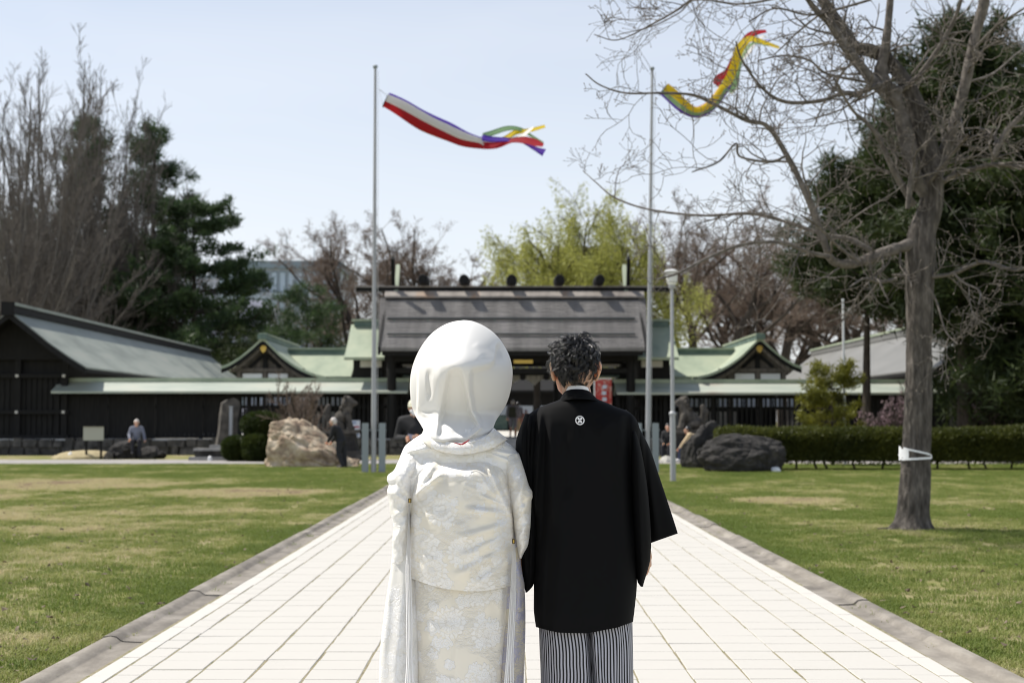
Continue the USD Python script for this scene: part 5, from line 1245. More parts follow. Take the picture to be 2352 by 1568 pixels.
# stone guardian lion-dogs on pedestals beside the steps
def lion_dog(sd, u, label):
    Y = 50.5; c = at(u, 1000, Y) * [1, 1, 0]
    t = thing("lion_dog_statue", label, "statue", c, None)
    zp = 0.95
    part(t, "plinth", MB().box(c + [-0.75, -0.5, 0], c + [0.75, 0.7, 0.35]), "base_stone")
    part(t, "pedestal", MB().hexa([c + [-0.6, -0.4, 0.352], c + [0.6, -0.4, 0.352], c + [0.6, 0.55, 0.352], c + [-0.6, 0.55, 0.352], c + [-0.5, -0.32, zp], c + [0.5, -0.32, zp], c + [0.5, 0.48, zp], c + [-0.5, 0.48, zp]]), "rock_dark")
    part(t, "slab", MB().box(c + [-0.62, -0.42, zp + 0.002], c + [0.62, 0.58, zp + 0.14]), "statue_stone")
    S = lambda x, y, z, r: Manifold.sphere(r, 20).translate([c[0] - sd * x, c[1] + y, zp + 0.14 + z])
    H = lambda *s: Manifold.batch_hull(list(s))
    body = H(S(-0.25, 0.08, 0.22, 0.25), S(0.12, 0.08, 0.55, 0.22)) + H(S(0.12, 0.08, 0.55, 0.22), S(0.22, 0.08, 0.85, 0.20))
    for y in (-0.10, 0.26):
        body += H(S(0.24, y, 0.5, 0.10), S(0.32, y, 0.08, 0.085)) + H(S(0.32, y, 0.07, 0.085), S(0.40, y - 0.0, 0.06, 0.07))
        body += H(S(-0.22, y * 1.25, 0.22, 0.17), S(0.02, y * 1.25, 0.16, 0.10)) + H(S(0.0, y * 1.25, 0.12, 0.10), S(0.06, y * 1.25, 0.05, 0.08))
    head = H(S(0.22, 0.08, 0.98, 0.21), S(0.38, 0.08, 0.94, 0.14)) + S(0.48, 0.08, 0.93, 0.09)
    mane = MB()
    r = np.random.default_rng(9)
    body += H(S(-0.42, 0.08, 0.25, 0.09), S(-0.52, 0.08, 0.6, 0.14)) + H(S(-0.52, 0.08, 0.6, 0.14), S(-0.46, 0.08, 0.80, 0.10))
    for k in range(16):
        a_ = r.uniform(0, 6.28)
        body += S(0.10 + 0.10 * math.sin(a_), 0.08 + 0.22 * math.cos(a_), 0.88 + 0.20 * math.sin(a_), 0.085)
    m = (body + head).refine_to_length(0.06); v, f = arr(m); v = v + (meshkit.fbm(v * 7, 3)[:, None] - 0.5) * 0.05
    part(t, "figure", (v, f), "statue_stone", smooth=40)
    part(t, "ear", S(0.16, -0.12, 1.14, 0.06), "statue_stone", smooth=True); part(t, "ear", S(0.16, 0.28, 1.14, 0.06), "statue_stone", smooth=True)
lion_dog(-1, 783, "dark stone lion-dog statue on a pedestal, left of the steps")
lion_dog(1, 1586, "dark stone lion-dog statue on a pedestal, right of the steps")

# white band on the near tree, stick at its foot
Yt = 18.4
t = thing("tree_tie", "white tape and strip tied around the near bare tree's trunk", "tape", at(2100, 1045, Yt))
cx = at(2102, 1045, Yt); R = 35.5 * px(Yt)
def around(a0, a1, z0, z1, n=24, rr=1.0):
    a = np.radians(np.linspace(a0, a1, n)); return np.c_[cx[0] + R * rr * np.sin(a), cx[1] - R * rr * np.cos(a), np.linspace(z0, z1, n)]
def band(p, w):
    p = np.array(p); w = np.broadcast_to(w, (len(p),)); return (np.vstack([p - np.c_[0 * w, 0 * w, w / 2], p + np.c_[0 * w, 0 * w, w / 2]]), grid_faces(2, len(p)))
plain("tape_white", (0.78, 0.79, 0.80), 0.5, 0.4)
z = lambda v: zv(v, Yt - 0.2)
part(t, "strip", band(around(-95, -38, z(1041), z(1041), 16, 1.03), np.interp(np.linspace(0, 1, 16), [0, 0.35, 0.5, 0.65, 1], [34, 30, 16, 26, 22]) * px(Yt)), "tape_white")
part(t, "tape", band(around(-60, 85, z(1029), z(1049), 30, 1.035), 4.5 * px(Yt)), "tape_white")
part(t, "tape", band(around(-70, 85, z(1055), z(1050), 30, 1.045), 5.0 * px(Yt)), "tape_white")
part(t, "tape", band(around(85, 280, z(1049), z(1045), 30, 1.04), 5.0 * px(Yt)), "tape_white")
r = np.random.default_rng(3)
a, b = ground(2012, 1219), ground(2108, 1214)
s = np.linspace(0, 1, 14)[:, None]; p = a + (b - a) * s + np.c_[r.normal(0, 0.008, 14), r.normal(0, 0.02, 14), np.full(14, 0.03)]
single("fallen_stick", MB().tube(p, np.linspace(0.007, 0.02, 14), 7), "limb_near", "thin fallen stick on the grass at the near tree's foot", "stick", smooth=True)

# ------------------------------------------------------------------ people
mat("skin", {"g": ("geometry", {}), "n": ("noise_texture", {"scale": 30.0, "detail": 3.0}), "r": ("rgb_ramp", {"ramp": [(0.3, (0.44, 0.25, 0.17)), (0.7, (0.54, 0.33, 0.235))]}),
             "p": ("principled_bsdf", {"roughness": 0.5, "specular_ior_level": 0.35, "subsurface_weight": 0.35, "subsurface_scale": 0.012, "subsurface_radius": (1.0, 0.35, 0.2)})},
    [("g.position", "n.vector"), ("n.fac", "r.fac"), ("r.color", "p.base_color")])
plain("hair_black", (0.005, 0.0045, 0.004), 0.24, 0.8)
plain("hair_base", (0.006, 0.006, 0.006), 0.9, 0.05)
plain("hair_white", (0.62, 0.57, 0.52), 0.7)
plain("jacket_black", (0.016, 0.016, 0.017), 0.75, 0.25)
plain("jacket_grey", (0.30, 0.29, 0.31), 0.9)
plain("jacket_bluegrey", (0.17, 0.18, 0.22), 0.85)
plain("jacket_salmon", (0.52, 0.27, 0.23), 0.85)
plain("top_beige", (0.52, 0.40, 0.25), 0.85)
plain("trousers_dark", (0.022, 0.022, 0.026), 0.85)
plain("jeans", (0.025, 0.035, 0.075), 0.85)
plain("cap_cream", (0.66, 0.64, 0.50), 0.8)
plain("mask_white", (0.70, 0.70, 0.72), 0.8)
plain("hat_pink", (0.52, 0.33, 0.42), 0.85)
plain("bag_olive", (0.075, 0.075, 0.05), 0.8)
plain("shoe_white", (0.6, 0.59, 0.57), 0.7)
plain("phone_case", (0.30, 0.29, 0.36), 0.4)

def ball(p, r, seg=18): return Manifold.sphere(float(r), seg).translate([float(x) for x in p])
def bone(a, b, ra, rb, seg=18): return Manifold.batch_hull([ball(a, ra, seg), ball(b, rb, seg)])
def chain(pts, rad, seg=18):
    m = Manifold()
    for k in range(len(pts) - 1): m += bone(pts[k], pts[k + 1], rad[k], rad[k + 1], seg)
    return m
def smooth_m(m, edge, it=8):
    m = m.refine_to_length(edge); v, f = arr(m); t = trimesh.Trimesh(v, f); t.merge_vertices()
    trimesh.smoothing.filter_taubin(t, lamb=0.5, nu=0.53, iterations=it); return t
def frame(face):
    """right, forward for someone looking along the heading (degrees, 0 = away from the camera, 90 = to the right)"""
    a = math.radians(face); fw = np.array([math.sin(a), math.cos(a), 0]); return np.array([fw[1], -fw[0], 0]), fw
def hand(wrist, dirn, palm_n, s=1.0, curl=0.6, side=1):
    """palm with four fingers and a thumb; dirn: wrist to knuckles, palm_n: out of the palm"""
    d = np.array(dirn, float); d /= np.linalg.norm(d); n = np.array(palm_n, float); n -= d * (n @ d); n /= np.linalg.norm(n); w = np.cross(d, n) * side
    k = np.array(wrist, float)
    m = Manifold.batch_hull([ball(k, .024 * s), ball(k + d * .075 * s + w * .030 * s, .013 * s), ball(k + d * .080 * s, .014 * s), ball(k + d * .070 * s - w * .030 * s, .012 * s), ball(k + d * .03 * s + w * .026 * s, .014 * s)])
    for o, L in ((.030, .070), (.011, .080), (-.010, .074), (-.029, .058)):
        p = k + d * .078 * s + w * o * s; q = [p]; a = 0.0
        for j, f in enumerate((.45, .32, .23)):
            a += curl * (0.8 if j == 0 else 1.0)
            q.append(q[-1] + (d * math.cos(a) + n * math.sin(a)) * L * f * s)
        m += chain(q, [.0095 * s, .0088 * s, .008 * s, .007 * s], 12)
    q = [k + d * .022 * s + w * .028 * s, k + d * .052 * s + w * .050 * s + n * .018 * s, k + d * .078 * s + w * .050 * s + n * .034 * s]
    return m + chain(q, [.013 * s, .0105 * s, .008 * s], 12)
def head_m(c, fw, rt, s=1.0, detail=True):
    """c: centre of the head; a skull with jaw, nose, brow, lips and ears"""
    up = np.array([0, 0, 1.0]); P = lambda x, y, z: c + (rt * x + fw * y + up * z) * s
    m = Manifold.batch_hull([ball(P(0, -.012, .035), .078 * s, 24), ball(P(0, .018, .03), .074 * s, 24), ball(P(0, -.03, .0), .066 * s, 24)])
    m += Manifold.batch_hull([ball(P(0, .045, .0), .056 * s, 20), ball(P(.03, .045, -.055), .028 * s), ball(P(-.03, .045, -.055), .028 * s), ball(P(0, .068, -.085), .022 * s), ball(P(.045, 0, -.03), .026 * s), ball(P(-.045, 0, -.03), .026 * s)])
    m += Manifold.batch_hull([ball(P(0, .098, .012), .008 * s), ball(P(0, .113, -.022), .011 * s), ball(P(.013, .098, -.026), .009 * s), ball(P(-.013, .098, -.026), .009 * s)])
    m += Manifold.batch_hull([ball(P(.016, .092, -.055), .007 * s), ball(P(-.016, .092, -.055), .007 * s), ball(P(0, .097, -.053), .007 * s)])
    m += Manifold.batch_hull([ball(P(.012, .09, -.066), .007 * s), ball(P(-.012, .09, -.066), .007 * s)])
    for q in (-1, 1):
        m += Manifold.batch_hull([ball(P(.032 * q, .085, .022), .011 * s), ball(P(.05 * q, .07, .02), .010 * s), ball(P(.012 * q, .092, .02), .009 * s)])
        e = [P(.080 * q, -.008, .018), P(.088 * q, -.022, .030), P(.090 * q, -.028, .012), P(.084 * q, -.018, -.012), P(.078 * q, -.006, -.028), P(.074 * q, -.002, 0)]
        m += Manifold.batch_hull([ball(x, .0075 * s, 12) for x in e])
    return m

def figure(name_label, base, h=1.66, face=0.0, jacket="jacket_black", trousers="trousers_dark", hair="hair_black", headgear=None, mask=False, pose=None, group=None, shoe="ink", skirt=False, extra=None, width=1.0):
    """a small dressed person; pose overrides joints, given as (right, forward, up) in metres at the person's base"""
    rt, fw = frame(face); up = np.array([0, 0, 1.0]); s = h / 1.70; base = np.array(base, float)
    J = dict(head=(0, .02, 1.585), neck=(0, 0, 1.45), chest=(0, 0, 1.26), pelvis=(0, 0, .95), shL=(-.185, 0, 1.40), elL=(-.235, -.02, 1.12), haL=(-.235, .06, .88), shR=(.185, 0, 1.40), elR=(.235, -.02, 1.12), haR=(.235, .06, .88),
             hipL=(-.09, 0, .92), knL=(-.095, .03, .50), anL=(-.095, -.01, .08), hipR=(.09, 0, .92), knR=(.095, .03, .50), anR=(.095, -.01, .08))
    for k, v in (pose or {}).items(): J[k] = v
    W = {k: base + (rt * v[0] * width + fw * v[1] + up * v[2]) * s for k, v in J.items()}
    t = thing("person", name_label, "person", base, group)
    hd, nk = W["head"], W["neck"]
    body = head_m(hd, fw, rt, s) + bone(hd - up * .05 * s, nk, .055 * s, .06 * s) + bone(nk, W["chest"], .07 * s, .12 * s) + bone(W["chest"], W["pelvis"], .12 * s, .12 * s)
    for q in "LR":
        body += bone(nk, W["sh" + q], .06 * s, .055 * s) + chain([W["sh" + q], W["el" + q], W["ha" + q]], [.05 * s, .04 * s, .028 * s]) + chain([W["hip" + q], W["kn" + q], W["an" + q]], [.085 * s, .055 * s, .04 * s])
        body += bone(W["pelvis"], W["hip" + q], .1 * s, .085 * s) + bone(W["an" + q] - up * .03 * s, W["an" + q] + fw * .13 * s - up * .045 * s, .035 * s, .028 * s)
        fa = W["ha" + q] - W["el" + q]
        body += hand(W["ha" + q], fa, np.cross(fa, up) + fw * .3 if abs(fa[2]) < 1e3 else fw, s, 0.5, -1 if q == "L" else 1)
    part(t, "body", smooth_m(body, .035 * s, 4), "skin", smooth=True)
    jk = Manifold.batch_hull([ball(W["shL"], .075 * s), ball(W["shR"], .075 * s), ball(nk - up * .02 * s, .075 * s), ball(W["chest"], .15 * s)]) + bone(W["chest"], W["pelvis"], .155 * s, .155 * s)
    for q in "LR": jk += chain([W["sh" + q], W["el" + q], W["el" + q] + (W["ha" + q] - W["el" + q]) * .92], [.075 * s, .062 * s, .048 * s])
    part(t, "jacket", smooth_m(jk, .04 * s, 3), jacket, smooth=True)
    tr = Manifold()
    for q in "LR": tr += bone(W["pelvis"], W["hip" + q], .14 * s, .115 * s) + chain([W["hip" + q], W["kn" + q], W["kn" + q] + (W["an" + q] - W["kn" + q]) * (0.92 if not skirt else 0.05)], [.115 * s, .08 * s, .062 * s])
    part(t, "trousers" if not skirt else "shorts", smooth_m(tr, .05 * s, 2), trousers, smooth=True)
    for q in "LR": part(t, "shoe", bone(W["an" + q] - up * .035 * s, W["an" + q] + fw * .15 * s - up * .045 * s, .05 * s, .038 * s), shoe, smooth=True)
    if headgear:
        m, brim = headgear
        cap = (Manifold.batch_hull([ball(hd + up * .05 * s, .098 * s, 22), ball(hd + up * .02 * s - fw * .02 * s, .098 * s, 22)]) ^ Manifold.cube([1, 1, 1], True).translate([float(x) for x in hd + up * (.5 + .02 * s)]))
        c = part(t, "hat", cap, m, smooth=40)
        if brim: part(c, "brim", Manifold.batch_hull([ball(hd + up * .035 * s + fw * .09 * s + rt * .07 * s, .008), ball(hd + up * .035 * s + fw * .09 * s - rt * .07 * s, .008), ball(hd + up * .025 * s + fw * .175 * s, .010)]), m, smooth=True)
    if hair:
        hm = Manifold.batch_hull([ball(hd + up * .048 * s - fw * .012 * s, .092 * s, 22), ball(hd - fw * .035 * s - up * .01 * s, .080 * s, 22)])
        hm -= ball(hd + fw * .13 * s - up * .045 * s, .105 * s, 22)
        part(t, "hair", smooth_m(hm, .03 * s, 3), hair, smooth=True)
    if mask: part(t, "mask", Manifold.batch_hull([ball(hd + fw * .105 * s - up * .03 * s, .02 * s), ball(hd + fw * .085 * s - up * .085 * s, .022 * s), ball(hd + fw * .06 * s + rt * .05 * s - up * .04 * s, .02 * s), ball(hd + fw * .06 * s - rt * .05 * s - up * .04 * s, .02 * s)]), "mask_white", smooth=True)
    if extra: extra(t, W, rt, fw, up, s)
    return t

# -- the small figures in the distance
def phone(t, W, rt, fw, up, s):
    c = (W["haL"] + W["haR"]) / 2 + fw * .07
    part(t, "phone", MB().beam(c - rt * .08 + up * .0, c + rt * .08 + up * .03, .02, .075, (0, 0.3, 1)), "phone_case")
figure("person in black jacket with cream cap and white mask, both hands holding a phone", at(952, 1000, 21.5) * [1, 1, 0], 1.70, 180, "jacket_black", "trousers_dark", "hair_black", ("cap_cream", True), True,
       dict(elL=(-.26, -.02, 1.13), haL=(-.10, .27, 1.14), elR=(.26, -.02, 1.13), haR=(.10, .27, 1.14)), extra=phone)
figure("white-haired person in black leaning forward at the pale boulder's right end", at(790, 1076, 42.2) * [1, 1, 0], 1.66, -75, "jacket_black", "trousers_dark", "hair_white", None, False,
       dict(head=(0, .36, 1.40), neck=(0, .30, 1.27), chest=(0, .22, 1.10), pelvis=(0, .10, .82), shL=(-.17, .28, 1.23), shR=(.17, .28, 1.23), elL=(-.20, .34, .97), haL=(-.16, .46, .80), elR=(.2, .34, .97), haR=(.16, .46, .80), hipL=(-.09, .10, .80), hipR=(.09, .08, .80), knL=(-.1, .14, .44), knR=(.1, .04, .44)), shoe="ink")
def pack(t, W, rt, fw, up, s):
    c = W["chest"] - fw * .18 - up * .10
    part(t, "backpack", Manifold.batch_hull([ball(c + up * .14 + rt * .07, .09), ball(c + up * .14 - rt * .07, .09), ball(c - up * .15 + rt * .08, .11), ball(c - up * .15 - rt * .08, .11)]), "bag_olive", smooth=True)
GT = lambda u, Y_: at(u, 1000, Y_) * [1, 1, 0] + [0, 0, TZ + 0.02]
figure("person in grey hooded jacket with dark backpack and bare legs, walking through the gate", GT(1178, 65.2), 1.66, 8, "jacket_grey", "jacket_grey", "hair_white", None, False, dict(knL=(-.09, .10, .5), anL=(-.1, -.05, .08)), skirt=True, extra=pack, shoe="shoe_white", width=1.15)
figure("person in pale jacket just right of the one with the backpack", GT(1189, 66.2), 1.58, 5, "jacket_grey", "top_beige", "hair_black", None, False, None, shoe="shoe_white")
figure("child in salmon jacket and pink hat beside the couple in the gate", GT(1208, 65.0), 1.22, 0, "jacket_salmon", "jacket_salmon", None, ("hat_pink", False), False, None, shoe="shoe_white", width=1.2)
SIT = dict(head=(0, .10, 1.14), neck=(0, .02, 1.0), chest=(0, -.02, .80), pelvis=(0, -.08, .46), shL=(-.18, .0, .95), shR=(.18, .0, .95), elL=(-.22, .08, .70), elR=(.22, .08, .70), haL=(-.12, .30, .58), haR=(.12, .30, .58), hipL=(-.09, -.06, .46), hipR=(.09, -.06, .46), knL=(-.12, .38, .48), knR=(.12, .38, .48), anL=(-.12, .42, .08), anR=(.12, .42, .08))
figure("seated person in black just left of the lamp post, hands on knees", at(1536, 1060, 48.6) * [1, 1, 0] + [0, 0, 0.06], 1.66, 200, "jacket_black", "trousers_dark", "hair_black", None, False, SIT)
figure("person in beige top and jeans sitting bent beside the dark boulders", at(1590, 1056, 47.6) * [1, 1, 0] + [0, 0, 0.05], 1.66, -80, "top_beige", "jeans", "hair_black", None, False,
       dict(SIT, head=(0, .16, 1.06), neck=(0, .10, .94), shL=(-.18, .08, .90), shR=(.18, .08, .90), elL=(-.22, .26, .66), elR=(.22, .26, .66), haL=(-.14, .42, .44), haR=(.14, .42, .44)), shoe="shoe_white")
figure("seated person in grey-blue jacket leaning on the dark rocks at left", at(313, 1046, 52.2) * [1, 1, 0] + [0, 0, 0.18], 1.70, 168, "jacket_bluegrey", "trousers_dark", "hair_white", None, False,
       dict(SIT, elL=(-.26, .04, .72), haL=(-.30, .22, .52), elR=(.26, .04, .72), haR=(.22, .30, .56)))

# ------------------------------------------------------------------ bride and groom: cloth lofted to the traced outlines
def seg_ridge(u, v, a, b, w, amp, w2=None, taper=True):
    """height of a fold that runs along a segment; w2: width on its right-hand side"""
    a, b = np.array(a, float), np.array(b, float); d = b - a; L = np.linalg.norm(d); d /= L
    s = ((u - a[0]) * d[0] + (v - a[1]) * d[1]) / L; x = (u - a[0]) * -d[1] + (v - a[1]) * d[0]
    ww = np.where(x > 0, w2 or w, w)
    e = np.clip(np.minimum((s + 0.18) / 0.3, (1.18 - s) / 0.3), 0, 1) if taper else ((s > 0) & (s < 1)).astype(float)
    e = e * e * (3 - 2 * e)
    return amp * np.exp(-(x / ww) ** 2) * e
def loft(rows, Y, folds=None, nu=72, nv=None, hem=None, front=None, open_back_only=False, expo=1.0, noise=0.0, seed=0):
    """rows: (v, left u, right u, depth behind, depth in front). Returns mesh, u/v of every point. Rings run round the body."""
    R = np.array(rows, float); nv = nv or int((R[-1, 0] - R[0, 0]) / 4) + 2
    vv = np.linspace(R[0, 0], R[-1, 0], nv)
    from scipy.interpolate import PchipInterpolator as PI
    q = np.stack([PI(R[:, 0], R[:, k])(vv) for k in range(1, 5)], 1)
    th = np.arange(nu) * 2 * np.pi / nu                       # 0 = right edge, pi/2 = the back (towards the camera)
    c, s_ = np.cos(th), np.sin(th)
    U_ = ((q[:, 0] + q[:, 1]) / 2)[:, None] + ((q[:, 1] - q[:, 0]) / 2)[:, None] * (np.sign(c) * np.abs(c) ** expo)[None]
    D = np.where(s_[None] > 0, q[:, 2:3], q[:, 3:4]) * (np.sign(s_) * np.abs(s_) ** 0.8)[None]
    V_ = np.repeat(vv[:, None], nu, 1)
    if hem is not None: V_ = V_ + hem(U_, V_, (vv - vv[0])[:, None] / (vv[-1] - vv[0]))
    if folds is not None:
        f = folds(U_, V_); D = D + np.where(s_[None] > 0, f * np.minimum(1, np.abs(s_) * 3)[None], 0)
    P = np.stack([at_many(U_, V_, Y)[..., k] for k in range(3)], -1)
    P[..., 1] -= D
    # keep the traced outline when a point moves towards or away from the camera
    k = (P[..., 1]) / Y
    P[..., 0] *= k; P[..., 2] = CAM_H + (P[..., 2] - CAM_H) * k
    if noise:
        P[..., 1] += noise * (meshkit.fbm(P * 9 + seed, 3) - 0.5)
    m = (P.reshape(-1, 3), grid_faces(nv, nu, True)[:, ::-1])
    return m, U_.ravel(), V_.ravel()
def at_many(u, v, Y):
    d = FWD * FPX + RIGHT * (np.asarray(u) - 1176)[..., None] + UP * (784 - np.asarray(v))[..., None]
    return np.array([0, 0, CAM_H]) + d * (Y / d[..., 1])[..., None]
def capped(m, nu):
    v, f = arr(m); n = len(v) // nu
    top, bot = v[:nu].mean(0), v[-nu:].mean(0)
    k = np.arange(nu)
    f = np.vstack([f, np.stack([k, np.full(nu, len(v)), (k + 1) % nu], 1)[:, ::-1], np.stack([(n - 1) * nu + k, (n - 1) * nu + (k + 1) % nu, np.full(nu, len(v) + 1)], 1)[:, ::-1]])
    return np.vstack([v, top, bot]), f

# brocade: ivory satin with raised pale flowers, fans and feathery scrolls
def brocade(name, ground_, motif, scale=1.0, rough=(0.36, 0.5), seed=0.0, silver=0.25):
    n = {"tc": ("geometry", {}), "sx": ("separate_xyz", {}), "xz": ("combine_xyz", {}), "mp": ("mapping", {"scale": (7.5 * scale, 7.5 * scale, 1), "location": (seed, seed * 0.7, 0)}),
         "wn": ("noise_texture", {"scale": 5.0, "detail": 2.0}), "wv": ("vector_math", {"math_type": "multiply_add", "vector2": (0.35, 0.35, 0), "vector3": (-0.17, -0.17, 0)}), "wadd": ("vector_math", {"math_type": "add"}),
         "vo": ("voronoi_texture", {"dimensions": "2D", "feature": "f1", "scale": 1.0, "randomness": 0.85}),
         "loc": ("vector_math", {"math_type": "subtract"}), "ls": ("separate_xyz", {}), "an": ("math", {"math_type": "arctan2"}), "len": ("vector_math", {"math_type": "length"}),
         "cs": ("separate_color", {"color_type": "rgb"}), "ph": ("math", {"math_type": "multiply_add", "value2": 2.5}), "ph2": ("math", {"math_type": "multiply", "value2": 6.28}), "cos": ("math", {"math_type": "cosine"}),
         "pab": ("math", {"math_type": "absolute"}), "pet": ("math", {"math_type": "multiply_add", "value2": 0.11, "value3": 0.235}), "size": ("math", {"math_type": "multiply_add", "value2": 0.5, "value3": 0.7}), "rad": ("math", {"math_type": "multiply"}),
         "in": ("math", {"math_type": "subtract"}), "inr": ("map_range", {"from_min": 0.0, "from_max": 0.02, "to_min": 0.0, "to_max": 1.0, "clamp": True}),
         "rings": ("math", {"math_type": "multiply", "value2": 55.0}), "sin": ("math", {"math_type": "sine"}), "vein": ("map_range", {"from_min": -0.6, "from_max": 0.2, "to_min": 0.55, "to_max": 1.0, "clamp": True}),
         "sc": ("wave_texture", {"wave_type": "rings", "rings_direction": "z", "scale": 5.5, "distortion": 9.0, "detail": 2.0, "detail_scale": 1.2}), "scr": ("map_range", {"from_min": 0.72, "from_max": 0.80, "to_min": 0.0, "to_max": 0.8, "clamp": True}),
         "big": ("noise_texture", {"scale": 0.55, "detail": 1.0}), "bigr": ("map_range", {"from_min": 0.46, "from_max": 0.50, "to_min": 0.0, "to_max": 1.0, "clamp": True}), "scm": ("math", {"math_type": "multiply"}),
         "mp2": ("mapping", {"scale": (0.46, 0.46, 1), "location": (seed + 1.7, 0.9, 0)}), "vo2": ("voronoi_texture", {"dimensions": "2D", "feature": "f1", "scale": 1.0, "randomness": 0.9}), "loc2": ("vector_math", {"math_type": "subtract"}), "ls2": ("separate_xyz", {}), "an2": ("math", {"math_type": "arctan2"}), "len2": ("vector_math", {"math_type": "length"}),
         "ph2b": ("math", {"math_type": "multiply", "value2": 9.0}), "cos2": ("math", {"math_type": "cosine"}), "pab2": ("math", {"math_type": "absolute"}), "pet2": ("math", {"math_type": "multiply_add", "value2": 0.07, "value3": 0.30}), "in2": ("math", {"math_type": "subtract"}), "inr2": ("map_range", {"from_min": 0.0, "from_max": 0.012, "to_min": 0.0, "to_max": 0.75, "clamp": True}),
         "line2": ("map_range", {"from_min": 0.10, "from_max": 0.30, "to_min": 0.25, "to_max": 1.0, "clamp": True}), "rg2": ("math", {"math_type": "multiply", "value2": 46.0}), "sn2": ("math", {"math_type": "sine"}), "vn2": ("map_range", {"from_min": -0.8, "from_max": -0.2, "to_min": 0.4, "to_max": 1.0, "clamp": True}), "f2a": ("math", {"math_type": "multiply"}), "f2": ("math", {"math_type": "multiply"}), "mask1": ("math", {"math_type": "maximum"}),
         "fl": ("math", {"math_type": "multiply"}), "mask": ("math", {"math_type": "maximum"}),
         "weave": ("noise_texture", {"scale": 900.0, "detail": 2.0}), "hb": ("math", {"math_type": "multiply_add", "value2": 0.06}),
         "col": ("mix_color", {"a": ground_, "b": motif}), "rg": ("mix_float", {"a": rough[0], "b": rough[1]}),
         "p": ("principled_bsdf", {"specular_ior_level": 0.5, "sheen_weight": 0.15, "sheen_roughness": 0.4}), "bm": ("bump", {"strength": 0.7, "distance": 0.0022}), "me": ("math", {"math_type": "multiply", "value2": silver})}
    l = [("tc.position", "sx.vector"), ("sx.x", "xz.x"), ("sx.z", "xz.y"), ("xz.vector", "mp.vector"), ("mp.vector", "wn.vector"), ("wn.color", "wv.vector1"), ("wv.vector", "wadd.vector1"), ("mp.vector", "wadd.vector2"),
         ("wadd.vector", "vo.vector"), ("wadd.vector", "loc.vector1"), ("vo.position", "loc.vector2"), ("loc.vector", "ls.vector"), ("ls.y", "an.value1"), ("ls.x", "an.value2"), ("loc.vector", "len.vector1"),
         ("vo.color", "cs.color"), ("cs.r", "ph2.value1"), ("an.value", "ph.value1"), ("ph2.value", "ph.value3"), ("ph.value", "cos.value1"), ("cos.value", "pab.value1"), ("pab.value", "pet.value1"), ("cs.g", "size.value1"), ("pet.value", "rad.value1"), ("size.value", "rad.value2"),
         ("rad.value", "in.value1"), ("len.value", "in.value2"), ("in.value", "inr.value"), ("len.value", "rings.value1"), ("rings.value", "sin.value1"), ("sin.value", "vein.value"), ("inr.result", "fl.value1"), ("vein.result", "fl.value2"),
         ("wadd.vector", "sc.vector"), ("sc.fac", "scr.value"), ("mp.vector", "big.vector"), ("big.fac", "bigr.value"), ("scr.result", "scm.value1"), ("bigr.result", "scm.value2"), ("fl.value", "mask1.value1"), ("scm.value", "mask1.value2"), ("mask1.value", "mask.value1"), ("f2.value", "mask.value2"),
         ("wadd.vector", "mp2.vector"), ("mp2.vector", "vo2.vector"), ("mp2.vector", "loc2.vector1"), ("vo2.position", "loc2.vector2"), ("loc2.vector", "ls2.vector"), ("ls2.y", "an2.value1"), ("ls2.x", "an2.value2"), ("loc2.vector", "len2.vector1"), ("an2.value", "ph2b.value1"), ("ph2b.value", "cos2.value1"), ("cos2.value", "pab2.value1"), ("pab2.value", "pet2.value1"), ("pet2.value", "in2.value1"), ("len2.value", "in2.value2"), ("in2.value", "inr2.value"),
         ("pab2.value", "line2.value"), ("len2.value", "rg2.value1"), ("rg2.value", "sn2.value1"), ("sn2.value", "vn2.value"), ("inr2.result", "f2a.value1"), ("line2.result", "f2a.value2"), ("f2a.value", "f2.value1"), ("vn2.result", "f2.value2"),
         ("xz.vector", "weave.vector"), ("weave.fac", "hb.value1"), ("mask.value", "hb.value3"), ("mask.value", "col.fac"), ("col.result", "p.base_color"), ("mask.value", "rg.fac"), ("rg.result", "p.roughness"), ("hb.value", "bm.height"), ("bm.normal", "p.normal"),
         ("mask.value", "me.value1"), ("me.value", "p.metallic")]
    mat(name, n, l)
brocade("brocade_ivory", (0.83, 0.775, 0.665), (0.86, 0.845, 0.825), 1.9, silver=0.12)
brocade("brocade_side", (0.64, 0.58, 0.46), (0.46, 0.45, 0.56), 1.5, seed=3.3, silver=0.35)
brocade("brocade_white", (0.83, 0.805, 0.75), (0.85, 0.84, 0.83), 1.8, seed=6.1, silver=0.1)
mat("hood_cloth", {"tc": ("geometry", {}), "n": ("noise_texture", {"scale": 700.0, "detail": 2.0}), "bm": ("bump", {"strength": 0.12, "distance": 0.001}), "p": ("principled_bsdf", {"base_color": (0.745, 0.73, 0.70), "roughness": 0.9, "specular_ior_level": 0.1})},
    [("tc.position", "n.vector"), ("n.fac", "bm.height"), ("bm.normal", "p.normal")])
plain("white_silk", (0.86, 0.85, 0.84), 0.6, 0.3)
plain("lining_red", (0.35, 0.005, 0.02), 0.6, 0.3)
plain("clip_brown", (0.10, 0.07, 0.03), 0.35, 0.5)

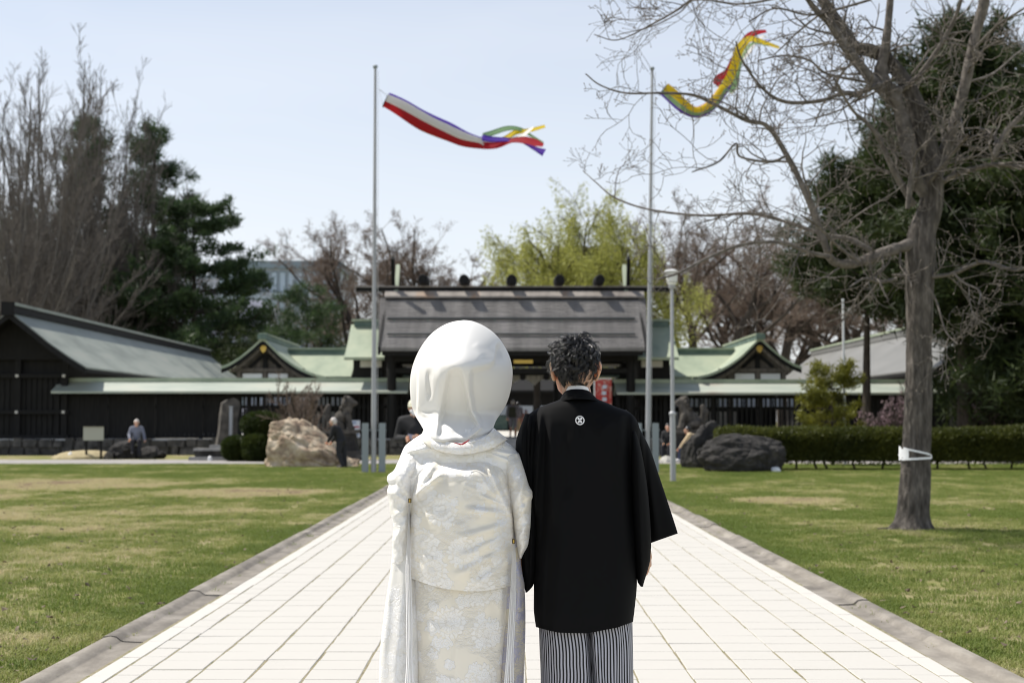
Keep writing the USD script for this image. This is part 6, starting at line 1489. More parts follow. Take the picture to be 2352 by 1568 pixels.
YB = 4.95
bride = thing("person", "bride in white hood and ivory brocade kimono, seen from behind", "person", at(1058, 966, YB) * [1, 1, 0])
def body_of(c, h, hd, hand_r=None, arm=0.19, leg=1.0):
    """head, neck, trunk, arms and legs as one surface, facing away"""
    rt, fw = frame(-6); up = np.array([0, 0, 1.0]); s = h / 1.70
    P = lambda x, y, z: c + (rt * x + fw * y + up * z) * s
    m = head_m(hd, fw, rt, s) + bone(hd - up * .05 - fw * .012, P(0, -.015, 1.42), .052 * s, .058 * s) + Manifold.batch_hull([ball(P(-.13, -.01, 1.35), .05 * s), ball(P(.13, -.01, 1.35), .05 * s), ball(P(0, -.01, 1.20), .10 * s), ball(P(0, -.015, 1.42), .055 * s)]) + bone(P(0, 0, 1.2), P(0, 0, .95), .11 * s, .115 * s)
    for q in (-1, 1):
        m += chain([P(.085 * q, 0, .95), P(.075 * q, .02, .5), P(.075 * q, -.01, .08)], [.085 * s * leg, .058 * s, .042 * s]) + bone(P(.075 * q, -.03, .045), P(.075 * q, .14, .03), .035 * s, .026 * s)
        if hand_r is None or q < 0:
            m += chain([P(.15 * q, 0, 1.34), P(arm * q, .02, 1.08), P(arm * q * 1.02, .06, .88)], [.05 * s, .04 * s, .028 * s])
            m += hand(P(arm * q * 1.02, .06, .88), (0, .25, -1), (-q, 0, 0), s, 0.35, q)
    if hand_r is not None:
        w = hand_r + np.array([0, 0, .07])
        m += chain([P(.13, .02, 1.33), w + [-.03, .07, .24], w + [0, 0, 0.01]], [.05 * s, .042 * s, .028 * s]); m += hand(w, (0.02, .05, -1), (-.5, .8, 0), s, 0.55, 1)
    return smooth_m(m, 0.013, 6)
part(bride, "body", body_of(at(1060, 966, YB) * [1, 1, 0], 1.50, at(1060, 872, YB + 0.075), arm=0.222), "skin", smooth=True)

# hood
HO = np.array([(850, 147), (775, 156), (700, 177), (620, 218), (545, 275), (485, 345), (433, 425), (392, 510), (362, 600), (346, 690), (342, 780), (347, 870), (358, 945), (376, 1010), (402, 1065), (440, 1125), (470, 1180), (488, 1230), (520, 1280), (575, 1318), (640, 1332), (700, 1326), (750, 1308), (785, 1303), (830, 1308), (880, 1296), (935, 1274), (1000, 1254), (1060, 1225), (1115, 1192), (1140, 1135), (1160, 1088), (1205, 1020), (1245, 955), (1275, 880), (1296, 800), (1309, 710), (1312, 625), (1300, 545), (1278, 475), (1240, 400), (1190, 325), (1130, 262), (1060, 212), (990, 176), (920, 153)], float)
def hood_relief(x, y):
    """folds of the hood, in zoomed picture units; metres towards the camera. The cloth hangs straight down below the back of the head."""
    I = lambda q, pts: np.interp(q, [p[0] for p in pts], [p[1] for p in pts])
    # recess under the brow, left of the middle fold
    xl = I(y, [(590, 730), (640, 700), (720, 682), (900, 655), (1100, 612), (1260, 595)]); xr = I(y, [(590, 815), (640, 838), (700, 850), (800, 868), (950, 900), (1040, 928), (1150, 1000), (1260, 900)])
    m = sstep(-14, 42, x - xl) * (1 - sstep(-30, 14, x - xr)) * sstep(575, 680, y) * (1 - sstep(1190, 1300, y))
    h = -0.030 * m * (0.75 + 0.25 * sstep(600, 900, y))
    # recess on the right of the middle fold, fading out towards the rim
    yt = I(x, [(900, 640), (930, 600), (1000, 585), (1040, 575), (1090, 560), (1140, 520), (1160, 380), (1200, 330), (1320, 330)])
    xl2 = I(y, [(560, 930), (640, 906), (800, 905), (1000, 935), (1100, 1010), (1300, 1020)])
    m2 = sstep(-10, 40, x - xl2) * sstep(-10, 55, y - yt) * (1 - sstep(1010, 1180, y + 0.25 * (x - 1000)))
    h += -0.026 * m2
    # slim recess and the standing edge at left
    m3 = (1 - np.clip(np.abs((x - 525) / 34), 0, 1) ** 2) * sstep(590, 680, y) * (1 - sstep(820, 920, y))
    h += -0.013 * m3
    h += 0.026 * sstep(404, 428, x + 0.00010 * (y - 720) ** 2) * sstep(400, 600, y) * (1 - sstep(960, 1120, y))
    h += seg_ridge(x, y, (600, 340), (640, 220), 34, 0.004) + seg_ridge(x, y, (520, 430), (600, 310), 28, 0.004) + seg_ridge(x, y, (1020, 480), (960, 380), 40, 0.004)
    h += seg_ridge(x, y, (610, 640), (600, 1180), 40, 0.012, 60)
    h += seg_ridge(x, y, (560, 1290), (780, 1288), 38, 0.014) + seg_ridge(x, y, (905, 1240), (1010, 1150), 22, 0.014) + seg_ridge(x, y, (460, 1035), (560, 1062), 18, 0.005)
    h += 0.003 * (meshkit.fbm(np.stack([x / 130, y / 210, 0 * x], -1), 2, 3) - 0.5)
    return h
def hood_mesh(off=0.0, shrink=1.0, nr=64, na=220):
    out = smooth_path(np.vstack([HO, HO[:1]]), na + 1)[:-1]; cx, cy = 830.0, 720.0
    rho = np.sin(np.linspace(0, 1, nr) * np.pi / 2) ** 0.95
    X = cx + (out[None, :, 0] - cx) * rho[:, None] * shrink; Yy = cy + (out[None, :, 1] - cy) * rho[:, None] * shrink
    rr = np.repeat(rho[:, None], na, 1)
    lowness = sstep(900, 1300, Yy)
    H = 0.105 * (1 - rr ** 2.0) ** 0.75 + 0.105 * np.exp(-((X - 800) / 330) ** 2 - ((Yy - 520) / 330) ** 2) * (1 - rr ** 3) + 0.05 * lowness * (1 - rr ** 2) + hood_relief(X, Yy) * np.clip((1 - rr) / 0.14, 0, 1) ** 0.7 - off
    rim = -0.075 + 0.17 * sstep(980, 1300, Yy)
    P = at_many(858.2 + X * .24326, 699.3 + Yy * .24326, YB)
    dy = H + rim; P[..., 1] -= dy; k = P[..., 1] / YB; P[..., 0] *= k; P[..., 2] = CAM_H + (P[..., 2] - CAM_H) * k
    return P, nr, na
P1, nr, na = hood_mesh(); P2, _, _ = hood_mesh(0.006, 0.992)
f = grid_faces(nr, na, True)
v = np.vstack([P1.reshape(-1, 3), P2[-1]])
rimf = np.array([((nr - 1) * na + k, (nr - 1) * na + (k + 1) % na, nr * na + (k + 1) % na, nr * na + k) for k in range(na)])
hd = part(bride, "hood", (v, np.vstack([f, rimf])), "hood_cloth", smooth=True)
part(hd, "inner_lining", (P2.reshape(-1, 3) + [0, 0.004, 0], f[:, ::-1]), "white_silk", smooth=True)
def ribbon_px(pts, w, y, n=40, scale=(858.2, .24326, 699.3)):
    q = smooth_path(pts, n); t = np.gradient(q, axis=0); t /= np.linalg.norm(t, axis=1, keepdims=True); nn = np.c_[-t[:, 1], t[:, 0]]
    wd = np.interp(np.linspace(0, 1, n), np.linspace(0, 1, len(w)), w)[:, None]
    L, Rr = q - nn * wd / 2, q + nn * wd / 2
    yy = np.broadcast_to(y, (n,))
    A = np.array([at(scale[0] + a * scale[1], scale[2] + b * scale[1], z) for (a, b), z in zip(L, yy)]); B = np.array([at(scale[0] + a * scale[1], scale[2] + b * scale[1], z) for (a, b), z in zip(Rr, yy)])
    return np.vstack([A, (A + B) / 2 - [0, .003, 0], B]), grid_faces(3, n)
part(hd, "red_lining", ribbon_px([(752, 1300), (785, 1309), (830, 1318), (862, 1303), (905, 1276)], [3, 9, 11, 16, 6], YB - 0.150), "lining_red", smooth=True)

# robe: shoulders, back with the hidden sash making a shelf, skirt, sleeves and side panels
def bf(u, v):
    f = seg_ridge(u, v, (1000, 1058), (948, 1140), 9, 0.020, 7) + seg_ridge(u, v, (1012, 1088), (950, 1140), 7, 0.016, 5)
    f += seg_ridge(u, v, (1085, 1052), (1128, 1080), 6, 0.010) + seg_ridge(u, v, (1120, 1068), (1172, 1180), 9, 0.022, 6) + seg_ridge(u, v, (1092, 1080), (1150, 1150), 9, 0.010)
    f -= seg_ridge(u, v, (1132, 1072), (1180, 1185), 5, 0.018)
    for (a, b, w, h) in (((1172, 1180), (1080, 1170), 8, 0.006), ((1176, 1200), (1060, 1235), 10, 0.008), ((1176, 1222), (1075, 1275), 9, 0.008), ((1178, 1250), (1060, 1318), 10, 0.009), ((1176, 1285), (1100, 1338), 9, 0.007), ((1168, 1165), (1110, 1140), 5, 0.006), ((948, 1180), (980, 1320), 14, 0.006)):
        f += seg_ridge(u, v, a, b, w, h * 1.5)
    f += 0.0045 * (0.5 - np.abs(meshkit.fbm(np.stack([u / 70 + v / 60, v / 55 - u / 140, 0 * u], -1), 3, 12) - 0.5) * 4)
    f -= 0.0035 * np.exp(-((u - (1059 - (v - 1060) * 0.075)) / 1.6) ** 2)
    return f
def shelf(v): return np.interp(v, [1040, 1052, 1066, 1085, 1110, 1200, 1300, 1360], [0.06, 0.085, 0.135, 0.175, 0.195, 0.195, 0.175, 0.155])
hemline = lambda U_, V_, s: (s ** 6) * (24 * (1 - ((U_ - 1070) / 125) ** 2) + 5 * (U_ - 1060) / 115)
rows = [(v, a, b, shelf(v), 0.11) for v, a, b in ((1040, 962, 1150), (1052, 955, 1158), (1070, 948, 1166), (1095, 943, 1172), (1143, 941, 1178), (1200, 939, 1181), (1260, 938, 1181), (1300, 939, 1179), (1332, 943, 1176))]
m, U_, V_ = loft(rows, YB, bf, 150, 130, hem=hemline, expo=0.85)
part(bride, "back_drape", m, "brocade_ivory", smooth=True)
rows = [(1290, 948, 1170, .135, .12), (1345, 950, 1169, .135, .12), (1400, 951, 1166, .13, .12), (1470, 953, 1161, .125, .12), (1568, 954, 1154, .12, .12), (1700, 954, 1150, .12, .12), (1860, 950, 1150, .13, .13), (1886, 950, 1150, .13, .13)]
sk = lambda u, v: -0.0035 * np.exp(-((u - (1046 - (v - 1345) * 0.02)) / 1.6) ** 2) + 0.0025 * np.sin(v / 9.0 + 0.01 * u) * np.exp(-((v - 1420) / 60) ** 2) + 0.012 * np.exp(-((u - 1155) / 12) ** 2)
m, _, _ = loft(rows, YB, sk, 120, 150, expo=0.9)
part(bride, "skirt", m, "brocade_ivory", smooth=True)
def shf(u, v):
    f = 0
    for (a, b, w, h) in (((985, 1012), (930, 1030), 5, 0.010), ((985, 1022), (925, 1042), 5, 0.010), ((992, 1030), (945, 1036), 4, 0.007), ((1130, 1034), (1185, 1045), 5, 0.010), ((1128, 1042), (1192, 1066), 5, 0.009), ((990, 1066), (930, 1110), 8, 0.014), ((960, 1072), (905, 1096), 9, 0.010), ((1172, 1060), (1205, 1100), 8, 0.008)):
        f = f + seg_ridge(u, v, a, b, w, h)
    return f
rows = [(985, 985, 1124, .075, .05), (1000, 962, 1146, .095, .07), (1012, 944, 1160, .105, .08), (1024, 930, 1176, .11, .09), (1049, 919, 1195, .115, .10), (1080, 907, 1205, .12, .11), (1120, 905, 1208, .12, .11), (1180, 915, 1200, .10, .10)]
m, _, _ = loft(rows, YB, shf, 130, 90, expo=0.9)
part(bride, "robe_shoulders", m, "brocade_white", smooth=True)
def slf(u, v):
    f = 0.006 * (0.5 - np.abs(meshkit.fbm(np.stack([(u + v * 0.6) / 26, (v - u * 0.5) / 46, 0 * u], -1), 3, 4) - 0.5) * 5)
    for (a, b, w, h) in (((912, 1085), (946, 1150), 7, 0.012), ((895, 1130), (944, 1156), 8, 0.010), ((898, 1190), (942, 1166), 7, 0.009), ((900, 1250), (940, 1190), 8, 0.010), ((1215, 1080), (1180, 1160), 8, 0.012), ((1222, 1140), (1186, 1200), 8, 0.012), ((1216, 1200), (1188, 1240), 7, 0.010), ((1205, 1080), (1190, 1170), 6, 0.008)):
        f = f + seg_ridge(u, v, a, b, w, h)
    return f
rows = [(1040, 922, 965, .07, .06), (1060, 914, 968, .10, .08), (1080, 904, 962, .12, .10), (1092, 890, 958, .125, .11), (1102, 888.5, 955, .13, .11), (1112, 893, 953, .13, .11), (1126, 889, 950, .13, .11), (1150, 893, 946, .12, .11), (1171, 895, 944, .11, .11), (1208, 903, 943, .10, .11), (1240, 901, 941, .085, .11), (1285, 901, 938, .06, .10), (1310, 906, 934, .035, .08)]
m, _, _ = loft(rows, YB, slf, 80, 110, expo=0.9)
part(bride, "sleeve", capped(m, 80), "brocade_white", smooth=True, label="sunlit left sleeve gathered at the elbow")
rows = [(1040, 1150, 1192, .07, .06), (1060, 1152, 1200, .10, .08), (1089, 1156, 1208, .12, .10), (1115, 1162, 1216, .125, .10), (1130, 1166, 1223.5, .13, .11), (1140, 1168, 1224, .13, .11), (1150, 1170, 1221, .125, .11), (1190, 1176, 1220, .11, .11), (1225, 1182, 1217, .10, .10), (1252, 1187, 1212.5, .085, .09), (1270, 1190, 1203, .07, .08), (1282, 1193, 1198, .05, .06)]
m, _, _ = loft(rows, YB, slf, 80, 110, expo=0.9)
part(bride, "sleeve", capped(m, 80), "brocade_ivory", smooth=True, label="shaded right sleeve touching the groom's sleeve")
pf = lambda u, v: 0.006 * np.sin(u / 7.0 + v / 70.0) + 0.006 * (meshkit.fbm(np.stack([u / 20, v / 60, 0 * u], -1), 2, 8) - 0.5)
rows = [(1200, 905, 950, .05, .10), (1260, 901, 955, .055, .10), (1300, 897.5, 960, .06, .10), (1345, 891, 965, .065, .10), (1407, 882, 968, .07, .11), (1516, 871.5, 968, .08, .12), (1568, 870, 968, .08, .12), (1700, 866, 968, .09, .13), (1886, 860, 966, .10, .14)]
m, _, _ = loft(rows, YB, pf, 60, 130, expo=0.9); part(bride, "side_panel", m, "brocade_white", smooth=True, label="white trailing panel on the sunny left side")
rows = [(1200, 1150, 1198, .03, .10), (1250, 1148, 1197, .04, .10), (1286, 1146, 1196, .05, .10), (1348, 1145, 1205, .055, .10), (1423, 1142, 1207, .06, .11), (1516, 1140, 1205, .07, .12), (1568, 1138, 1203, .07, .12), (1700, 1138, 1203, .08, .13), (1886, 1136, 1204, .09, .14)]
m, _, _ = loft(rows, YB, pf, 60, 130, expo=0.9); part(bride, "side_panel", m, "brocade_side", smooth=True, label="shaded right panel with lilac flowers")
# layered white edges hanging at both sides of the back
def strip(rows, n, name, dep):
    R = np.array(rows, float); vv = np.linspace(R[0, 0], R[-1, 0], 90)
    a, b = np.interp(vv, R[:, 0], R[:, 1]), np.interp(vv, R[:, 0], R[:, 2]); dd = np.interp(vv, R[:, 0], R[:, 3])
    for k in range(n):
        x0, x1 = a + (b - a) * k / n, a + (b - a) * (k + 0.93) / n
        wob = 1.2 * np.sin(vv / 38.0 + k * 0.9) * np.clip((vv - 1420) / 80, 0, 1)
        rows_ = []
        for q, e in ((0, 0.0), (0.25, 0.005), (0.6, 0.006), (1.0, 0.001)):
            rows_.append(np.array([at(u + w_, v, YB - d - e - dep - 0.004 * (k % 2)) for u, v, w_, d in zip(x0 + (x1 - x0) * q, vv, wob, dd)]))
        part(bride, name, (np.vstack(rows_), grid_faces(4, 90)), "white_silk", smooth=True)
strip([(1158, 939, 941, .11), (1200, 937.5, 941.5, .10), (1300, 932, 944, .085), (1345, 932, 946, .085), (1420, 933, 948, .09), (1500, 933, 949, .09), (1568, 931, 952, .09), (1886, 930, 955, .10)], 4, "layered_edge", 0.012)
strip([(1248, 1179, 1183, .12), (1290, 1176, 1186, .10), (1345, 1173, 1186, .09), (1420, 1168, 1184, .09), (1500, 1162, 1181, .09), (1568, 1158, 1180, .09), (1886, 1152, 1178, .10)], 5, "layered_edge", 0.012)
for u, v, d in ((941.5, 1149, .145), (1179.5, 1242, .150)):
    a, b = at(u - 3.4, v + 5, YB - d), at(u + 3.4, v - 5, YB - d - 0.012)
    bx = Manifold.cube([float(b[0] - a[0]), 0.012, float(b[2] - a[2])], True).translate([float(x) for x in (a + b) / 2])
    c = part(bride, "clip", bx, "clip_brown")
    part(c, "clip_tongue", Manifold.cube([0.004, 0.004, 0.010], True).translate([float((a + b)[0] / 2), float(b[1] - 0.004), float((a + b)[2] / 2)]), "gold")
# collar: a broad turned-back roll
n = 70
bot = smooth_path([(964, 1006), (978, 1020), (1000, 1033), (1028, 1041), (1057, 1044.5), (1086, 1042), (1115, 1036), (1142, 1025), (1166, 1008)], n); top = smooth_path([(974, 984), (990, 998), (1012, 1009), (1036, 1015), (1057, 1017), (1080, 1014), (1103, 1007), (1122, 996), (1134, 982)], n)
s = np.linspace(-1, 1, n); Yc = YB - 0.115 * (1 - s ** 2) ** 0.5 - 0.022
rings = []
for q in np.linspace(0, 1, 9):
    uv = top + (bot - top) * q; bulge = 0.008 * math.sin(q * math.pi) + 0.008 * q
    rings.append(np.array([at(a, b, y - bulge) for (a, b), y in zip(uv, Yc)]))
rings.append(np.array([at(a, b - 1, y + 0.02) for (a, b), y in zip(bot, Yc)]))
part(bride, "collar", (np.vstack(rings), grid_faces(10, n)), "brocade_ivory", smooth=True)
part(bride, "under_collar", ribbon_px([(700, 1322), (760, 1316), (830, 1330), (890, 1312), (960, 1280)], [10, 14, 16, 20, 10], YB - 0.135), "white_silk", smooth=True)

# ---- groom
YG = 5.0
groom = thing("person", "groom in black crested coat and striped hakama, seen from behind", "person", at(1340, 966, YG) * [1, 1, 0])
part(groom, "body", body_of(at(1341, 966, YG) * [1, 1, 0], 1.62, at(1320, 853, YG + 0.01), hand_r=at(1473, 1297, YG), arm=0.15), "skin", smooth=True)
mat("haori_black", {"g": ("geometry", {}), "n": ("noise_texture", {"scale": 900.0, "detail": 2.0}), "bm": ("bump", {"strength": 0.15, "distance": 0.0008}), "p": ("principled_bsdf", {"base_color": (0.0045, 0.0045, 0.0048), "roughness": 0.8, "specular_ior_level": 0.10})},
    [("g.position", "n.vector"), ("n.fac", "bm.height"), ("bm.normal", "p.normal")])
mat("hakama_stripe", {"uv": ("texture_coordinate", {}), "s": ("separate_xyz", {}), "m": ("math", {"math_type": "multiply", "value2": 105.0}), "f": ("math", {"math_type": "fraction"}), "r": ("rgb_ramp", {"ramp": [(0.0, (0.012, 0.012, 0.014)), (0.42, (0.012, 0.012, 0.014)), (0.48, (0.42, 0.42, 0.46)), (0.94, (0.42, 0.42, 0.46)), (1.0, (0.012, 0.012, 0.014))]}), "p": ("principled_bsdf", {"roughness": 0.6, "specular_ior_level": 0.3})},
    [("uv.UV", "s.vector"), ("s.x", "m.value1"), ("m.value", "f.value1"), ("f.value", "r.fac"), ("r.color", "p.base_color")])
def gf(u, v):
    f = -0.003 * np.exp(-((u - 1331) / 1.6) ** 2) * (1 - sstep(1040, 1075, v))
    for (a, b, w, h) in (((1216, 958), (1206, 1150), 7, 0.020), ((1240, 968), (1227, 1170), 6, 0.017), ((1228, 975), (1221, 1040), 4, -0.014), ((1252, 985), (1246, 1260), 7, -0.007), ((1442, 970), (1455, 1200), 8, -0.016), ((1425, 1000), (1440, 1250), 9, 0.006), ((1292, 985), (1300, 1130), 18, -0.005), ((1385, 975), (1402, 1090), 16, 0.006), ((1262, 975), (1270, 1180), 9, 0.006), ((1243, 1430), (1250, 1250), 8, 0.008)):
        f = f + seg_ridge(u, v, a, b, w, h * 1.5)
    return f + 0.010 * np.sin((u - 1227) / 26.0) * sstep(1120, 1400, v)
rows = [(913, 1292, 1366, .066, .06), (919, 1282, 1379, .078, .06), (926, 1262, 1397, .090, .06), (934, 1241, 1415, .098, .07), (942, 1227, 1436, .104, .08), (955, 1211, 1456, .112, .09), (981, 1202, 1468, .125, .10), (1018, 1200, 1470, .135, .11), (1087, 1206, 1466, .140, .12), (1200, 1222, 1463, .145, .13), (1339, 1226.5, 1463, .155, .14), (1388, 1226, 1459, .155, .14), (1430, 1231, 1454, .150, .14)]
hem = lambda U_, V_, s: (s ** 5) * (np.interp(U_, [1231, 1260, 1284, 1349, 1419, 1454], [9, 17, 22, 23.5, 10, -3]))
HM, HU, HV = loft(rows, YG, gf, 150, 190, hem=hem, expo=0.9)
part(groom, "haori", HM, "haori_black", smooth=True)
rows = [(950, 1206, 1240, .05, .05), (970, 1199, 1244, .08, .07), (989, 1192, 1245, .09, .08), (1018, 1184.5, 1244, .095, .09), (1087, 1183, 1238, .095, .10), (1180, 1187, 1236, .09, .12), (1279, 1195, 1234, .075, .12), (1325, 1201, 1231, .055, .11), (1343, 1204, 1225, .04, .09), (1360, 1207, 1210, .02, .04)]
lf = lambda u, v: seg_ridge(u, v, (1200, 990), (1197, 1250), 5, 0.012) + seg_ridge(u, v, (1215, 985), (1213, 1300), 4, -0.012)
m, _, _ = loft(rows, YG, lf, 60, 110); part(groom, "sleeve", capped(m, 60), "haori_black", smooth=True)
rows = [(940, 1420, 1437, .05, .05), (955, 1425, 1455, .07, .07), (981, 1432, 1468, .08, .09), (1026, 1440, 1491.5, .075, .10), (1087, 1446, 1513, .06, .11), (1144, 1452, 1532.5, .05, .11), (1195, 1458, 1549, .045, .11), (1222, 1464, 1557, .04, .10)]
hemr = lambda U_, V_, s: (s ** 3) * np.interp(U_, [1464, 1496, 1515, 1538, 1558], [27, 24, 17, 9, 2])
m, _, _ = loft(rows, YG + 0.06, lambda u, v: seg_ridge(u, v, (1470, 985), (1512, 1230), 10, 0.010) - seg_ridge(u, v, (1482, 1020), (1496, 1240), 5, 0.010), 70, 100, hem=hemr); part(groom, "sleeve", capped(m, 70), "haori_black", smooth=True)
rows = [(990, 1448, 1462, .05, .05), (1060, 1448, 1478, .085, .08), (1150, 1452, 1490, .09, .09), (1246, 1457, 1495.5, .085, .10), (1280, 1459, 1494, .07, .09), (1312, 1461, 1487, .05, .08), (1334, 1464, 1480, .035, .06), (1346.5, 1472, 1477, .02, .03)]
m, _, _ = loft(rows, YG - 0.02, lambda u, v: seg_ridge(u, v, (1466, 1060), (1476, 1320), 6, 0.008), 60, 100); part(groom, "sleeve_pouch", capped(m, 60), "haori_black", smooth=True)
# hakama
def hk(u, v):
    g_ = np.exp(-((u - (1354 + (v - 1453) * 0.06)) / 5.5) ** 2)
    return -0.055 * g_ + 0.007 * np.abs(np.sin((u - 1236) / 14.0)) * sstep(1440, 1500, v) + seg_ridge(u, v, (1362, 1455), (1395, 1640), 9, 0.012) + seg_ridge(u, v, (1420, 1450), (1405, 1640), 9, 0.010) + seg_ridge(u, v, (1275, 1450), (1288, 1640), 10, 0.010) + seg_ridge(u, v, (1443, 1440), (1448, 1640), 6, 0.012)
rows = [(1395, 1240, 1450, .118, .12), (1440, 1238, 1453, .122, .12), (1568, 1242, 1455, .13, .13), (1700, 1238, 1460, .135, .14), (1862, 1234, 1464, .14, .15)]
HKM, ku, kv = loft(rows, YG, hk, 360, 120, expo=0.9)
vv_, ff_ = arr(HKM); nu = 360; ring = vv_.reshape(-1, nu, 3)
seg = np.linalg.norm(np.diff(np.concatenate([ring, ring[:, :1]], 1), axis=1), axis=2); arcs = np.concatenate([np.zeros((len(ring), 1)), np.cumsum(seg, 1)[:, :-1]], 1)
arcs = arcs / seg.sum(1, keepdims=True) * 0.86
part(groom, "hakama", (vv_, ff_), "hakama_stripe", smooth=True, uv=np.c_[arcs.ravel(), ring[..., 2].ravel()])
# collars
def ring_band(tc, th, td, bc, bh, bd, n=60, bul=0.0, yo=0.0):
    a = np.arange(n) * 2 * np.pi / n; out = []
    for q in np.linspace(0, 1, 6):
        u, v, h_, d_ = [x + (y - x) * q for x, y in zip((tc[0], tc[1], th, td), (bc[0], bc[1], bh, bd))]
        y = YG + yo - (d_ + bul * math.sin(q * math.pi)) * np.sin(a) * np.where(np.sin(a) > 0, 1, 0.8)
        vz = v + np.where(np.sin(a) > 0, 0, (6 + 34 * q) * -np.sin(a)) - 0 * a
        edge = (1 - np.maximum(0, np.sin(a))) * (10 if True else 0)
        out.append(np.array([at(uu, vx + e, yy) for uu, vx, e, yy in zip(u + h_ * np.cos(a), vz, edge, y)]))
    return np.vstack(out), grid_faces(6, n, True)[:, ::-1]
part(groom, "haori_collar", ring_band((1326, 893), 31.5, .074, (1331, 916), 50, .098, bul=0.010), "haori_black", smooth=True)
part(groom, "haori_collar_fold", ring_band((1328, 902), 38, .088, (1331, 916), 46, .103, bul=0.004), "haori_black", smooth=True)
part(groom, "under_collar", ring_band((1325.5, 884.5), 28.5, .062, (1326, 894), 30.5, .072), "white_silk", smooth=True)
# crest: ring and four-part flower
hv = arr(HM)[0]
def on_back(u, v):
    k = np.argmin((HU - u) ** 2 + (HV - v) ** 2 + np.where(hv[:, 1] < YG - 0.02, 0, 1e9)); return hv[k, 1]
yk = on_back(1332, 965) - 0.004; sc_ = px(yk); cc = at(1332, 965, yk)
plain("crest_white", (0.74, 0.74, 0.74), 0.7)
cr = thing  # (the crest is dyed on the coat: a part of it)
a = np.linspace(0, 2 * np.pi, 49)[:-1]
tilt = lambda x, z: np.c_[cc[0] + x, np.full(len(x), cc[1]) - 0.10 * z * 0 + 0.16 * z * -1 * 0 , cc[2] + z]
slope_y = (on_back(1332, 975) - on_back(1332, 955)) / ((at(1332, 975, yk) - at(1332, 955, yk))[2])
pt = lambda x, z: np.c_[cc[0] + x, cc[1] + slope_y * z, cc[2] + z]
ro, ri = 10.6 * sc_, 8.3 * sc_
hp = "/".join([groom, "haori"])
part(hp, "crest_ring", (np.vstack([pt(ro * np.cos(a), ro * np.sin(a)), pt(ri * np.cos(a), ri * np.sin(a))]), [(k, (k + 1) % 48, 48 + (k + 1) % 48, 48 + k) for k in range(48)]), "crest_white")
for ang_, L_, w_ in ((52, 7.2, 3.1), (128, 7.2, 3.1), (232, 6.6, 2.9), (308, 6.6, 2.9)):
    q = np.radians(ang_); t_ = np.linspace(0, 2 * np.pi, 21)[:-1]; lx = (L_ / 2 + 0.5) + L_ / 2 * np.cos(t_); ly = w_ * np.sin(t_) * (0.75 + 0.25 * np.cos(t_))
    x, z = (lx * math.cos(q) - ly * math.sin(q)) * sc_, (lx * math.sin(q) + ly * math.cos(q)) * sc_
    part(hp, "crest_petal", MB().add(np.vstack([pt(np.array([(x.mean())]), np.array([z.mean()])), pt(x, z)]), [(0, 1 + k, 1 + (k + 1) % 20) for k in range(20)]), "crest_white")
# hair: a base cap and wavy strands
rt, fw = frame(-6); up = np.array([0, 0, 1.0]); hc = at(1317, 838, YG)
cap = Manifold.batch_hull([ball(hc + up * .026, .074, 40), ball(hc + up * .012 - fw * .018, .074, 40), ball(hc - up * .028 - fw * .022, .058, 32), ball(hc + up * 0.02 + fw * .04, .066, 32), ball(hc - up * .014 - fw * .045, .042, 24), ball(hc - up * .036 - fw * .030 + rt * .012, .038, 24), ball(hc - up * .036 - fw * .030 - rt * .012, .038, 24)])
cap -= ball(hc + fw * .135 - up * .05, .095, 30)
cm = smooth_m(cap, .012, 4); v = np.array(cm.vertices); v += (meshkit.fbm(v * 40, 2)[:, None] - 0.5) * 0.012
hp = part(groom, "hair", (v, np.array(cm.faces)), "hair_base", smooth=True)
r = np.random.default_rng(77)
pts, fidx = trimesh.sample.sample_surface(trimesh.Trimesh(v, cm.faces, process=False), 11000, seed=5)
nrm = trimesh.Trimesh(v, cm.faces, process=False).face_normals[fidx]
keep = (pts - hc) @ fw < 0.055
pts, nrm = pts[keep], nrm[keep]; N = len(pts); rel = pts - hc; hgt = rel[:, 2]
crown = hc + up * .07 - fw * .012
d = pts - crown; d -= nrm * (d * nrm).sum(1, keepdims=True); d /= np.linalg.norm(d, axis=1, keepdims=True) + 1e-6
clump = meshkit.noise(pts * 70, 3)[:, None]; cl2 = meshkit.noise(pts * 55 + 31, 4)[:, None]; cl3 = meshkit.noise(pts * 38 + 7, 6)[:, None]
side = np.cross(nrm, d)
low = np.clip((-hgt - 0.005) / 0.05, 0, 1)[:, None]
d = d * (0.6 + 0.5 * low) + side * ((clump - 0.5) * 3.6 + r.normal(0, .25, (N, 1))) * (1 - 0.75 * low) + nrm * (0.26 + 0.6 * (cl2 - 0.3)) * (1 - 0.80 * low) - up * 0.9 * low
d /= np.linalg.norm(d, axis=1, keepdims=True)
L = (0.040 + 0.018 * cl3[:, 0] + r.uniform(0, .012, N)) * (1 - 0.66 * low[:, 0]) ; K = 9
G_ = 1300; gi_ = r.choice(N, G_, replace=False)
from scipy.spatial import cKDTree
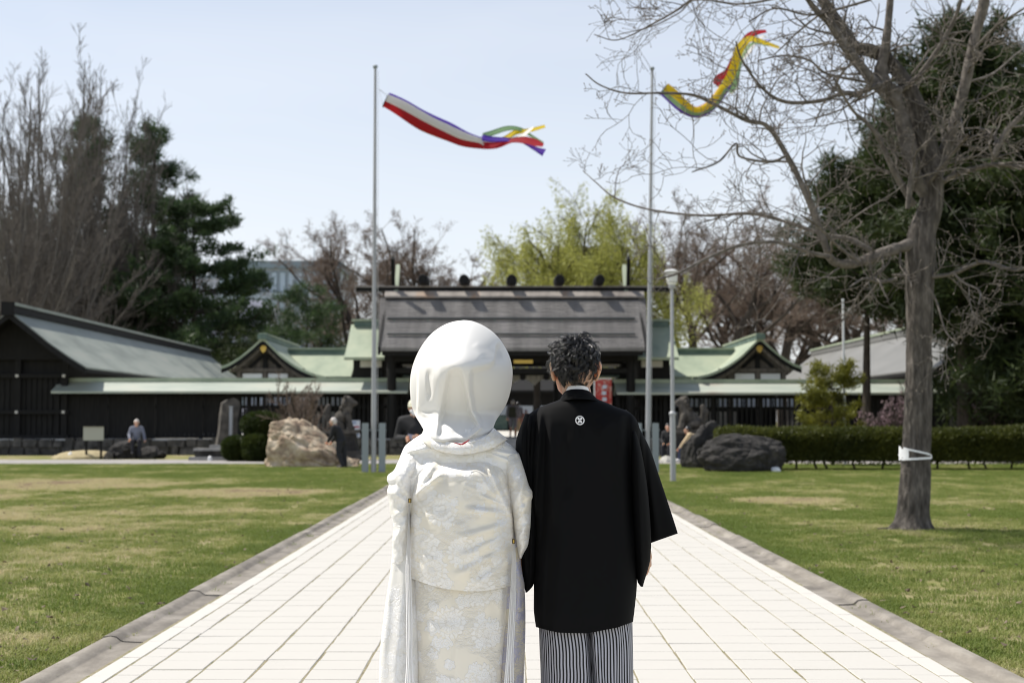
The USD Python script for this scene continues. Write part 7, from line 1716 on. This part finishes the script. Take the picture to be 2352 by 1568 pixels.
gp, gn, gd, gs = pts[gi_], nrm[gi_], d[gi_], side[gi_]; gl = low[gi_]; GL = L[gi_] * r.uniform(0.8, 1.1, G_)
ph = r.uniform(0, 6.28, G_); fq = r.uniform(3.2, 5.6, G_)
Cg = [gp - gn * .003]
for k in range(K - 1):
    s_ = (k + 1) / (K - 1)
    curl = gs * (np.cos(ph + s_ * fq) * 0.75)[:, None] + gn * ((np.sin(ph + s_ * fq) * 0.55 - 0.8 * s_)[:, None])
    dd = gd + curl * (1 - 0.8 * gl); dd /= np.linalg.norm(dd, axis=1, keepdims=True)
    Cg.append(Cg[-1] + dd * (GL / (K - 1))[:, None])
Cg = np.stack(Cg, 1)
own = cKDTree(gp).query(pts)[1]
s_ = np.linspace(0, 1, K)[None, :, None]
C = Cg[own] + (pts - gp[own])[:, None] * (1 - 0.30 * s_) + r.normal(0, .0009, (N, 1, 3)) * s_ * 2 + nrm[:, None] * (r.normal(0, .0015, (N, 1, 1)) * s_)
bc = UsdGeom.BasisCurves.Define(stage, hp + "/hair_strands")
bc.CreateTypeAttr("linear"); bc.CreateCurveVertexCountsAttr(Vt.IntArray([K] * N))
bc.CreatePointsAttr(Vt.Vec3fArray.FromNumpy((C - _loc[groom]).reshape(-1, 3).astype(np.float32)))
wd = np.tile(np.linspace(0.0010, 0.0005, K), N); bc.CreateWidthsAttr(Vt.FloatArray.FromNumpy(wd.astype(np.float32))); bc.SetWidthsInterpolation("vertex")
UsdShade.MaterialBindingAPI.Apply(bc.GetPrim()).Bind(MATS["hair_black"])
# split-toed socks and sandals, below the frame
for who, u0, Yw in ((bride, 1056, YB), (groom, 1345, YG)):
    for q in (-1, 1):
        c = at(u0, 966, Yw) * [1, 1, 0] + [0.09 * q, 0.05, 0.012]
        sd = part(who, "sandal", Manifold.batch_hull([ball(c + [0, -.09, 0.006], .010), ball(c + [.03, .13, .006], .010), ball(c + [-.03, .13, .006], .010), ball(c + [.03, -.09, .006], .010), ball(c + [-.03, -.09, .006], .010)]), "ink")
